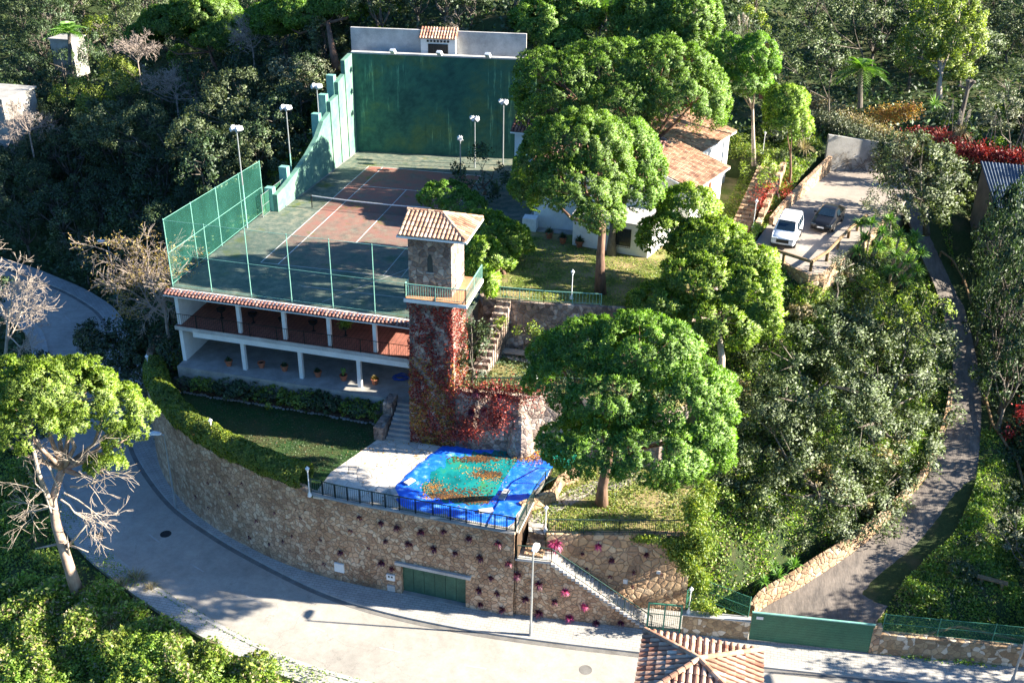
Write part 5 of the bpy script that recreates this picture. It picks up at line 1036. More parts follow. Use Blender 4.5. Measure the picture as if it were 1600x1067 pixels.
# ---------------------------------------------------------------- cars
GLS = plain('dark_car_glass', (.015, .03, .045), (.01, .02, .03), 1, .08, 0, spec=.8)
TY = plain('tyre_rubber', (.02, .02, .02), (.015, .015, .015), 3, .8, .1)
RIM = plain('alloy_rim', (.5, .5, .5), (.4, .4, .4), 3, .3, 0, metal=.8)
def paint(nm, c):
    m, nt, N, L, b = newmat(nm); b.inputs['Base Color'].default_value = (*c, 1); b.inputs['Roughness'].default_value = .28; b.inputs['Coat Weight'].default_value = .35; b.inputs['Coat Roughness'].default_value = .08
    v = coords(N, L); n = noise(N, L, v, 2, 3); bump(N, L, b, n.outputs['Fac'], .02, .01); return m
def car(name, lab, cat, front, heading, Lc, W, belt, roof, pm, kind):
    """sections along the car from the front: (s, z bottom, z belt, half width, z roof, half roof width)"""
    t = thing(name, lab, cat, (0, 0, 0)); hw = W/2
    if kind == 'van':
        S = [(0, .35, .72, .80, .72, .7), (.08, .3, .86, .92, .87, .8), (.35, .28, 1.02, .98, 1.04, .84), (.85, .28, 1.12, 1, 1.16, .84), (1.6, .28, 1.16, 1, 1.78, .78), (2.1, .28, 1.16, 1, 1.84, .8), (3.4, .28, 1.16, 1, 1.84, .8), (4.1, .28, 1.14, .99, 1.8, .78), (4.32, .32, 1.1, .95, 1.55, .78), (4.38, .45, .95, .92, 1.0, .8)]
        wx = (.8, 3.3); wr = .31; A, B_ = .85, 1.6
    else:
        S = [(0, .35, .6, .74, .62, .6), (.12, .28, .72, .9, .74, .75), (.5, .24, .82, .97, .86, .78), (1.25, .22, .92, 1, .99, .78), (2.05, .22, .95, 1, 1.42, .66), (2.5, .22, .96, 1, 1.46, .68), (3.3, .22, .97, 1, 1.4, .66), (4.0, .24, .98, .98, 1.1, .66), (4.35, .28, .95, .93, 1.02, .7), (4.45, .45, .8, .86, .84, .7)]
        wx = (.88, 3.5); wr = .33; A, B_ = 1.25, 2.05
    vs = []; K = 10
    for (s, zb, zbelt, wf, zr, rf) in S:
        w = hw*wf; r = hw*rf
        for (x, z) in ((-w*.9, zb), (-w, zb+.16), (-w*1.0, (zb+zbelt)/2+.05), (-w*.97, zbelt), (-r, zr-.06), (-r*.86, zr), (r*.86, zr), (r, zr-.06), (w*.97, zbelt), (w, (zb+zbelt)/2+.05), (w, zb+.16), (w*.9, zb)): vs.append((x, s, z))
    K = 12; fs = [(i*K+k, i*K+(k+1) % K, (i+1)*K+(k+1) % K, (i+1)*K+k) for i in range(len(S)-1) for k in range(K)]+[tuple(range(K))[::-1], tuple((len(S)-1)*K+k for k in range(K))]
    body = MB().add(vs, fs).build('body', pm, t, smooth=True)
    md = body.modifiers.new('edge', 'BEVEL'); md.width = .03; md.segments = 2; md.limit_method = 'ANGLE'; md.angle_limit = .5
    def sec(s):
        for a, b in zip(S[:-1], S[1:]):
            if a[0] <= s <= b[0]:
                f = (s-a[0])/(b[0]-a[0]); return [x+(y-x)*f for x, y in zip(a, b)]
    # windscreen
    def wpt(s, side, f):
        q = sec(s); w = hw*q[3]*.97; r = hw*q[5]; return np.array([side*(w+(r-w)*f), s, q[2]+(q[4]-.06-q[2])*f])
    a = sec(A+.06); b = sec(B_-.03); up_ = np.array([0, -.012, .02])
    ws = [(-hw*a[5]*.93, A+.06, a[4]), (hw*a[5]*.93, A+.06, a[4]), (hw*b[5]*.86, B_-.03, b[4]), (-hw*b[5]*.86, B_-.03, b[4])]
    ws = [tuple(np.array(p)+up_) for p in ws]; MB().add(ws+[(p[0], p[1]+.02, p[2]-.03) for p in ws], [(0, 1, 2, 3), (7, 6, 5, 4), (0, 4, 5, 1), (1, 5, 6, 2), (2, 6, 7, 3), (3, 7, 4, 0)]).build('windscreen', GLS, t)
    ranges = ((1.35, 2.05), (2.15, 3.0), (3.1, 3.9)) if kind == 'van' else ((1.75, 2.6), (2.68, 3.45), (3.5, 3.8))
    for side in (-1, 1):
        for (s0, s1) in ranges:
            P = [wpt(s0, side, .1), wpt(s1, side, .1), wpt(s1, side, .85), wpt(s0+(.25 if s0 < 2 else 0), side, .85)]; o_ = np.array([side*.015, 0, .004])
            vs = [p+o_ for p in P]+[p-o_ for p in P]; MB().add(vs, [(0, 1, 2, 3), (7, 6, 5, 4), (0, 4, 5, 1), (1, 5, 6, 2), (2, 6, 7, 3), (3, 7, 4, 0)]).build('side_window', GLS, t)
        m_ = wpt(ranges[0][0]+.1, side, .1)+np.array([side*.14, 0, .05]); MB().beam(m_-[.1, 0, 0], m_+[.1, 0, 0], .09, .14).build('mirror', M['black'], t)
        MB().obox((side*hw*.66, .07), (1, 0), (0, 1), .2, .06, .66 if kind == 'van' else .56, .88 if kind == 'van' else .7).build('headlight', M['glass'] if kind != 'van' else plain('clear_headlight', (.6, .62, .65), (.45, .47, .5), 3, .15, 0), t)
        for s in wx:
            wt = MB(); n = 18; cx = side*(hw-.1); vs = []
            for (x_, r_) in ((-.1, wr*.92), (-.09, wr), (.09, wr), (.11, wr*.92), (.11, wr*.62), (.05, wr*.6)):
                for k in range(n): an_ = 2*math.pi*k/n; vs.append((cx+side*x_, s+r_*math.cos(an_), wr+r_*math.sin(an_)))
            wt.add(vs, [(i*n+k, i*n+(k+1) % n, (i+1)*n+(k+1) % n, (i+1)*n+k) for i in range(5) for k in range(n)]+[tuple(range(n))]); w_ = wt.build('wheel', TY, t)
            vs = [(cx+side*.06, s, wr)]+[(cx+side*(.085 if k % 2 else .06), s+wr*.6*math.cos(2*math.pi*k/20), wr+wr*.6*math.sin(2*math.pi*k/20)) for k in range(20)]
            MB().add(vs, [(0, 1+k, 1+(k+1) % 20) for k in range(20)]).build('rim', RIM, w_)
    zg = (.55, .8) if kind == 'van' else (.38, .62)
    MB().obox((0, -.0), (1, 0), (0, 1), hw*.5, .05, zg[0], zg[1]).build('grille', M['black'], t)
    MB().obox((0, -.015), (1, 0), (0, 1), hw*.86, .05, .27, .42 if kind == 'van' else .33).build('bumper', M['black'], t)
    MB().obox((0, -.06), (1, 0), (0, 1), .26, .02, .44, .55).build('number_plate', M['white'], t)
    if kind == 'van':
        for s in (-.35, 0, .35): MB().box(-hw*.8, hw*.8, 2.3+s*2.5, 2.38+s*2.5, 1.835, 1.855).build('roof_groove', pm, t)
    t.location = (front[0], front[1], front[2]); t.rotation_euler = (0, 0, heading); return t
a = at(1201, 388, 1.3); b = at(1238, 392, 1.3); mid = (a+b)/2
car('parked_van', 'white passenger van parked at the left on the gravel', 'van', (mid[0]+.05, mid[1]+.0, 1.3), math.atan2(.05, 1)-math.radians(13), 4.38, 1.82, 1.16, 1.84, paint('white_car_paint', (.8, .8, .82)), 'van')
a = at(1262, 360, 1.3); b = at(1299, 366, 1.3); mid = (a+b)/2
car('parked_car', 'dark grey hatchback car parked beside the white van', 'car', (mid[0], mid[1]-.2, 1.3), -math.radians(17), 4.45, 1.8, .96, 1.46, paint('dark_grey_car_paint', (.012, .012, .012)), 'car')
# ---------------------------------------------------------------- neighbours
t = thing('corrugated_shed', 'shed with a dark blue-grey corrugated roof at the right edge', 'shed', aty(1575, 290, 10)*np.array([1, 1, 0])+np.array([0, 0, -2]))
A, B, C_, D = [aty(*q) for q in ((1532, 252, 14), (1640, 262, 14), (1640, 330, 7), (1556, 325, 7))]
mb = MB(); n = 60; vs = []
for i in range(n+1):
    f = i/n; wv = .05*math.sin(i*math.pi/1.5)
    p = A+(B-A)*f; q = D+(C_-D)*f; vs += [(p[0], p[1], p[2]+wv), (q[0], q[1], q[2]+wv), (p[0], p[1], p[2]+wv-.05), (q[0], q[1], q[2]+wv-.05)]
mb.add(vs, [f_ for i in range(n) for f_ in ((4*i, 4*i+1, 4*i+5, 4*i+4), (4*i+2, 4*i+6, 4*i+7, 4*i+3))]); mb.build('roof', plain('dusty_corrugated_sheet', (.1, .13, .17), (.05, .07, .09), 1, .6, .2), t)
P = [A, B, C_, D]; ctr = sum(P)/4; mb = MB(); vs = [(*(ctr[:2]+(p[:2]-ctr[:2])*.93), p[2]-.12) for p in P]+[(*(ctr[:2]+(p[:2]-ctr[:2])*.93), -5.5) for p in P]
mb.add(vs, [(0, 1, 2, 3), (7, 6, 5, 4), (0, 4, 5, 1), (1, 5, 6, 2), (2, 6, 7, 3), (3, 7, 4, 0)]); mb.build('wall', plain('dark_weathered_render', (.16, .14, .12), (.08, .075, .065), .8, .9), t)
for k, (px, py, h) in enumerate(((1548, 215, 2.6), (1596, 225, 2.8), (1482, 195, 2.4))):
    b = aty(px, py, 17.5); t = thing('cane_tripod', ['tripod of tied canes in the vegetable patch', 'tripod of tied canes at the right edge of the photo', 'tripod of canes beside the pampas grass'][k], 'cane frame', b, 'cane tripods in the back garden')
    for j in range(3):
        a = 2.1*j+.4; MB().tube([b+np.array([.5*math.cos(a), .4*math.sin(a), -.6]), b+np.array([-.05*math.cos(a), -.05*math.sin(a), h*.9])], .025, 5).build('cane', M['bark_pale'], t)
# pale house walls glimpsed at the far left
b = aty(100, 62, 46); t = thing('pale_shed', 'pale walled hut half hidden by palms at the upper left', 'hut', (b[0], 47, b[2]-3))
MB().box(b[0]-2.2, b[0]+1.0, 46, 49, b[2]-5, b[2]-.1).build('wall', M['concrete'], t); MB().box(b[0]-2.35, b[0]+1.15, 45.85, 49.15, b[2]-.1, b[2]+.05).build('roof', M['concrete'], t)
b = aty(8, 150, 26); t = thing('grey_roof_house', 'grey flat roofed outbuilding at the left edge of the photo', 'building', (b[0], 27, b[2]-4))
MB().box(b[0]-6, b[0]+1.0, 24, 30, b[2]-7, b[2]).build('wall', M['concrete'], t); MB().box(b[0]-6.2, b[0]+1.2, 23.8, 30.2, b[2], b[2]+.2).build('roof', M['concrete'], t)
# ================================================================ vegetation
M['bark_pine9'] = plain('pale_pinkish_pine_bark', (.48, .35, .27), (.22, .14, .1), 2.2, .95, .9, fine=8, stretch=(1, 1, .35))
M['pine'] = leafmat('pine_needles', (.135, .265, .02), (.058, .138, .014), (.25, .41, .05), .35, (1.2, 1.35, .5))
M['pine2'] = leafmat('bright_pine_needles', (.21, .33, .022), (.09, .18, .015), (.34, .47, .055), .38, (1.2, 1.35, .5))
M['oak'] = leafmat('grey_green_leaves', (.09, .13, .045), (.042, .065, .024), (.15, .19, .075), .22)
M['olive'] = leafmat('silvery_olive_leaves', (.15, .175, .1), (.08, .1, .055), (.24, .26, .17), .15)
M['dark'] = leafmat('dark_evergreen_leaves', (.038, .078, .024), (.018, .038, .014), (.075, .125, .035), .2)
M['bright'] = leafmat('fresh_green_leaves', (.19, .33, .022), (.08, .17, .015), (.34, .46, .055), .4)
M['yellowg'] = leafmat('yellow_green_leaves', (.18, .26, .025), (.09, .14, .018), (.32, .38, .05), .4)
M['hedge'] = leafmat('hedge_leaves', (.17, .27, .02), (.075, .14, .014), (.33, .37, .035), .35)
M['autumn'] = leafmat('yellow_autumn_leaves', (.36, .26, .05), (.22, .13, .03), (.45, .36, .08), .3)
M['red'] = leafmat('red_creeper_leaves', (.26, .016, .026), (.11, .012, .018), (.4, .06, .03), .25, (1.4, .9, .8))
M['orange'] = leafmat('orange_creeper_leaves', (.42, .2, .03), (.25, .08, .02), (.5, .34, .05), .25)
M['purple'] = leafmat('purple_strap_leaves', (.11, .015, .05), (.05, .01, .03), (.2, .03, .09), .2, (1.4, .8, 1))
M['pink'] = leafmat('magenta_leaves', (.5, .04, .2), (.25, .02, .1), (.6, .12, .3), .3, (1.3, .9, 1))
M['yucca'] = leafmat('yucca_blades', (.11, .24, .025), (.06, .15, .02), (.2, .36, .05), .3)
M['straw'] = leafmat('dry_straw', (.34, .27, .15), (.2, .15, .08), (.46, .38, .23), .3)
M['flower'] = leafmat('scarlet_flowers', (.55, .03, .03), (.3, .02, .02), (.65, .08, .05), .3, (1.3, .9, .8))
M['plume'] = leafmat('cream_plumes', (.55, .48, .38), (.4, .34, .26), (.65, .6, .5), .4, (1, 1, 1))
def sphere_dirs(n, rs, zmin=-1.):
    z = rs.uniform(zmin, 1, n); a = rs.uniform(0, 2*np.pi, n); r = np.sqrt(1-z*z); return np.stack([r*np.cos(a), r*np.sin(a), z], 1)
def unit(v): return v/np.maximum(1e-9, np.linalg.norm(v, axis=1))[:, None]
def sub_blobs(lumps, sub, dens, rs, zmin=-.45):
    """small rounded clumps over the surface of big lumps; clumps buried inside another lump are dropped"""
    C, R, D = [], [], []
    for i, (c, r) in enumerate(lumps):
        c = np.array(c); r = np.array(r); n = max(4, int(dens*4*(r[0]*r[1]+r[0]*r[2]+r[1]*r[2])/3/(sub*sub)))
        d = sphere_dirs(n, rs, zmin); p = c+d*r*rs.uniform(.82, 1.04, n)[:, None]; keep = np.ones(n, bool)
        for j, (c2, r2) in enumerate(lumps):
            if j != i: keep &= (((p-np.array(c2))/np.array(r2))**2).sum(1) > .62
        C.append(p[keep]); D.append(unit(d/r)[keep]); R.append(sub*rs.uniform(.55, 1.25, keep.sum()))
    return np.vstack(C), np.concatenate(R), np.vstack(D)
def face_out(V4, N):
    """turn each leaf so that its front looks away from its clump"""
    g = np.cross(V4[:, 1]-V4[:, 0], V4[:, 2]-V4[:, 0]); fl = (g*N).sum(1) < 0; V4[fl] = V4[fl][:, ::-1]; return V4
def tuft_mesh(name, C, D, size, rs, K=9, wd=.2, spread=.85, NN=None):
    """needle tufts: K pointed blades leaving each centre round its direction"""
    n = len(C); d = unit(np.repeat(D, K, 0)+sphere_dirs(n*K, rs)*spread); c = np.repeat(C, K, 0)+d*size*.1
    L = size*rs.uniform(.65, 1.2, n*K)[:, None]; s = unit(np.cross(d, sphere_dirs(n*K, rs)))*size*wd; N = unit(np.repeat(NN, K, 0)+.3*sphere_dirs(n*K, rs))
    V = face_out(np.stack([c-s*.5, c+d*L*.55-s*.8, c+d*L, c+d*L*.5+s*.8], 1), N).reshape(-1, 3); return V, np.arange(4*n*K).reshape(-1, 4), np.repeat(N, 4, 0)
def pine_crown(lumps, seed, sub=.46, dens=1.4, per=38, size=.2, K=7):
    rs = np.random.RandomState(seed); C, R, D = sub_blobs(lumps, sub, dens, rs, -.4)
    n = len(C); d = unit(np.repeat(D, per, 0)*.55+np.array([0, 0, .45])+sphere_dirs(n*per, rs)); p = np.repeat(C, per, 0)+d*np.repeat(R, per)[:, None]*rs.uniform(.7, 1.05, n*per)[:, None]
    return tuft_mesh('c', p, d, size, rs, K, NN=unit(d*.75+np.repeat(D, per, 0)*.45))
def leaf_quads(p, size, rs, up=.35, asp=.5, NN=None):
    n = len(p); nrm = unit(sphere_dirs(n, rs)+np.array([0, 0, up])+(0 if NN is None else NN*.5)); u = unit(np.cross(nrm, sphere_dirs(n, rs))); v = np.cross(nrm, u)
    s = (size*rs.uniform(.6, 1.35, n))[:, None]; V = np.stack([p-u*s, p-v*s*asp, p+u*s, p+v*s*asp], 1)
    if NN is not None: V = face_out(V, NN); return V.reshape(-1, 3), np.arange(4*n).reshape(-1, 4), np.repeat(unit(NN+.45*sphere_dirs(n, rs)), 4, 0)
    return V.reshape(-1, 3), np.arange(4*n).reshape(-1, 4)
def leaf_crown(lumps, seed, sub=.8, dens=.55, per=70, size=.13, zmin=-.5, up=.35):
    rs = np.random.RandomState(seed); C, R, D = sub_blobs(lumps, sub, dens, rs, zmin); n = len(C)
    d = unit(np.repeat(D, per, 0)*.3+sphere_dirs(n*per, rs)); p = np.repeat(C, per, 0)+d*np.repeat(R, per)[:, None]*(rs.uniform(0, 1, n*per)**.5)[:, None]
    return leaf_quads(p, size, rs, up, NN=unit(d*.6+np.repeat(D, per, 0)*.5+[0, 0, .15]))
def crown_mesh(name, V, F, N, off=None):
    me = mesh_np(name, V, F, off); me.polygons.foreach_set('use_smooth', np.ones(len(F), bool)); me.normals_split_custom_set_from_vertices(N.astype(np.float32)); return me
def limbs(mb, base, lumps, rad, fork=.45, rs=None, path=None, n=8):
    """trunk from the base to a fork, then a limb to each lump"""
    base = np.array(base, float); top = np.mean([l[0] for l in lumps], 0)
    if path is None:
        f = base+(top-base)*fork; f[:2] = base[:2]+(top-base)[:2]*fork*.6; path = [base-[0, 0, .4], base*.6+f*.4+rs.normal(0, .12, 3), f]
    else: path = [np.array(p, float) for p in path]; f = path[-1]
    k = len(path); mb.tube(path, [rad*(1.25 if i == 0 else 1)*(1-.4*i/(k-1)) for i in range(k)], n)
    for c, r in lumps:
        c = np.array(c, float); r = np.array(r); end = c+np.array([0, 0, r[2]*.25]); mid = f*.5+end*.5+np.array([0, 0, -.12*np.linalg.norm(end-f)])+rs.normal(0, .2, 3)
        mb.tube([f-[0, 0, .1], mid, end], [rad*.5, rad*.32, rad*.08], 6)
        for j in range(3):
            d = sphere_dirs(1, rs, -.1)[0]; mb.tube([mid*.4+end*.6, c+d*r*.8], [rad*.2, .02], 4)
def W2L(spec, sq=1.0):
    """lumps from (px, py, Y, half width px, half height px)"""
    out = []
    for px, py, Y, rx, ry in spec:
        c = aty(px, py, Y); depth = np.dot(c-CC, FW); a = rx*depth/CF; b = ry*depth/CF; th = math.asin((CC[2]-c[2])/np.linalg.norm(c-CC))
        rz = math.sqrt(max((b*b-(a*.85*math.sin(th))**2), (.35*a)**2))/math.cos(th); out.append((c, (a, a*.85, min(rz, a*1.15)*sq)))
    return out
def tree(name, label, cat, kind, lumps, base, seed, mat, rad=.25, bark='bark', path=None, group=None, fork=.45, trunk=True, **kw):
    base = np.array(base, float); t = thing(name, label, cat, base, group); rs = np.random.RandomState(seed+77)
    V, F, N_ = (pine_crown if kind == 'pine' else leaf_crown)(lumps, seed, **kw)
    link(crown_mesh('crown', V, F, N_, base), 'crown', M[mat], t)
    if trunk:
        mb = MB(); limbs(mb, base, lumps, rad, fork, rs, path); mb.build('trunk', M[bark], t, smooth=True)
    return t
# ---- the big pines
L1 = W2L([(930, 548, -25, 70, 45), (1010, 552, -26, 82, 56), (885, 598, -27, 55, 38), (1062, 635, -27.5, 82, 72), (955, 628, -28.3, 70, 50), (925, 700, -30, 76, 48), (1015, 705, -30, 86, 52), (1085, 690, -28.5, 55, 54), (868, 560, -25, 40, 32), (965, 585, -25.5, 90, 60)])
tree('stone_pine', 'big bright green umbrella pine on the lawn right of the pool', 'pine tree', 'pine', L1, (22.55, -24.7, -8), 11, 'pine', .36, group=None, path=[(22.55, -24.7, -8.3), (22.55, -25.0, -6.4), (22.9, -26, -3.6), (23, -27, -1.8)])
L2 = W2L([(905, 222, -10.5, 75, 42), (858, 262, -10.5, 50, 50), (925, 262, -11, 60, 52), (900, 300, -12.5, 68, 46), (935, 338, -14, 38, 26), (842, 300, -9, 42, 38)])
tree('stone_pine', 'umbrella pine with a tall bare trunk on the house lawn', 'pine tree', 'pine', L2, at(938, 462, .3), 12, 'pine', .36, path=[at(938, 462, .1), aty(938, 400, -11.6), aty(942, 350, -11.8)])
L2b = W2L([(968, 240, -6, 54, 50), (985, 300, -7, 46, 38), (1000, 262, -6, 34, 40)])
tree('stone_pine', 'pine with a grey trunk close against the front wall of the house', 'pine tree', 'pine', L2b, at(955, 402, .35), 27, 'pine', .36, bark='bark_grey', path=[at(955, 402, .1), aty(956, 372, -4), aty(960, 330, -5)])
L3 = W2L([(880, 145, 8, 72, 55), (955, 112, 10, 78, 45), (1035, 112, 10, 75, 45), (1062, 168, 8, 70, 58), (968, 168, 7, 60, 40), (850, 112, 10, 38, 30), (1098, 152, 9, 34, 42), (850, 175, 7.5, 35, 28)])
tree('stone_pine', 'largest umbrella pine, spreading its wide crown over the house', 'pine tree', 'pine', L3, (20, 10.5, .3), 13, 'pine', .45, sub=.58, path=[(20, 10.5, .3), (20.2, 10, 4.5), aty(1012, 225, 8)])
L4 = W2L([(848, 40, 24, 46, 38), (900, 30, 25, 38, 34), (872, 68, 23, 42, 24), (830, 70, 24, 28, 24)])
tree('stone_pine', 'round pine crown behind the right end of the green wall', 'pine tree', 'pine', L4, (13, 24, 5), 14, 'pine', .35, size=.3, K=5)
L5 = W2L([(1008, 28, 24, 48, 38), (1068, 32, 24, 55, 42), (1086, 75, 22, 34, 25), (1035, 68, 22, 40, 22), (990, 62, 22, 25, 22)])
tree('stone_pine', 'wide pine crown at the top centre behind the largest pine', 'pine tree', 'pine', L5, (24, 25, 4), 15, 'pine', .35, size=.3, K=5)
L6 = W2L([(1138, 96, 14, 30, 36), (1182, 92, 14, 31, 33), (1160, 128, 14, 45, 24)])
tree('stone_pine', 'small pine on a thin pale trunk behind the upper house roof', 'pine tree', 'pine', L6, (29.9, 14.5, 2.5), 16, 'pine', .18, bark='bark_pale', path=[(29.9, 14.5, 2.3), (29.5, 14.4, 5.2), (29.2, 14.2, 7.4)])
L7 = W2L([(1228, 165, 11, 30, 28), (1232, 195, 10.5, 34, 24)])
tree('young_pine', 'bright bushy pine with a short trunk between stairs and parking', 'pine tree', 'pine', L7, (33, 11, 2), 17, 'pine2', .14)
L8 = W2L([(1075, 332, -6, 42, 34), (1040, 372, -7.5, 38, 34), (1108, 385, -9, 55, 36), (1168, 412, -10, 42, 36), (1098, 440, -12, 62, 38), (1172, 462, -12.5, 42, 42), (1028, 478, -13.5, 42, 30), (1125, 505, -14, 62, 38), (1185, 498, -13.5, 30, 36), (1000, 500, -14, 26, 18)])
tree('aleppo_pine', 'loose feathery light green pine in the middle of the slope', 'pine tree', 'pine', L8, at(1124, 612, -4.4), 18, 'pine2', .28, bark='bark_pale', path=[at(1124, 612, -4.6), aty(1128, 560, -15.5), aty(1120, 500, -13.5)], sub=.5, dens=1.35, per=30, size=.27)
L9 = W2L([(55, 612, -35, 58, 42), (2, 605, -34, 42, 38), (112, 612, -33.5, 66, 44), (168, 640, -32.5, 52, 42), (212, 655, -32, 32, 28), (38, 668, -36, 52, 46), (95, 585, -31.5, 45, 24), (168, 735, -34, 24, 18), (198, 690, -33, 24, 18), (-40, 660, -36, 50, 60), (100, 660, -34.5, 38, 26)])
b9 = (-8.9, -34.6, -14.4)
t9 = tree('stone_pine', 'leaning umbrella pine with a bare pale trunk left of the road', 'pine tree', 'pine', L9, b9, 19, 'pine2', .36, bark='bark_pine9', path=[at(126, 940, -14.4), aty(108, 885, -34.6), aty(88, 820, -34.4), aty(82, 780, -34.2), aty(98, 730, -34)], size=.19, per=36, K=8, dens=1.1)
rs9 = np.random.RandomState(5)
def bare(mb, p, d, L, r, lev, rs, droop=.0, nb=3, sp=.65, minr=.008):
    p = np.array(p, float); d = np.array(d, float); d /= np.linalg.norm(d); pts = [p]; q = p; k = 3 if lev > 1 else 2
    for i in range(k): d = d+rs.normal(0, .16, 3)+np.array([0, 0, -droop]); d /= np.linalg.norm(d); q = q+d*L/k; pts.append(q)
    mb.tube(pts, [max(minr, r*(1-.5*i/k)) for i in range(k+1)], 5 if lev > 2 else 3, cap=False)
    if lev <= 0: return
    for i in range(nb+(lev > 1)):
        f = rs.uniform(.35, 1); j = min(k-1, int(f*k)); s = pts[j]+(pts[j+1]-pts[j])*(f*k-j); e = d+rs.normal(0, sp, 3); bare(mb, s, e, L*rs.uniform(.5, .75), max(minr, r*.5), lev-1, rs, droop, nb, sp, minr)
mb = MB()
for (px, py, px2, py2, Y) in ((110, 760, 200, 790, -34), (100, 770, 190, 850, -34.2), (95, 800, 30, 760, -34.5), (105, 730, 210, 720, -33.5), (95, 780, 150, 800, -34), (85, 790, 10, 840, -34.5), (90, 760, 30, 690, -34.5), (80, 800, 50, 720, -35)):
    a = aty(px, py, Y); b = aty(px2, py2, Y-.6); bare(mb, a, b-a, np.linalg.norm(b-a)*.62, .06, 3, rs9, .04, 3, .5, .01)
for (px, py, px2, py2) in ((90, 850, 55, 857), (105, 855, 135, 820), (105, 850, 138, 862), (108, 870, 105, 835)): mb.tube([aty(px, py, -34.5), aty(px2, py2, -34.9)], [.09, .03], 5)
mb.tube([aty(84, 800, -34.3), aty(60, 740, -35), aty(50, 690, -35.5)], [.2, .13, .08], 7); mb.build('bare_branches', M['bark_pale'], t9, smooth=True)
L10 = W2L([(262, 40, 42, 42, 26), (320, 22, 42, 50, 28), (362, 50, 40, 36, 18), (335, 62, 39, 30, 16), (225, 62, 42, 24, 18)])
tree('stone_pine', 'pine with a bare leaning trunk at the upper left', 'pine tree', 'pine', L10, aty(340, 105, 38), 20, 'pine', .25, size=.36)
L11 = W2L([(470, 18, 28, 55, 28), (530, 8, 28, 42, 28), (425, 35, 30, 38, 24), (590, 5, 29, 30, 26)])
tree('stone_pine', 'pine with a thick reddish trunk left of the green wall corner', 'pine tree', 'pine', L11, aty(526, 108, 22), 21, 'pine', .38, path=[aty(527, 112, 22), aty(518, 70, 23), aty(512, 35, 25)], size=.34)
L12 = W2L([(700, 310, 1, 40, 20), (725, 322, 0, 30, 14)]); tree('young_pine', 'low dark pine between the court and the tower roof', 'pine tree', 'pine', L12, (7.6, 1, 0), 22, 'pine', .12, group=None)
L13 = W2L([(760, 365, -7, 34, 28), (795, 380, -7.5, 32, 26), (752, 400, -10, 28, 26), (745, 445, -14.8, 26, 30), (775, 405, -9, 26, 20)]); tree('young_pine', 'bushy light green pine right behind the stone tower', 'pine tree', 'pine', L13, (12.9, -10, .3), 23, 'pine2', .18, size=.26)
L14 = W2L([(752, 262, 8, 36, 28), (742, 290, 5, 34, 22), (770, 280, 7, 28, 22)]); tree('evergreen_shrub', 'dark dense evergreen at the right side of the court', 'shrub', 'leaf', L14, (6.8, 7, 0), 24, 'dark', .15)
# ---- holm oaks and olives on the right slope
OK_ = dict(sub=.7, dens=1.05, per=80, size=.1)
def gz(x, y): return float(ground_z(x, y, False))
LA = W2L([(1235, 560, -12.5, 65, 48), (1300, 520, -9, 75, 46), (1292, 606, -14.5, 80, 55), (1215, 632, -16, 52, 50), (1185, 600, -14, 38, 42)])
tree('holm_oak', 'grey-green holm oak at the left of the big oak group, curved pale trunk', 'oak tree', 'leaf', LA, (35.5, -14.5, gz(35.5, -14.5)), 31, 'oak', .3, 'bark_grey', **OK_)
LB = W2L([(1368, 585, -11.5, 80, 62), (1420, 535, -8.5, 66, 46), (1440, 625, -10.5, 56, 58), (1338, 680, -16, 76, 60), (1402, 700, -14.5, 66, 56), (1345, 505, -7.5, 60, 40)])
tree('holm_oak', 'broadest grey-green holm oak of the group beside the driveway', 'oak tree', 'leaf', LB, (39.5, -14.5, gz(39.5, -14.5)), 32, 'oak', .34, 'bark_grey', **OK_)
LC = W2L([(1225, 698, -18.5, 60, 46), (1272, 762, -19.5, 66, 48), (1348, 795, -18.5, 58, 40), (1190, 655, -17.5, 38, 42), (1212, 775, -21, 42, 36), (1310, 735, -17.5, 50, 40), (1395, 765, -16.5, 34, 34), (1300, 822, -20.3, 38, 24), (1428, 740, -14.8, 24, 34)])
tree('holm_oak', 'lowest grey-green holm oak, above the driveway wall', 'oak tree', 'leaf', LC, (36, -19.5, gz(36, -19.5)), 33, 'oak', .28, 'bark_grey', **OK_)
LD = W2L([(1435, 262, 9, 58, 46), (1410, 240, 10, 38, 30), (1470, 285, 8.5, 38, 40), (1440, 315, 7, 46, 36), (1405, 285, 8.5, 30, 28)])
tree('holm_oak', 'round holm oak at the right of the parking area', 'oak tree', 'leaf', LD, (44.6, 9.5, -.5), 34, 'oak', .25, 'bark_grey', sub=.7, dens=1.0, per=85, size=.12)
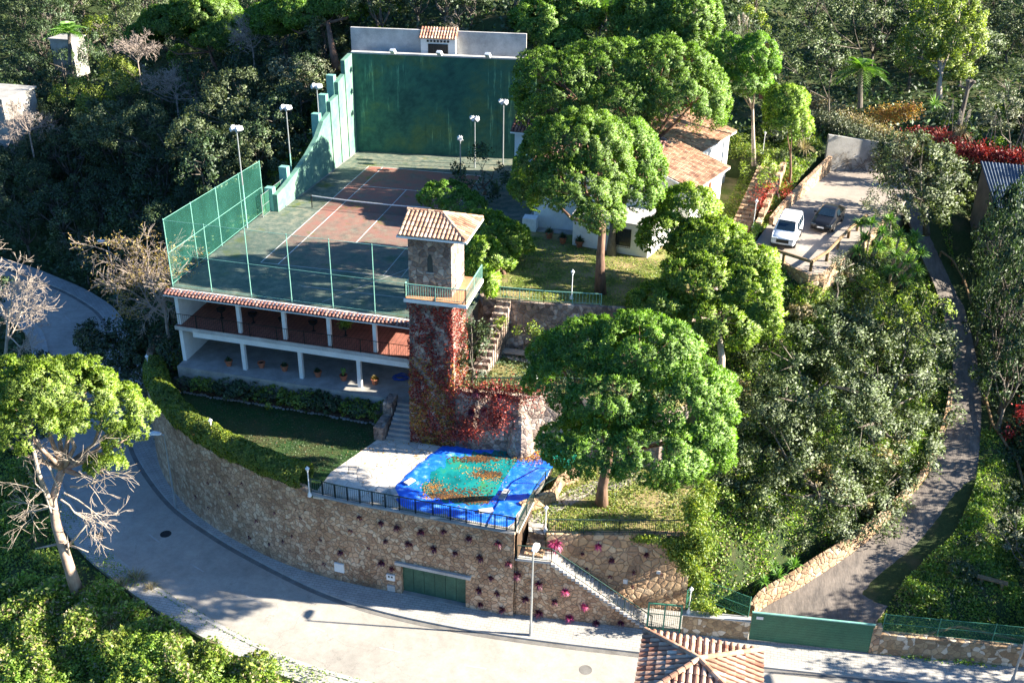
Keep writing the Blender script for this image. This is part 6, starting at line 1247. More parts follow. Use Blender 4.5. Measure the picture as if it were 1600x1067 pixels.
for i, (spec, base, lab, mt) in enumerate((
    ([(1378, 318, 5, 26, 20), (1395, 335, 4, 22, 18)], (41, 4.6, .6), 'silvery olive beside the parked cars, behind the log fence', 'olive'),
    ([(1320, 418, -6, 24, 20), (1305, 432, -7, 18, 14)], (36.5, -6.5, -1), 'small silvery olive below the parking corner', 'olive'),
    ([(1270, 88, 24, 52, 32), (1235, 105, 24, 30, 22), (1300, 110, 23, 28, 24)], (37, 25, 3.5), 'grey-green round tree behind the garden wall', 'oak'),
    ([(1330, 20, 36, 60, 22), (1285, 10, 36, 36, 18), (1250, 40, 34, 32, 18)], (41, 37, 6), 'grey-green spreading tree at the top right of centre', 'oak'),
    ([(1572, 850, -20, 38, 34), (1585, 815, -18.5, 30, 26), (1600, 880, -21, 30, 30)], (49.8, -20.5, -12.3), 'silvery olive tree at the lower right edge', 'olive'),
    ([(1568, 165, 18, 26, 22), (1560, 190, 17, 26, 18)], (52, 18.5, 3), 'feathery silver shrub behind the cane tripods', 'olive'),
    ([(1388, 475, -6, 34, 26), (1365, 455, -5, 26, 18)], (41.5, -6, -2.5), 'yellow-green shrub under the yuccas', 'yellowg'),
    ([(1185, 262, 8, 26, 20), (1200, 282, 6.5, 18, 14)], (32.2, 7, 1.8), 'yellow-green bush beside the garden stairs', 'yellowg'),
    ([(1432, 470, -8.5, 30, 20), (1458, 480, -8.8, 24, 16), (1400, 490, -9, 30, 16)], (44, -8.8, -4.5), 'yellow speckled shrub at the top of the big oak group', 'yellowg'),
    ([(785, 515, -16.2, 18, 15)], (13.6, -16.2, -3.3), 'round leafy shrub beside the stone bench', 'hedge'),
    ([(738, 540, -20.2, 24, 42), (735, 495, -19.8, 20, 30), (738, 580, -20.6, 22, 26), (765, 520, -19, 14, 26)], (12.9, -20.2, -3.4), 'tall dark shrub growing up the right side of the tower', 'dark'),
    ([(822, 515, -15.6, 18, 9), (845, 522, -15.8, 14, 8)], (15.3, -15.4, -3.3), 'low leafy shrub behind the stone bench', 'hedge'),
    ([(1190, 800, -22, 30, 30), (1165, 775, -21, 28, 34), (1150, 740, -19, 26, 34), (1145, 690, -17, 24, 30)], (31, -21, -8.5), 'tall rough bush between the lower lawn and the oaks', 'oak'),
    ([(1115, 760, -20.5, 20, 26), (1105, 800, -22.5, 20, 20), (1130, 790, -22, 20, 30), (1120, 730, -19.5, 20, 24)], (28.8, -21.5, -8), 'small light tree at the right side of the lower lawn', 'bright'),
    )):
    tree('olive_tree' if mt == 'olive' else 'leafy_shrub' if i not in (2, 3) else 'broadleaf_tree', lab, 'olive tree' if mt == 'olive' and i != 5 else 'shrub' if i not in (2, 3) else 'tree', 'leaf', W2L(spec), base, 50+i, mt, .12, 'bark_grey', sub=.5 if i not in (2, 3) else .8, dens=.6, per=70, size=.085 if i not in (2, 3) else .12)
LY = W2L([(1450, 60, 30, 42, 34), (1495, 70, 30, 42, 40), (1475, 105, 29, 40, 26), (1430, 95, 29, 30, 24), (1500, 25, 31, 36, 26), (1460, 15, 31, 40, 24)])
tree('acacia', 'light yellow-green acacia with a pale trunk at the upper right', 'tree', 'leaf', LY, aty(1468, 150, 27), 71, 'yellowg', .3, 'bark_pale', sub=.55, dens=1.2, per=85, size=.11)
# ---- left bank beside the court
for i, (spec, base, lab, mt) in enumerate((
    ([(372, 150, 18, 52, 40), (340, 185, 14, 48, 40), (400, 200, 13, 52, 42), (350, 245, 8, 58, 42), (300, 225, 8, 36, 40), (410, 255, 7, 36, 32)], (-13.5, 11, 0), 'large grey-green evergreen crown left of the tall net fence', 'oak'),
    ([(448, 190, 15, 30, 38), (455, 240, 11, 26, 38), (425, 230, 10, 32, 34), (470, 150, 17, 34, 34)], (-11, 12.5, .5), 'leafy grey-green tree behind the pale stepped wall', 'oak'),
    ([(480, 120, 20, 38, 28), (500, 145, 19, 26, 24), (450, 120, 21, 30, 24)], (-11.5, 19, 3.5), 'light green bush tree below the red-trunked pine', 'olive'),
    ([(165, 185, 22, 44, 26), (200, 215, 18, 44, 30), (150, 215, 20, 36, 26), (230, 190, 19, 32, 26)], (-27, 20, -6), 'olive-green broad crown in the left valley, half sunlit', 'oak'),
    ([(190, 540, -12, 50, 32), (240, 555, -14, 50, 38), (282, 565, -16, 34, 36), (155, 530, -10, 34, 26), (215, 590, -16, 42, 30), (250, 520, -12.5, 34, 24)], (-16.2, -13.2, -12), 'dark shaded bush mass at the left end of the street wall', 'dark'),
    ([(270, 580, -17, 24, 26), (285, 600, -18.3, 20, 16)], (-10.3, -17.8, -7.3), 'leafy green bush at the corner of the shaded lawn', 'hedge'),
    ([(190, 130, 30, 30, 36), (178, 105, 32, 22, 22)], (-27, 30, -3), 'tall yellow speckled conical shrub in the left valley', 'yellowg'),
    ([(120, 150, 30, 38, 24), (150, 170, 28, 30, 20)], (-32, 29, -5), 'yellow speckled dark shrub left of the conical one', 'yellowg'),
    ([(35, 250, 22, 34, 26), (10, 270, 18, 34, 30), (55, 275, 18, 26, 20)], (-40, 18, -10.5), 'sunlit pale green crown at the left edge', 'oak'),
    )):
    tree('broadleaf_tree', lab, 'tree', 'leaf', W2L(spec), base, 90+i, mt, .22, 'bark_grey', sub=.7, dens=1.3 if i == 4 else .9, per=85, size=.12)
# ---- prototypes copied over the hillsides
rsG = np.random.RandomState(41)
def proto_lumps(rs, r, n, flat=.8):
    L_ = [((0, 0, r*1.6), (r*.75, r*.75, r*.7*flat))]
    for k in range(n): a = 2*math.pi*k/n+rs.uniform(-.3, .3); q = r*rs.uniform(.35, .6); L_.append(((q*math.cos(a), q*math.sin(a), r*(1.2+rs.uniform(-.2, .5))), (r*rs.uniform(.42, .6),)*2+(r*rs.uniform(.35, .5)*flat,)))
    return L_
PROTO = {}
for kk, (mt, kind, nm, r) in {'d1': ('dark', 'leaf', 'evergreen_tree', 3.4), 'd2': ('dark', 'leaf', 'evergreen_tree', 3.0), 'o1': ('oak', 'leaf', 'broadleaf_tree', 3.3), 'o2': ('oak', 'leaf', 'broadleaf_tree', 3.0), 'p1': ('pine', 'pine', 'pine_tree', 3.2), 'b1': ('hedge', 'leaf', 'leafy_tree', 2.6), 'y1': ('yellowg', 'leaf', 'yellow_tree', 2.4)}.items():
    kw = dict(size=.34, sub=.6, dens=.6, per=20, K=5) if kind == 'pine' else dict(sub=.75, dens=.6, per=75, size=.125)
    PROTO[kk] = tree(nm, 'x', 'tree', kind, proto_lumps(rsG, r, 6), (0, 0, 0), hash(kk) % 97 if False else sum(map(ord, kk)), mt, .22, 'bark_grey', **kw)
used = {k: False for k in PROTO}
def put(kk, x, y, z, s, lab, group, cat='tree'):
    o = PROTO[kk]
    if used[kk]: o = copy_tree(o)
    used[kk] = True
    o.location = (x, y, z-.2); o.scale = (s, s, s*rsG.uniform(.85, 1.15)); o.rotation_euler = (0, 0, rsG.uniform(0, 6.28)); tag(o, lab, cat, group); return o
def blocked(x, y, m=3.0):
    if float(dline(x, y, ROADC[::3])[0]) < 3.1+m or float(dline(x, y, DRIVE[::3])[0]) < 2.6+m*.7: return True
    X = x+np.array([0, m, -m, 0, 0]); Y = y+np.array([0, 0, 0, m, -m])
    return any(inpoly(X, Y, P).any() for P in CUTS)
def pix(p):
    d = np.array(p)-CC; z = d@FW; return 800+CF*(d@RT)/z, 533.5-CF*(d@UP)/z
GR = (('left', -62, -14.5, -2, 34, 90, 'dark evergreen among the packed trees of the shaded left valley', 'trees filling the left valley', ('d1', 'd1', 'd2', 'd1', 'o2', 'd2')),  # mostly dark leaf kinds, standing in for shade in the valley
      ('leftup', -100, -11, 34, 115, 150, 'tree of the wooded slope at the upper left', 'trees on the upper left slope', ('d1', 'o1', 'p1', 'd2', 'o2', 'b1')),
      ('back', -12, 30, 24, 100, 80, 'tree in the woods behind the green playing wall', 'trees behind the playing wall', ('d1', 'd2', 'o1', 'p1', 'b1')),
      ('backr', 31, 100, 24, 100, 100, 'tree in the shady gardens at the upper right', 'trees in the upper right gardens', ('d1', 'd2', 'd2', 'd1', 'o1', 'd2')),  # dark leaf kinds picked to stand in for shade over the gardens
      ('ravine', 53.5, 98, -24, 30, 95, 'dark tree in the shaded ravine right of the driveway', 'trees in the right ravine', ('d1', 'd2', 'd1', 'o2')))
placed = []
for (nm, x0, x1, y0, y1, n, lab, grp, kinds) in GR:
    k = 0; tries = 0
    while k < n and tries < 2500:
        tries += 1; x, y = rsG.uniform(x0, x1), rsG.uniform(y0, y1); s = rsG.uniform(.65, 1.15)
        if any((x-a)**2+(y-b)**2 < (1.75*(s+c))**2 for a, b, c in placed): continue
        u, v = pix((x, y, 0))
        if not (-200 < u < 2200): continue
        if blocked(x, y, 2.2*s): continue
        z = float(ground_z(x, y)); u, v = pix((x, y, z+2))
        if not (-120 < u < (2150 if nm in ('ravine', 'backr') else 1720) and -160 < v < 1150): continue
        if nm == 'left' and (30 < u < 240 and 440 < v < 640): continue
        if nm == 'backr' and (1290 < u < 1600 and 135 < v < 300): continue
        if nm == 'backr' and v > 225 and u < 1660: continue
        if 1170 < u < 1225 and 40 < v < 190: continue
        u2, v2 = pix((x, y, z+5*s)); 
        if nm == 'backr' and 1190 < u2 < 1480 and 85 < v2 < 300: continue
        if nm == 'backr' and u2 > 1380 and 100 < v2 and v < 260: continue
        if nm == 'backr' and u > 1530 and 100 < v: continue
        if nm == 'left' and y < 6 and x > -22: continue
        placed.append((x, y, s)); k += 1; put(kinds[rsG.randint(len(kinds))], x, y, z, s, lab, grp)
for (x, y, s) in ((54.5, -25.5, 1.25), (57.5, -21, 1.3), (60, -27, 1.3), (55, -31.5, 1.0), (52.2, 2.5, .9), (53.5, 6.5, .9), (54.5, -1.5, 1.0), (51.8, -3.5, .8), (56, 4, 1.0), (51.6, 8.5, .75)):  # those towards the street stand out of view, placed to shade driveway and pavement
    put('d1' if y > -10 else 'd2', x, y, float(ground_z(x, y)), s, 'dark tree in the shaded ravine right of the driveway', 'trees in the right ravine')
for (px, py, Y) in ((1572, 345, 0), (1598, 395, -3), (1596, 335, 1), (1585, 450, -6), (1566, 385, 2), (1605, 490, -7), (1590, 560, -9)):
    p = aty(px, py, Y); z = float(ground_z(p[0], p[1])); sz = min(1.7, max(.6, (p[2]-z)/5.4)); put('d1', p[0], p[1], z, sz, 'dark tree in the shaded ravine right of the driveway', 'trees in the right ravine').scale = (min(sz, .75), min(sz, .75), sz)
for (px, py, Y, s) in ((70, 95, 40, .9), (40, 70, 44, 1.0), (140, 100, 38, .8), (30, 210, 20, .9), (60, 190, 24, .9), (15, 120, 34, 1.0), (95, 115, 39, .6), (125, 60, 50, 1.1), (60, 30, 55, 1.1)):
    p = aty(px, py, Y); z = float(ground_z(p[0], p[1])); put('d2', p[0], p[1], z, s, 'dark evergreen among the packed trees of the shaded left valley', 'trees filling the left valley')
for kk in used:
    if not used[kk]:
        put(kk, -30+rsG.uniform(-3, 3), 60, float(ground_z(-30, 60)), 1, 'yellow-green tree high on the upper left slope', 'trees on the upper left slope')
# ---- shrubs
BP = {}
for kk, mt in (('bg', 'bright'), ('bh', 'hedge'), ('bo', 'oak'), ('bd', 'dark'), ('bs', 'straw'), ('bl', 'olive')):
    rs = np.random.RandomState(sum(map(ord, kk))); lum = [((0, 0, .45), (.75, .75, .5)), ((.4, .2, .4), (.45, .45, .4)), ((-.35, .3, .5), (.45, .4, .4)), ((.1, -.45, .35), (.5, .4, .35))]
    V, F, N_ = leaf_crown(lum, 5, sub=.25, dens=.7, per=28, size=.075, zmin=-.3); BP[kk] = (crown_mesh('shrub', V, F, N_), mt)
def shrub(kk, x, y, z, s, lab, grp, cat='shrub', name='shrub'):
    me, mt = BP[kk]
    if not me.materials: me.materials.append(M[mt])
    o = bpy.data.objects.new(name, me); COL.objects.link(o); o.location = (x, y, z); o.scale = (s, s, s*rsG.uniform(.8, 1.2)); o.rotation_euler = (0, 0, rsG.uniform(0, 6.28)); return tag(o, lab, cat, grp)
SG = (('slope right', 29, 46, -22, 12, 95, 'low green shrub on the sunny slope below the parking', 'shrubs on the sunny slope', ('bg', 'bh', 'bo', 'bd', 'bs', 'bo'), (.6, 1.3)),
      ('left bank', -13.5, -10.3, -14, 16, 22, 'shrub on the bank at the left of the court', 'shrubs on the court bank', ('bh', 'bo', 'bo', 'bg'), (.7, 1.2)),
      ('outer left', -34, 6, -52, -37.6, 120, 'leafy plant on the weedy bank below the road', 'plants on the weedy bank', ('bg', 'bg', 'bh', 'bg'), (.6, 1.3)),
      ('left road', -34, -17, -34, -8, 26, 'shrub in the shade between the road bend and the left edge', 'shrubs by the road bend', ('bd', 'bh', 'bd'), (.8, 1.6)),
      ('right grass', 48.5, 60, -26, -13, 24, 'green shrub on the grass right of the driveway', 'shrubs right of the driveway', ('bg', 'bh', 'bo'), (.6, 1.2)),
      ('right edge', 49.5, 56, -13, 12, 40, 'shaded shrub outside the log rail of the driveway', 'shrubs outside the log rail', ('bd', 'bh', 'bd', 'bo'), (.8, 1.7)),
      ('garden right', 44, 62, 14, 30, 50, 'shrub in the garden at the upper right', 'shrubs in the upper right garden', ('bh', 'bo', 'bl', 'bd', 'bg'), (.7, 1.4)),
      ('parking bank', 31, 46, 14, 26, 22, 'shrub on the bank behind the parking area', 'shrubs behind the parking', ('bh', 'bo', 'bl', 'bg'), (.8, 1.6)),
      ('mid garden', 18, 27, -19, -14.5, 16, 'low shrub in the shade between the pool wall and the house lawn', 'shrubs in the middle garden', ('bh', 'bd', 'bo'), (.5, 1.0)),
      ('ledge', -12.5, -9.3, 16, 30, 14, 'shrub on the steep bank beside the green wall', 'shrubs beside the green wall', ('bh', 'bo', 'bs', 'bg'), (.8, 1.5)))
for (nm, x0, x1, y0, y1, n, lab, grp, kinds, sr) in SG:
    k = 0; tries = 0
    while k < n and tries < 3000:
        tries += 1; x, y = rsG.uniform(x0, x1), rsG.uniform(y0, y1); s = rsG.uniform(*sr)
        if nm == 'mid garden':
            if not inpoly(np.array(x), np.array(y), MIDP): continue
            z = -3.3
        else:
            if blocked(x, y, .5*s): continue
            z = float(ground_z(x, y))
        u, v = pix((x, y, z))
        if not (-60 < u < 1660 and -60 < v < 1120): continue
        if 1240 < u < 1450 and 130 < v < 262 and nm in ('parking bank', 'garden right'): continue
        k += 1; shrub(kinds[rsG.randint(len(kinds))], x, y, z-.1, s, lab, grp, *(('weed', 'weed_clump') if nm == 'outer left' else ()))
rs = np.random.RandomState(9)
for k in range(22):
    x = -8.7+k*.72; s = rs.uniform(.55, .95); shrub(('bd', 'bh', 'bo', 'bh')[rs.randint(4)], x, fy(x)-1.35+rs.uniform(-.12, .15), -7.05, s*1.45*(1.25 if k in (18, 19) else 1), 'shaded bush in the planting bed before the lower terrace', 'bushes in the planting bed', 'bush', 'bush')
# ---- ground cover that nobody could count
DPOLY = np.vstack([DL[:, :2], DR[::-1, :2]])
def scatter(name, x0, x1, y0, y1, n, size, mt, lab, seed, hgt=.3, cat='ground cover', cond=None, up=.9, blade=False):
    rs = np.random.RandomState(seed); x = rs.uniform(x0, x1, n); y = rs.uniform(y0, y1, n); keep = np.ones(n, bool)
    d, _ = dline(x, y, ROADC); keep &= d > 4.35; keep &= ~inpoly(x, y, DPOLY)
    for P in CUTS: keep &= ~inpoly(x, y, P)
    f = np.sin(x*1.3+2*np.sin(y*.8))*np.sin(y*1.1+1.5*np.sin(x*.7)); keep &= rs.uniform(-1.0, .9, n) < f+.2
    if cond: keep &= cond(x, y)
    keep &= rs.uniform(0, 1, n) < 1.0; q = np.stack([x, y, TZ(x, y)], 1)-CC; dz = q@FW; u_ = 800+CF*(q@RT)/dz; v_ = 533.5-CF*(q@UP)/dz; keep &= (u_ > -40) & (u_ < 1640) & (v_ > -60) & (v_ < 1120)
    x, y = x[keep], y[keep]; z = ground_z(x, y)+rs.uniform(0, 1, len(x))**1.5*hgt*(1.2+f[keep])
    V, F = leaf_quads(np.stack([x, y, z], 1), size, rs, up); tag(link(mesh_np(name, V, F), name, M[mt]), lab, cat, kind='stuff')
scatter('weeds', -24, 12, -48, -33.5, 240000, .1, 'bright', 'tangled bright weeds on the bank below the road', 1, .6)
scatter('weeds', -30, 2, -38, -14, 120000, .11, 'hedge', 'shaded weeds beside the road bend', 2, .4)
scatter('weeds', -24, 12, -48, -34, 40000, .12, 'straw', 'dry straw among the weeds on the bank below the road', 15, .7)
scatter('weeds', -24, 12, -48, -34, 60000, .14, 'yellowg', 'broad pale leaves among the weeds on the bank', 16, .75)
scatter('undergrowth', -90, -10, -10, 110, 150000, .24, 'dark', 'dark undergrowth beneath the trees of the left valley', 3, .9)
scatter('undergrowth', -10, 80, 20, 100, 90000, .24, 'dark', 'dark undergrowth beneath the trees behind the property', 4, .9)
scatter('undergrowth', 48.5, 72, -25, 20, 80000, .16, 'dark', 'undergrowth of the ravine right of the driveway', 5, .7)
scatter('grass_cover', 28, 47, -28, 16, 260000, .09, 'bright', 'patchy green plants on the slope below the parking', 6, .35)
scatter('grass_cover', 28, 47, -28, 16, 90000, .09, 'straw', 'dry leaves and straw on the slope below the parking', 7, .2)
scatter('grass_cover', 42, 58, -27, -9, 130000, .085, 'bright', 'green grass to the right of the driveway', 8, .25)
scatter('bank_cover', -13.5, -9.6, -17, 26, 30000, .1, 'hedge', 'low greenery on the bank left of the court', 9, .35)
scatter('bank_cover', 27, 36, -2, 24, 50000, .1, 'hedge', 'low greenery between the house and the parking', 10, .35)
def on_flat(name, poly, z, n, size, mt, lab, seed, hgt):
    rs = np.random.RandomState(seed); P = np.array(poly)[:, :2]; x = rs.uniform(P[:, 0].min(), P[:, 0].max(), n); y = rs.uniform(P[:, 1].min(), P[:, 1].max(), n)
    k = inpoly(x, y, poly) & (rs.uniform(-1.1, .9, n) < np.sin(x*1.1+2*np.sin(y*.9))*np.sin(y*1.3+x*.4)+.3); x, y = x[k], y[k]
    V, F = leaf_quads(np.stack([x, y, z+rs.uniform(0, hgt, len(x))], 1), size, rs, .8); tag(link(mesh_np(name, V, F), name, M[mt]), lab, 'ground cover', kind='stuff')
on_flat('grass_cover', P_LAWN2, -7.98, 16000, .07, 'hedge', 'patchy grass of the lower right lawn', 11, .1)
on_flat('grass_cover', MIDP, -3.28, 16000, .08, 'dark', 'low green plants of the middle garden', 12, .25)
on_flat('grass_cover', [(12.4, -14.2), (21.6, -13.4), (25.6, -12.2), (28, -8), (28.8, -2.5), (24, -1), (22.4, -4.8), (16.5, -3.6), (12.4, -2)], .31, 22000, .06, 'hedge', 'patchy grass of the house lawn', 13, .08)
on_flat('grass_cover', [(24, -1), (28.4, -2.5), (29, 1.5), (31.6, 16), (28.8, 16), (27.8, 8), (26, 0)], .31, 22000, .09, 'hedge', 'greenery along the foot of the house', 14, .5)
on_flat('grass_cover', lawnpts, -7.29, 26000, .05, 'dark', 'short grass blades of the shaded lawn', 17, .06)
rs = np.random.RandomState(77); A_ = np.array([(x, y, -7.28) for x, y in zip(rs.uniform(-9, 7, 900), rs.uniform(-28, -19, 900)) if inpoly(np.array(x), np.array(y), lawnpts)]); flat_leaves('fallen_leaves', A_, .06, M['leaf_brown'], 'fallen leaves dotted over the shaded lawn', 'leaves', rs)
k_ = rs.randint(4, len(OUTER)-1, 9000); f_ = rs.uniform(0, 1, 9000)[:, None]; q = OUTER[k_]*(1-f_)+OUTER[k_+1-1*(k_ == len(OUTER)-1)]*f_; tt = OUTER[k_]-OUTER[k_-1]; tt /= np.linalg.norm(tt[:, :2], axis=1)[:, None]; n_ = np.stack([tt[:, 1], -tt[:, 0], tt[:, 0]*0], 1)
g_ = np.sin(k_*.9)+np.sin(k_*.37+1)+rs.uniform(-.6, .6, 9000); o_ = np.where(g_ > .3, rs.uniform(.15, 1.5, 9000), rs.choice([.02, .3, 1.4], 9000)+rs.normal(0, .05, 9000)); q = q-n_*o_[:, None]+[0, 0, .12]; q[:, 2] += rs.uniform(0, .22, 9000)*(g_ > .3); q = q[(q[:, 1] < -22) & ((g_ > .3) | (rs.uniform(0, 1, 9000) < .35))]
V, F = leaf_quads(q, .07, rs, .7); tag(link(mesh_np('verge_weeds', V, F), 'verge_weeds', M['bright']), 'weeds growing through the outer pavement and kerb joints', 'weeds', kind='stuff')
# ---- hedge on the street wall
t_ = [p for p in WL if -12.9 < p[0] < 5.0]; rs = np.random.RandomState(12); pts = []; hp = np.array(t_)[:, :2]
s = np.r_[0, np.cumsum(np.linalg.norm(np.diff(hp, axis=0), axis=1))]; n = 52000; u = rs.uniform(0, s[-1], n); cx = np.interp(u, s, hp[:, 0]); cy = np.interp(u, s, hp[:, 1])
i_ = np.clip(np.searchsorted(s, u), 1, len(hp)-1); tt = hp[i_]-hp[i_-1]; tt /= np.linalg.norm(tt, axis=1)[:, None]; nn = np.stack([tt[:, 1], -tt[:, 0]], 1)
a = rs.uniform(0, 2*np.pi, n); rr = 1-.25*rs.uniform(0, 1, n)**2+.05*np.sin(u*2.1+a*2)+.04*np.sin(u*5+a*3); off = .75+.85*np.cos(a)*rr; zz = -6.6+.85*np.sin(a)*rr
w = np.stack([cx+nn[:, 0]*off, cy+nn[:, 1]*off, zz], 1); hn = unit(np.stack([nn[:, 0]*np.cos(a), nn[:, 1]*np.cos(a), np.sin(a)], 1)+.25*sphere_dirs(n, rs))[zz > -7.35]; w = w[zz > -7.35]
V, F, N_ = leaf_quads(w, .085, rs, .3, NN=hn); t = thing('hedge', 'thick clipped hedge along the top of the curved street wall', 'hedge', (-4, -25, -7.3)); link(crown_mesh('foliage', V, F, N_, (-4, -25, -7.3)), 'foliage', M['hedge'], t)
mb = MB()
for k in range(0, len(t_), 2):
    q = hp[k]+(hp[min(k+1, len(hp)-1)]-hp[max(k-1, 0)])[::-1]*0; mb.tube([(q[0]+.3, q[1]+.75, -7.35), (q[0]+.3, q[1]+.75, -6.3)], [.05, .03], 5)
mb.tube([(p[0]+.3, p[1]+.75, -7.3) for p in t_], .04, 5); mb.build('stems', M['bark_grey'], t)
# trailing ivy on the wall corner right of the stairs
rs = np.random.RandomState(13); P = []
for (px, py, Y, sx, sy, n) in ((1085, 800, -26.6, 14, 22, 4200), (1090, 850, -27, 17, 20, 4600), (1075, 880, -27.3, 12, 14, 2400), (1095, 910, -27.6, 10, 14, 1800), (1050, 848, -26.9, 18, 6, 1700), (1010, 842, -27.3, 16, 5, 1200), (1100, 945, -28.6, 12, 8, 1100), (1118, 955, -28.6, 8, 4, 500), (1060, 865, -27.0, 14, 10, 1500), (1105, 770, -25, 12, 16, 1500)):
    q = np.array([aty(rs.normal(px, sx*.6), rs.normal(py, sy*.6), Y+rs.normal(0, .25)-.25) for _ in range(n)]); P.append(q)
V, F = leaf_quads(np.vstack(P), .085, rs, .2); o = link(mesh_np('ivy', V, F), 'ivy', M['hedge']); tag(o, 'bright green ivy tumbling over the wall corner right of the stairs', 'ivy')
# red and orange creeper on the tower and the wall behind the pool
t = thing('virginia_creeper', 'red and orange creeper covering the lower half of the stone tower', 'creeper', (10.7, -21.8, -7.3)); rs = np.random.RandomState(14)
def creep(n, face, red):
    x = rs.uniform(TX0-.15, TX1+.15, n); z = rs.uniform(-7.3, 3.2, n); f = (z+7.3)/10.5; o_ = .18*(1-f)+.03+rs.uniform(0, .1, n)
    g = np.sin(x*3.1+z*1.2)+np.sin(z*1.7-x*2+1.3)*.8+.6*np.sin(z*4+x*5)
    if red: keep = (g > -.55+.5*np.abs(f-.85)) | (rs.uniform(0, 1, n) < .2)
    else: keep = (f < .62) & (g < .9) & (rs.uniform(0, 1, n) < 1.0-f*1.4)
    if face == 'f': p = np.stack([x, TY0-o_, z], 1)
    else: p = np.stack([TX1+o_, rs.uniform(TY0, TY1, n), z], 1)
    return p[keep]
V, F = leaf_quads(np.vstack([creep(6500, 'f', 1), creep(3200, 'r', 1)]), .085, rs, .0); link(mesh_np('red_leaves', V, F, (10.7, -21.8, -7.3)), 'red_leaves', M['red'], t)
V, F = leaf_quads(np.vstack([creep(9500, 'f', 0), creep(3600, 'r', 0)]), .085, rs, .0); link(mesh_np('orange_leaves', V, F, (10.7, -21.8, -7.3)), 'orange_leaves', M['orange'], t)
t = thing('wall_creeper', 'red creeper hanging over the wall behind the pool', 'creeper', (15, -21.7, -4)); P = []
for (px, py, Y, sx, sy, n) in ((745, 612, -21.9, 30, 8, 900), (735, 660, -22.0, 16, 16, 900), (790, 610, -21.7, 30, 8, 700), (775, 650, -22.3, 10, 14, 900), (820, 620, -21.6, 16, 10, 400), (720, 680, -22.3, 16, 6, 500)):
    P.append(np.array([aty(rs.normal(px, sx), rs.normal(py, sy), Y+rs.normal(0, .06)) for _ in range(n)]))
V, F = leaf_quads(np.vstack(P), .085, rs, .1); link(mesh_np('red_leaves', V, F, (15, -21.7, -4)), 'red_leaves', M['red'], t)
# red hedge over the neighbour's wall, red shrubs
def leafy(name, lab, cat, spec, mt, size=.08, seed=1, group=None):
    rs = np.random.RandomState(seed); P = []
    for (px, py, Y, sx, sy, n) in spec: P.append(np.array([aty(rs.normal(px, sx), rs.normal(py, sy), Y+rs.normal(0, .3)) for _ in range(n)]))
    V, F = leaf_quads(np.vstack(P), size, rs, .2); o = link(mesh_np(name, V, F), name, M[mt]); return tag(o, lab, cat, group)
leafy('red_hedge', 'crimson creeper hedge along the neighbouring garden wall', 'hedge', ((1450, 208, 18, 16, 5, 900), (1480, 222, 17, 16, 6, 1100), (1520, 238, 16, 18, 7, 1500), (1560, 245, 16, 20, 7, 1500), (1595, 248, 16, 14, 7, 900)), 'red', .11, 31)
leafy('red_shrub', 'reddish brown shrub beside the palm in the upper right garden', 'shrub', ((1390, 178, 20, 16, 7, 1400), (1420, 172, 20, 10, 6, 700)), 'orange', .1, 32)
leafy('flowering_shrub', 'pinkish red flowering shrub beside the garden stairs', 'shrub', ((1190, 310, 3, 9, 10, 420), (1205, 292, 4, 7, 6, 200)), 'flower', .05, 33)
leafy('flowering_shrub', 'scarlet flowering bush behind the white van', 'shrub', ((1228, 300, 7, 6, 9, 420),), 'flower', .05, 34)
leafy('bougainvillea', 'crimson bougainvillea at the right edge beyond the log rail', 'shrub', ((1580, 685, -9, 11, 8, 500), (1597, 650, -8, 6, 10, 300), (1560, 690, -9, 8, 3, 140)), 'flower', .1, 35)
leafy('dry_vine', 'dry vines over the sloping garden wall', 'vine', tuple((1262+(1425-1262)*f, 155+(228-155)*f, 29-9*f, 9, 6, 900) for f in np.linspace(0, 1, 9)), 'straw', .1, 36)
leafy('wall_shrub', 'grey-green climbing shrub under the sloping garden wall', 'shrub', tuple((1285+(1400-1285)*f, 185+(240-185)*f, 25-6*f, 12, 8, 1100) for f in np.linspace(0, 1, 7)), 'olive', .1, 37)
# ---- bare trees
def bare_tree(name, lab, base, path, L_, lev, seed, mt, nmain, leaf=None, sp=.6, rad=.16, lean=(0, 0, 1)):
    rs = np.random.RandomState(seed); t = thing(name, lab, 'bare tree', base); mb = MB(); pts = [np.array(p, float) for p in path]; mb.tube(pts, [rad*(1-.35*i/(len(pts)-1)) for i in range(len(pts))], 7)
    for k in range(nmain):
        q = pts[-1]+(pts[-2]-pts[-1])*rs.uniform(0, .7); bare(mb, q, np.array(lean)+rs.normal(0, .7, 3)*[1, .7, .6], L_*rs.uniform(.7, 1.1), rad*.45, lev, rs, .0, 3, sp, .013)
    mb.build('branches', M[mt], t)
    if leaf:
        v = np.array(mb.v); ext = v[rs.randint(len(v)//3, len(v), 2600)]+rs.normal(0, .12, (2600, 3)); V, F = leaf_quads(ext, .1, rs, .2); link(mesh_np('leaves', V, F, base), 'leaves', M[leaf], t)
    return t
b = at(12, 640, -14); bare_tree('bare_tree', 'whitish leafless tree at the left edge above the road', b, [b, aty(8, 560, b[1]+1), aty(15, 480, b[1]+1.5)], 3.2, 4, 3, 'bark_pale', 7, None, .55, .16, (.25, 0, .6))
b = np.array([-12.4, -14, -6]); bare_tree('bare_tree', 'bare fig tree with a few yellow leaves left of the terrace building', b, [b-[0, 0, 4], aty(262, 520, -14.5), aty(255, 460, -14.5)], 3.6, 4, 8, 'twig', 8, 'autumn', .5, .15, (-.25, 0, .6))
b = aty(720, 60, 27); bare_tree('bare_tree', 'grey leafless tree behind the little shrine', b, [b-[0, 0, 5], b-[0, 0, 1], b], 2.4, 4, 21, 'twig', 6, None, .5, .14)
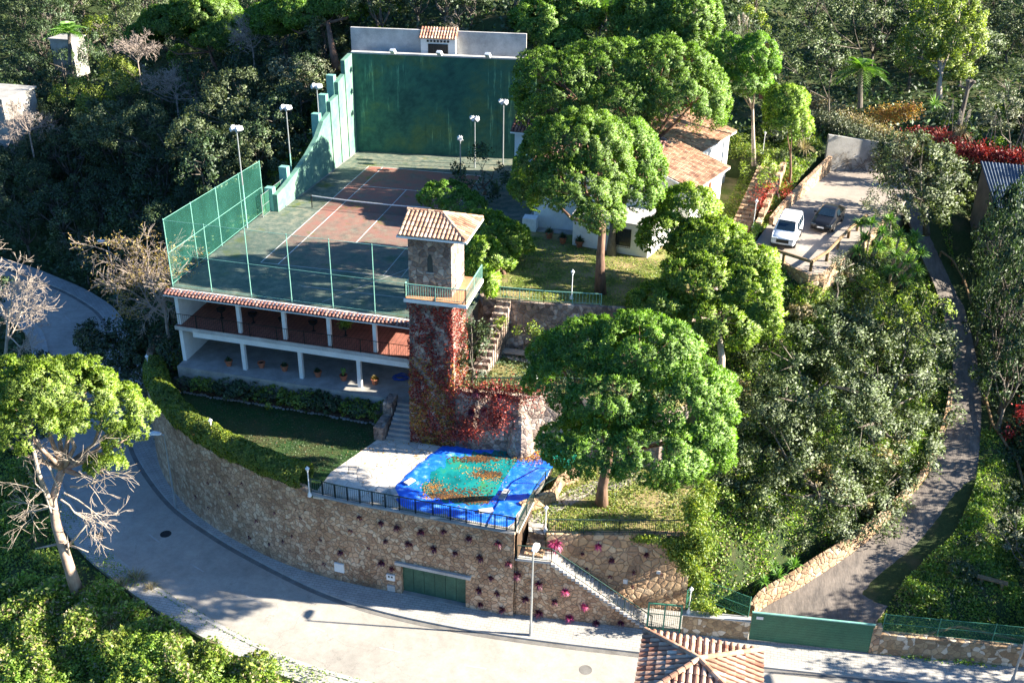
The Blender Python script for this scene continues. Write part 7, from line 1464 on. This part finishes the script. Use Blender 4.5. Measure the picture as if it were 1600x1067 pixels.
for i, (px, py, Y, lab) in enumerate(((45, 205, 20, 'leafless twiggy tree at the left edge below the grey roof'), (215, 95, 32, 'pale feathery leafless shrub in the upper left valley'), (275, 150, 26, 'grey leafless shrub among the trees of the upper left'), (395, 75, 28, 'brown leafless brush under the upper pine'))):
    b = aty(px, py, Y); bare_tree('bare_tree', lab, b, [b-[0, 0, 3], b-[0, 0, .6], b], 2.2, 4, 40+i, 'twig', 6, None, .55, .1)
rs = np.random.RandomState(6); mb = MB()
for k in range(16):
    f = rs.uniform(.05, .95); q = np.array([36.2+6.4*f, 17.53+2.3*f, 1.3]); bare(mb, q, (rs.normal(0, .4), .0, 1), rs.uniform(.7, 1.2), .03, 3, rs, -.02, 2, .45, .012)
v_ = [(x, 17.55+(x-36.2)*.36-.03+.02*math.sin(z*9), z) for x, y, z in mb.v]; mb.v = v_
tag(mb.build('bare_vines', M['bark_grey']), 'thin leafless vines climbing the pale wall behind the parking', 'vine')
# pollarded tree
b = aty(1503, 178, 20); t = thing('pollarded_tree', 'pollarded tree with a knobbly head in the upper right garden', 'tree', b); mb = MB(); top = aty(1512, 140, 20)
mb.tube([b-[0, 0, 1], b, top], [.22, .2, .17], 8); rs = np.random.RandomState(4)
for k in range(7): d = sphere_dirs(1, rs, .0)[0]; e = top+d*.75; mb.tube([top, e], [.14, .1], 6); mb.lathe(e-[0, 0, .1], [(.1, 0), (.17, .08), (.14, .2), (.05, .26)], 7)
mb.build('trunk', M['bark_grey'], t)
# ---- spiky plants: yuccas, aloes, palms, wall rosettes
def rosette(n, L_, w, seed, arch=.35, zmin=-.15, c=(0, 0, 0)):
    rs = np.random.RandomState(seed); d = sphere_dirs(n, rs, zmin); l = L_*rs.uniform(.75, 1.1, n)[:, None]; s = unit(np.cross(d, [0, 0, 1.]))*w; c = np.array(c)
    m = c+d*l*.55+np.array([0, 0, .06*L_]); e = c+d*l-np.array([0, 0, 1.])*arch*l*(1-np.abs(d[:, 2:3])); b = c+d*.04
    V = np.stack([b-s*.5, b+s*.5, m+s, m-s, m-s, m+s, e+s*.1, e-s*.1], 1).reshape(-1, 3); return V, np.arange(8*n).reshape(-1, 4)
YR = [rosette(90, .85, .045, 60+i, .25) for i in range(3)]
def yucca(lab, heads, base, mt='yucca', name='yucca', L_=1.0, grp=None):
    base = np.array(base, float); t = thing(name, lab, 'yucca', base, grp); mb = MB(); me = None
    for i, h in enumerate(heads):
        h = np.array(h); mb.tube([base-[0, 0, .3], base*.5+h*.5+np.array([0, 0, -.2]), h], [.11, .09, .08], 6); V, F = YR[i % 3]
        link(mesh_np('leaf_head', V*L_+h-base, F), 'leaf_head', M[mt], t)
    mb.build('trunk', M['bark_pale'], t)
yucca('big yucca with many spiky heads, left of the pair by the driveway', [aty(px, py, Y) for px, py, Y in ((1362, 350, 0), (1378, 365, -1), (1350, 375, -1), (1390, 345, .5), (1340, 395, -2), (1372, 388, -2), (1345, 352, 0))], at(1350, 420, -1.5)); yucca('big yucca with many spiky heads, right of the pair by the driveway', [aty(px, py, Y) for px, py, Y in ((1405, 370, -1), (1425, 382, -1), (1438, 398, -2), (1400, 400, -3), (1418, 410, -3), (1432, 425, -3.5), (1395, 425, -4), (1410, 440, -4), (1428, 372, -.5))], at(1385, 448, -2.5))
V, F = rosette(34, .55, .035, 70, .3, -.05)
for i, (px, py, z, s, lab) in enumerate(((1215, 900, -9.6, 1.3, 'aloe clump above the driveway wall, left one of three'), (1240, 885, -9.5, 1.4, 'aloe clump above the driveway wall, middle one of three'), (1195, 910, -9.8, 1.1, 'aloe clump with red tips near the wire fence'), (1460, 165, 4.8, 2, 'spiky yucca clump in the upper right garden'), (765, 35, 13, 2.2, 'spiky yucca above the plaster wall'), (1210, 885, -9.5, 1.0, 'small aloe behind the aloe clumps'))):
    p = at(px, py, z) if i not in (3, 4) else aty(px, py, 18.5 if i == 3 else 26); o = link(mesh_np('aloe', V*s, F), 'aloe', M['yucca']); o.location = p; o.rotation_euler = (0, 0, i); tag(o, lab, 'aloe')
def palm(lab, c, n, L_, seed, base=None, fan=False):
    rs = np.random.RandomState(seed); t = thing('palm_tree', lab, 'palm', c if base is None else base); off = np.array(t.location); vs = []; k_ = 0
    for i in range(n):
        a = rs.uniform(0, 6.28); el = rs.uniform(-.2, 1.2); l = L_*rs.uniform(.8, 1.1); d = np.array([math.cos(a)*math.cos(el), math.sin(a)*math.cos(el), math.sin(el)]); s = np.cross(d, [0, 0, 1.]); s /= np.linalg.norm(s)
        for j in range(12):
            f = (j+1)/12; q = np.array(c)+d*l*f-np.array([0, 0, .55*l*f*f]); w = .42*l*math.sin(math.pi*min(1, f*.8+.15))*.6
            for sg in (-1, 1):
                e = q+s*sg*w+d*.28*l*.5-np.array([0, 0, .12*l]); g = d*.05*l*.5; vs += [q-g, q+g, e+g*.3, e-g*.3]
    V = np.array(vs)-off; link(mesh_np('fronds', V, np.arange(len(V)).reshape(-1, 4)), 'fronds', M['yucca'], t)
    if base is not None: MB().tube([np.array(base)-[0, 0, .5], c], [.25, .2], 8).build('trunk', M['bark_grey'], t)
palm('dark green palm standing above the dry vines, upper right', aty(1345, 108, 23), 30, 2.6, 5, base=aty(1345, 160, 23)); palm('arching palm beside the pale hut at the upper left', aty(108, 50, 41), 22, 3.0, 6, base=aty(108, 95, 41))
palm('palm glimpsed at the top between the pines', aty(945, 12, 32), 22, 2.6, 7, base=aty(945, 50, 32))
def plumes(lab, c, seed):
    rs = np.random.RandomState(seed); t = thing('pampas_grass', lab, 'pampas grass', c); V, F = rosette(150, 1.3, .02, seed, .5, .05); link(mesh_np('blades', V, F), 'blades', M['straw'] if seed % 2 else M['olive'], t); P = []
    for k in range(8):
        a = rs.uniform(0, 6.28); e = np.array([math.cos(a)*.5, math.sin(a)*.5, 2.0+rs.uniform(-.2, .3)]); P.append(e*rs.uniform(.65, 1, (90, 1))+rs.normal(0, .05, (90, 3)))
    V, F = leaf_quads(np.vstack(P), .07, rs); link(mesh_np('plumes', V, F), 'plumes', M['plume'], t)
plumes('pampas grass with cream plumes beside the pollarded tree', aty(1500, 212, 17), 81); plumes('pampas grass near the chimney at the top', aty(1158, 60, 25), 82); plumes('pampas grass on the bank left of the parking', aty(1255, 235, 14), 83)
V, F = rosette(80, .29, .02, 90, .45, -.6); me_p = mesh_np('wall_plant', V, F); me_p.materials.append(M['purple']); V2, F2 = rosette(80, .31, .022, 91, .45, -.6); me_k = mesh_np('wall_plant', V2, F2); me_k.materials.append(M['pink'])
V3, F3 = rosette(40, .17, .018, 92, .5, -.6); me_s = mesh_np('wall_plant', V3, F3); me_s.materials.append(M['purple'])
def wplant(p, me, lab, grp, s=1.):
    o = bpy.data.objects.new('wall_plant', me); COL.objects.link(o); o.location = p; o.rotation_euler = (0, 0, rsG.uniform(0, 6.28)); s *= rsG.uniform(.85, 1.2); o.scale = (s, s, s); tag(o, lab, 'plant', grp)
for (px, py) in ((562, 808), (596, 816), (621, 824), (658, 830), (694, 830), (604, 845), (639, 849), (678, 856), (712, 863), (733, 840), (778, 849), (750, 870), (795, 879), (768, 901), (749, 920), (777, 925), (752, 942), (785, 949), (597, 877), (614, 887), (533, 861)):
    r_ = wallpt(px, py, .05)
    if r_ is not None: wplant(r_[0], me_p, 'purple strap-leaved plant growing from a pocket of the street wall around the garage', 'purple plants in the street wall')
for (px, py) in ((326, 754), (345, 753), (379, 755), (308, 775), (328, 792), (374, 790), (470, 808), (548, 828), (458, 836), (486, 858), (508, 879), (444, 844), (423, 848), (502, 842), (576, 855), (402, 812), (392, 838), (360, 770), (430, 800)):  # small rosettes added where the wall shows dark holes
    r_ = wallpt(px, py, .0)
    if r_ is not None: wplant(r_[0], me_s, 'tiny dark tuft added for a dark hole of the curved street wall below the hedge', 'tufts added for holes in the curved wall')
for (px, py) in ((808, 897), (842, 912), (883, 923), (821, 935), (867, 939), (914, 946), (842, 956), (890, 964), (932, 972), (970, 972)):
    d = ray(px, py); k = (stair_y(18.2)+(CC[0]-18.2)*.075-CC[1]-.0)/(d[1]-.075*d[0]); wplant(CC+d*k+np.array([0, -.1, 0]), me_p if px not in (883, 914, 890) else me_k, 'purple plant growing from the wall beneath the street stairs' if px not in (883, 914, 890) else 'brighter magenta plant in the wall beneath the street stairs', 'purple plants under the stairs' if px not in (883, 914, 890) else 'magenta plants under the stairs', 1.1)
for (px, py, me, s) in ((868, 849, me_k, 1.5), (935, 851, me_k, 1.25), (911, 863, me_p, .6), (956, 873, me_p, .9), (1011, 865, me_p, .8), (917, 887, me_s, 1), (991, 892, me_s, 1), (954, 899, me_s, 1), (1034, 896, me_s, 1), (989, 914, me_s, 1)):
    p = aty(px, py, -28.6+(px-850)*.0082); wplant(p+np.array([0, -.15, 0]), me, 'large magenta plant at the top of the wall behind the stairs' if me is me_k else 'small purple plant in the ochre wall behind the stairs', 'magenta plants behind the stairs' if me is me_k else 'small plants in the ochre wall', s)
for (px, py) in ((745, 615), (780, 622), (735, 645), (757, 642)): wplant(aty(px, py, -22.0), me_p, 'dark purple plant in the wall behind the pool', 'purple plants behind the pool', 1.2)
# plants in pots
for t2, p, i in POTS:
    rs = np.random.RandomState(i); b = p+np.array([0, 0, .5 if i >= 10 else .42]); off = p
    if i == 1: continue
    if i == 4:
        mb = MB()
        for (dx, z0, h, r) in ((0, 0, .5, .11), (.12, .25, .35, .09), (-.1, .3, .28, .08)): mb.lathe(b+np.array([dx, 0, z0]), [(r*.5, 0), (r, h*.4), (r*.9, h*.8), (r*.2, h)], 9)
        mb.build('cactus', M['yucca'], t2)
    else:
        V, F = rosette(60 if i < 10 else 90, .34 if i < 10 else .5, .035, i+5, .4, -.1); V = V+b; link(mesh_np('plant', V, F, off), 'plant', M['autumn' if i == 5 else 'oak' if i == 10 else 'dark'], t2)
for o in list(bpy.data.objects):
    if o.name.startswith('bowl_planter') and 'leafy' in o.get('label', ''):
        p = np.array(o.location); V, F = leaf_quads(p+np.random.RandomState(3).normal(0, .2, (420, 3))+[0, 0, 1.0], .09, np.random.RandomState(4)); link(mesh_np('plant', V, F, p), 'plant', M['bright'], o)
# straw tufts beside the road, stones
for i, (px, py, s) in enumerate(((130, 985, 1.1), (175, 985, .8), (100, 1015, .8), (215, 920, 1.2), (190, 930, 1.0), (240, 935, .9))):
    p = at(px, py, -14.3); p[2] = float(ground_z(p[0], p[1])); V, F = rosette(150, 1.0, .018, 120+i, .5, .25); o = link(mesh_np('dry_grass_tuft', V*s, F), 'dry_grass_tuft', M['straw']); o.location = p; tag(o, 'dry straw-coloured grass tuft on the bank below the road' if i < 3 else 'dry grey grass tuft at the edge of the outer pavement', 'grass tuft', 'straw tufts on the bank' if i < 3 else 'dry tufts by the pavement')
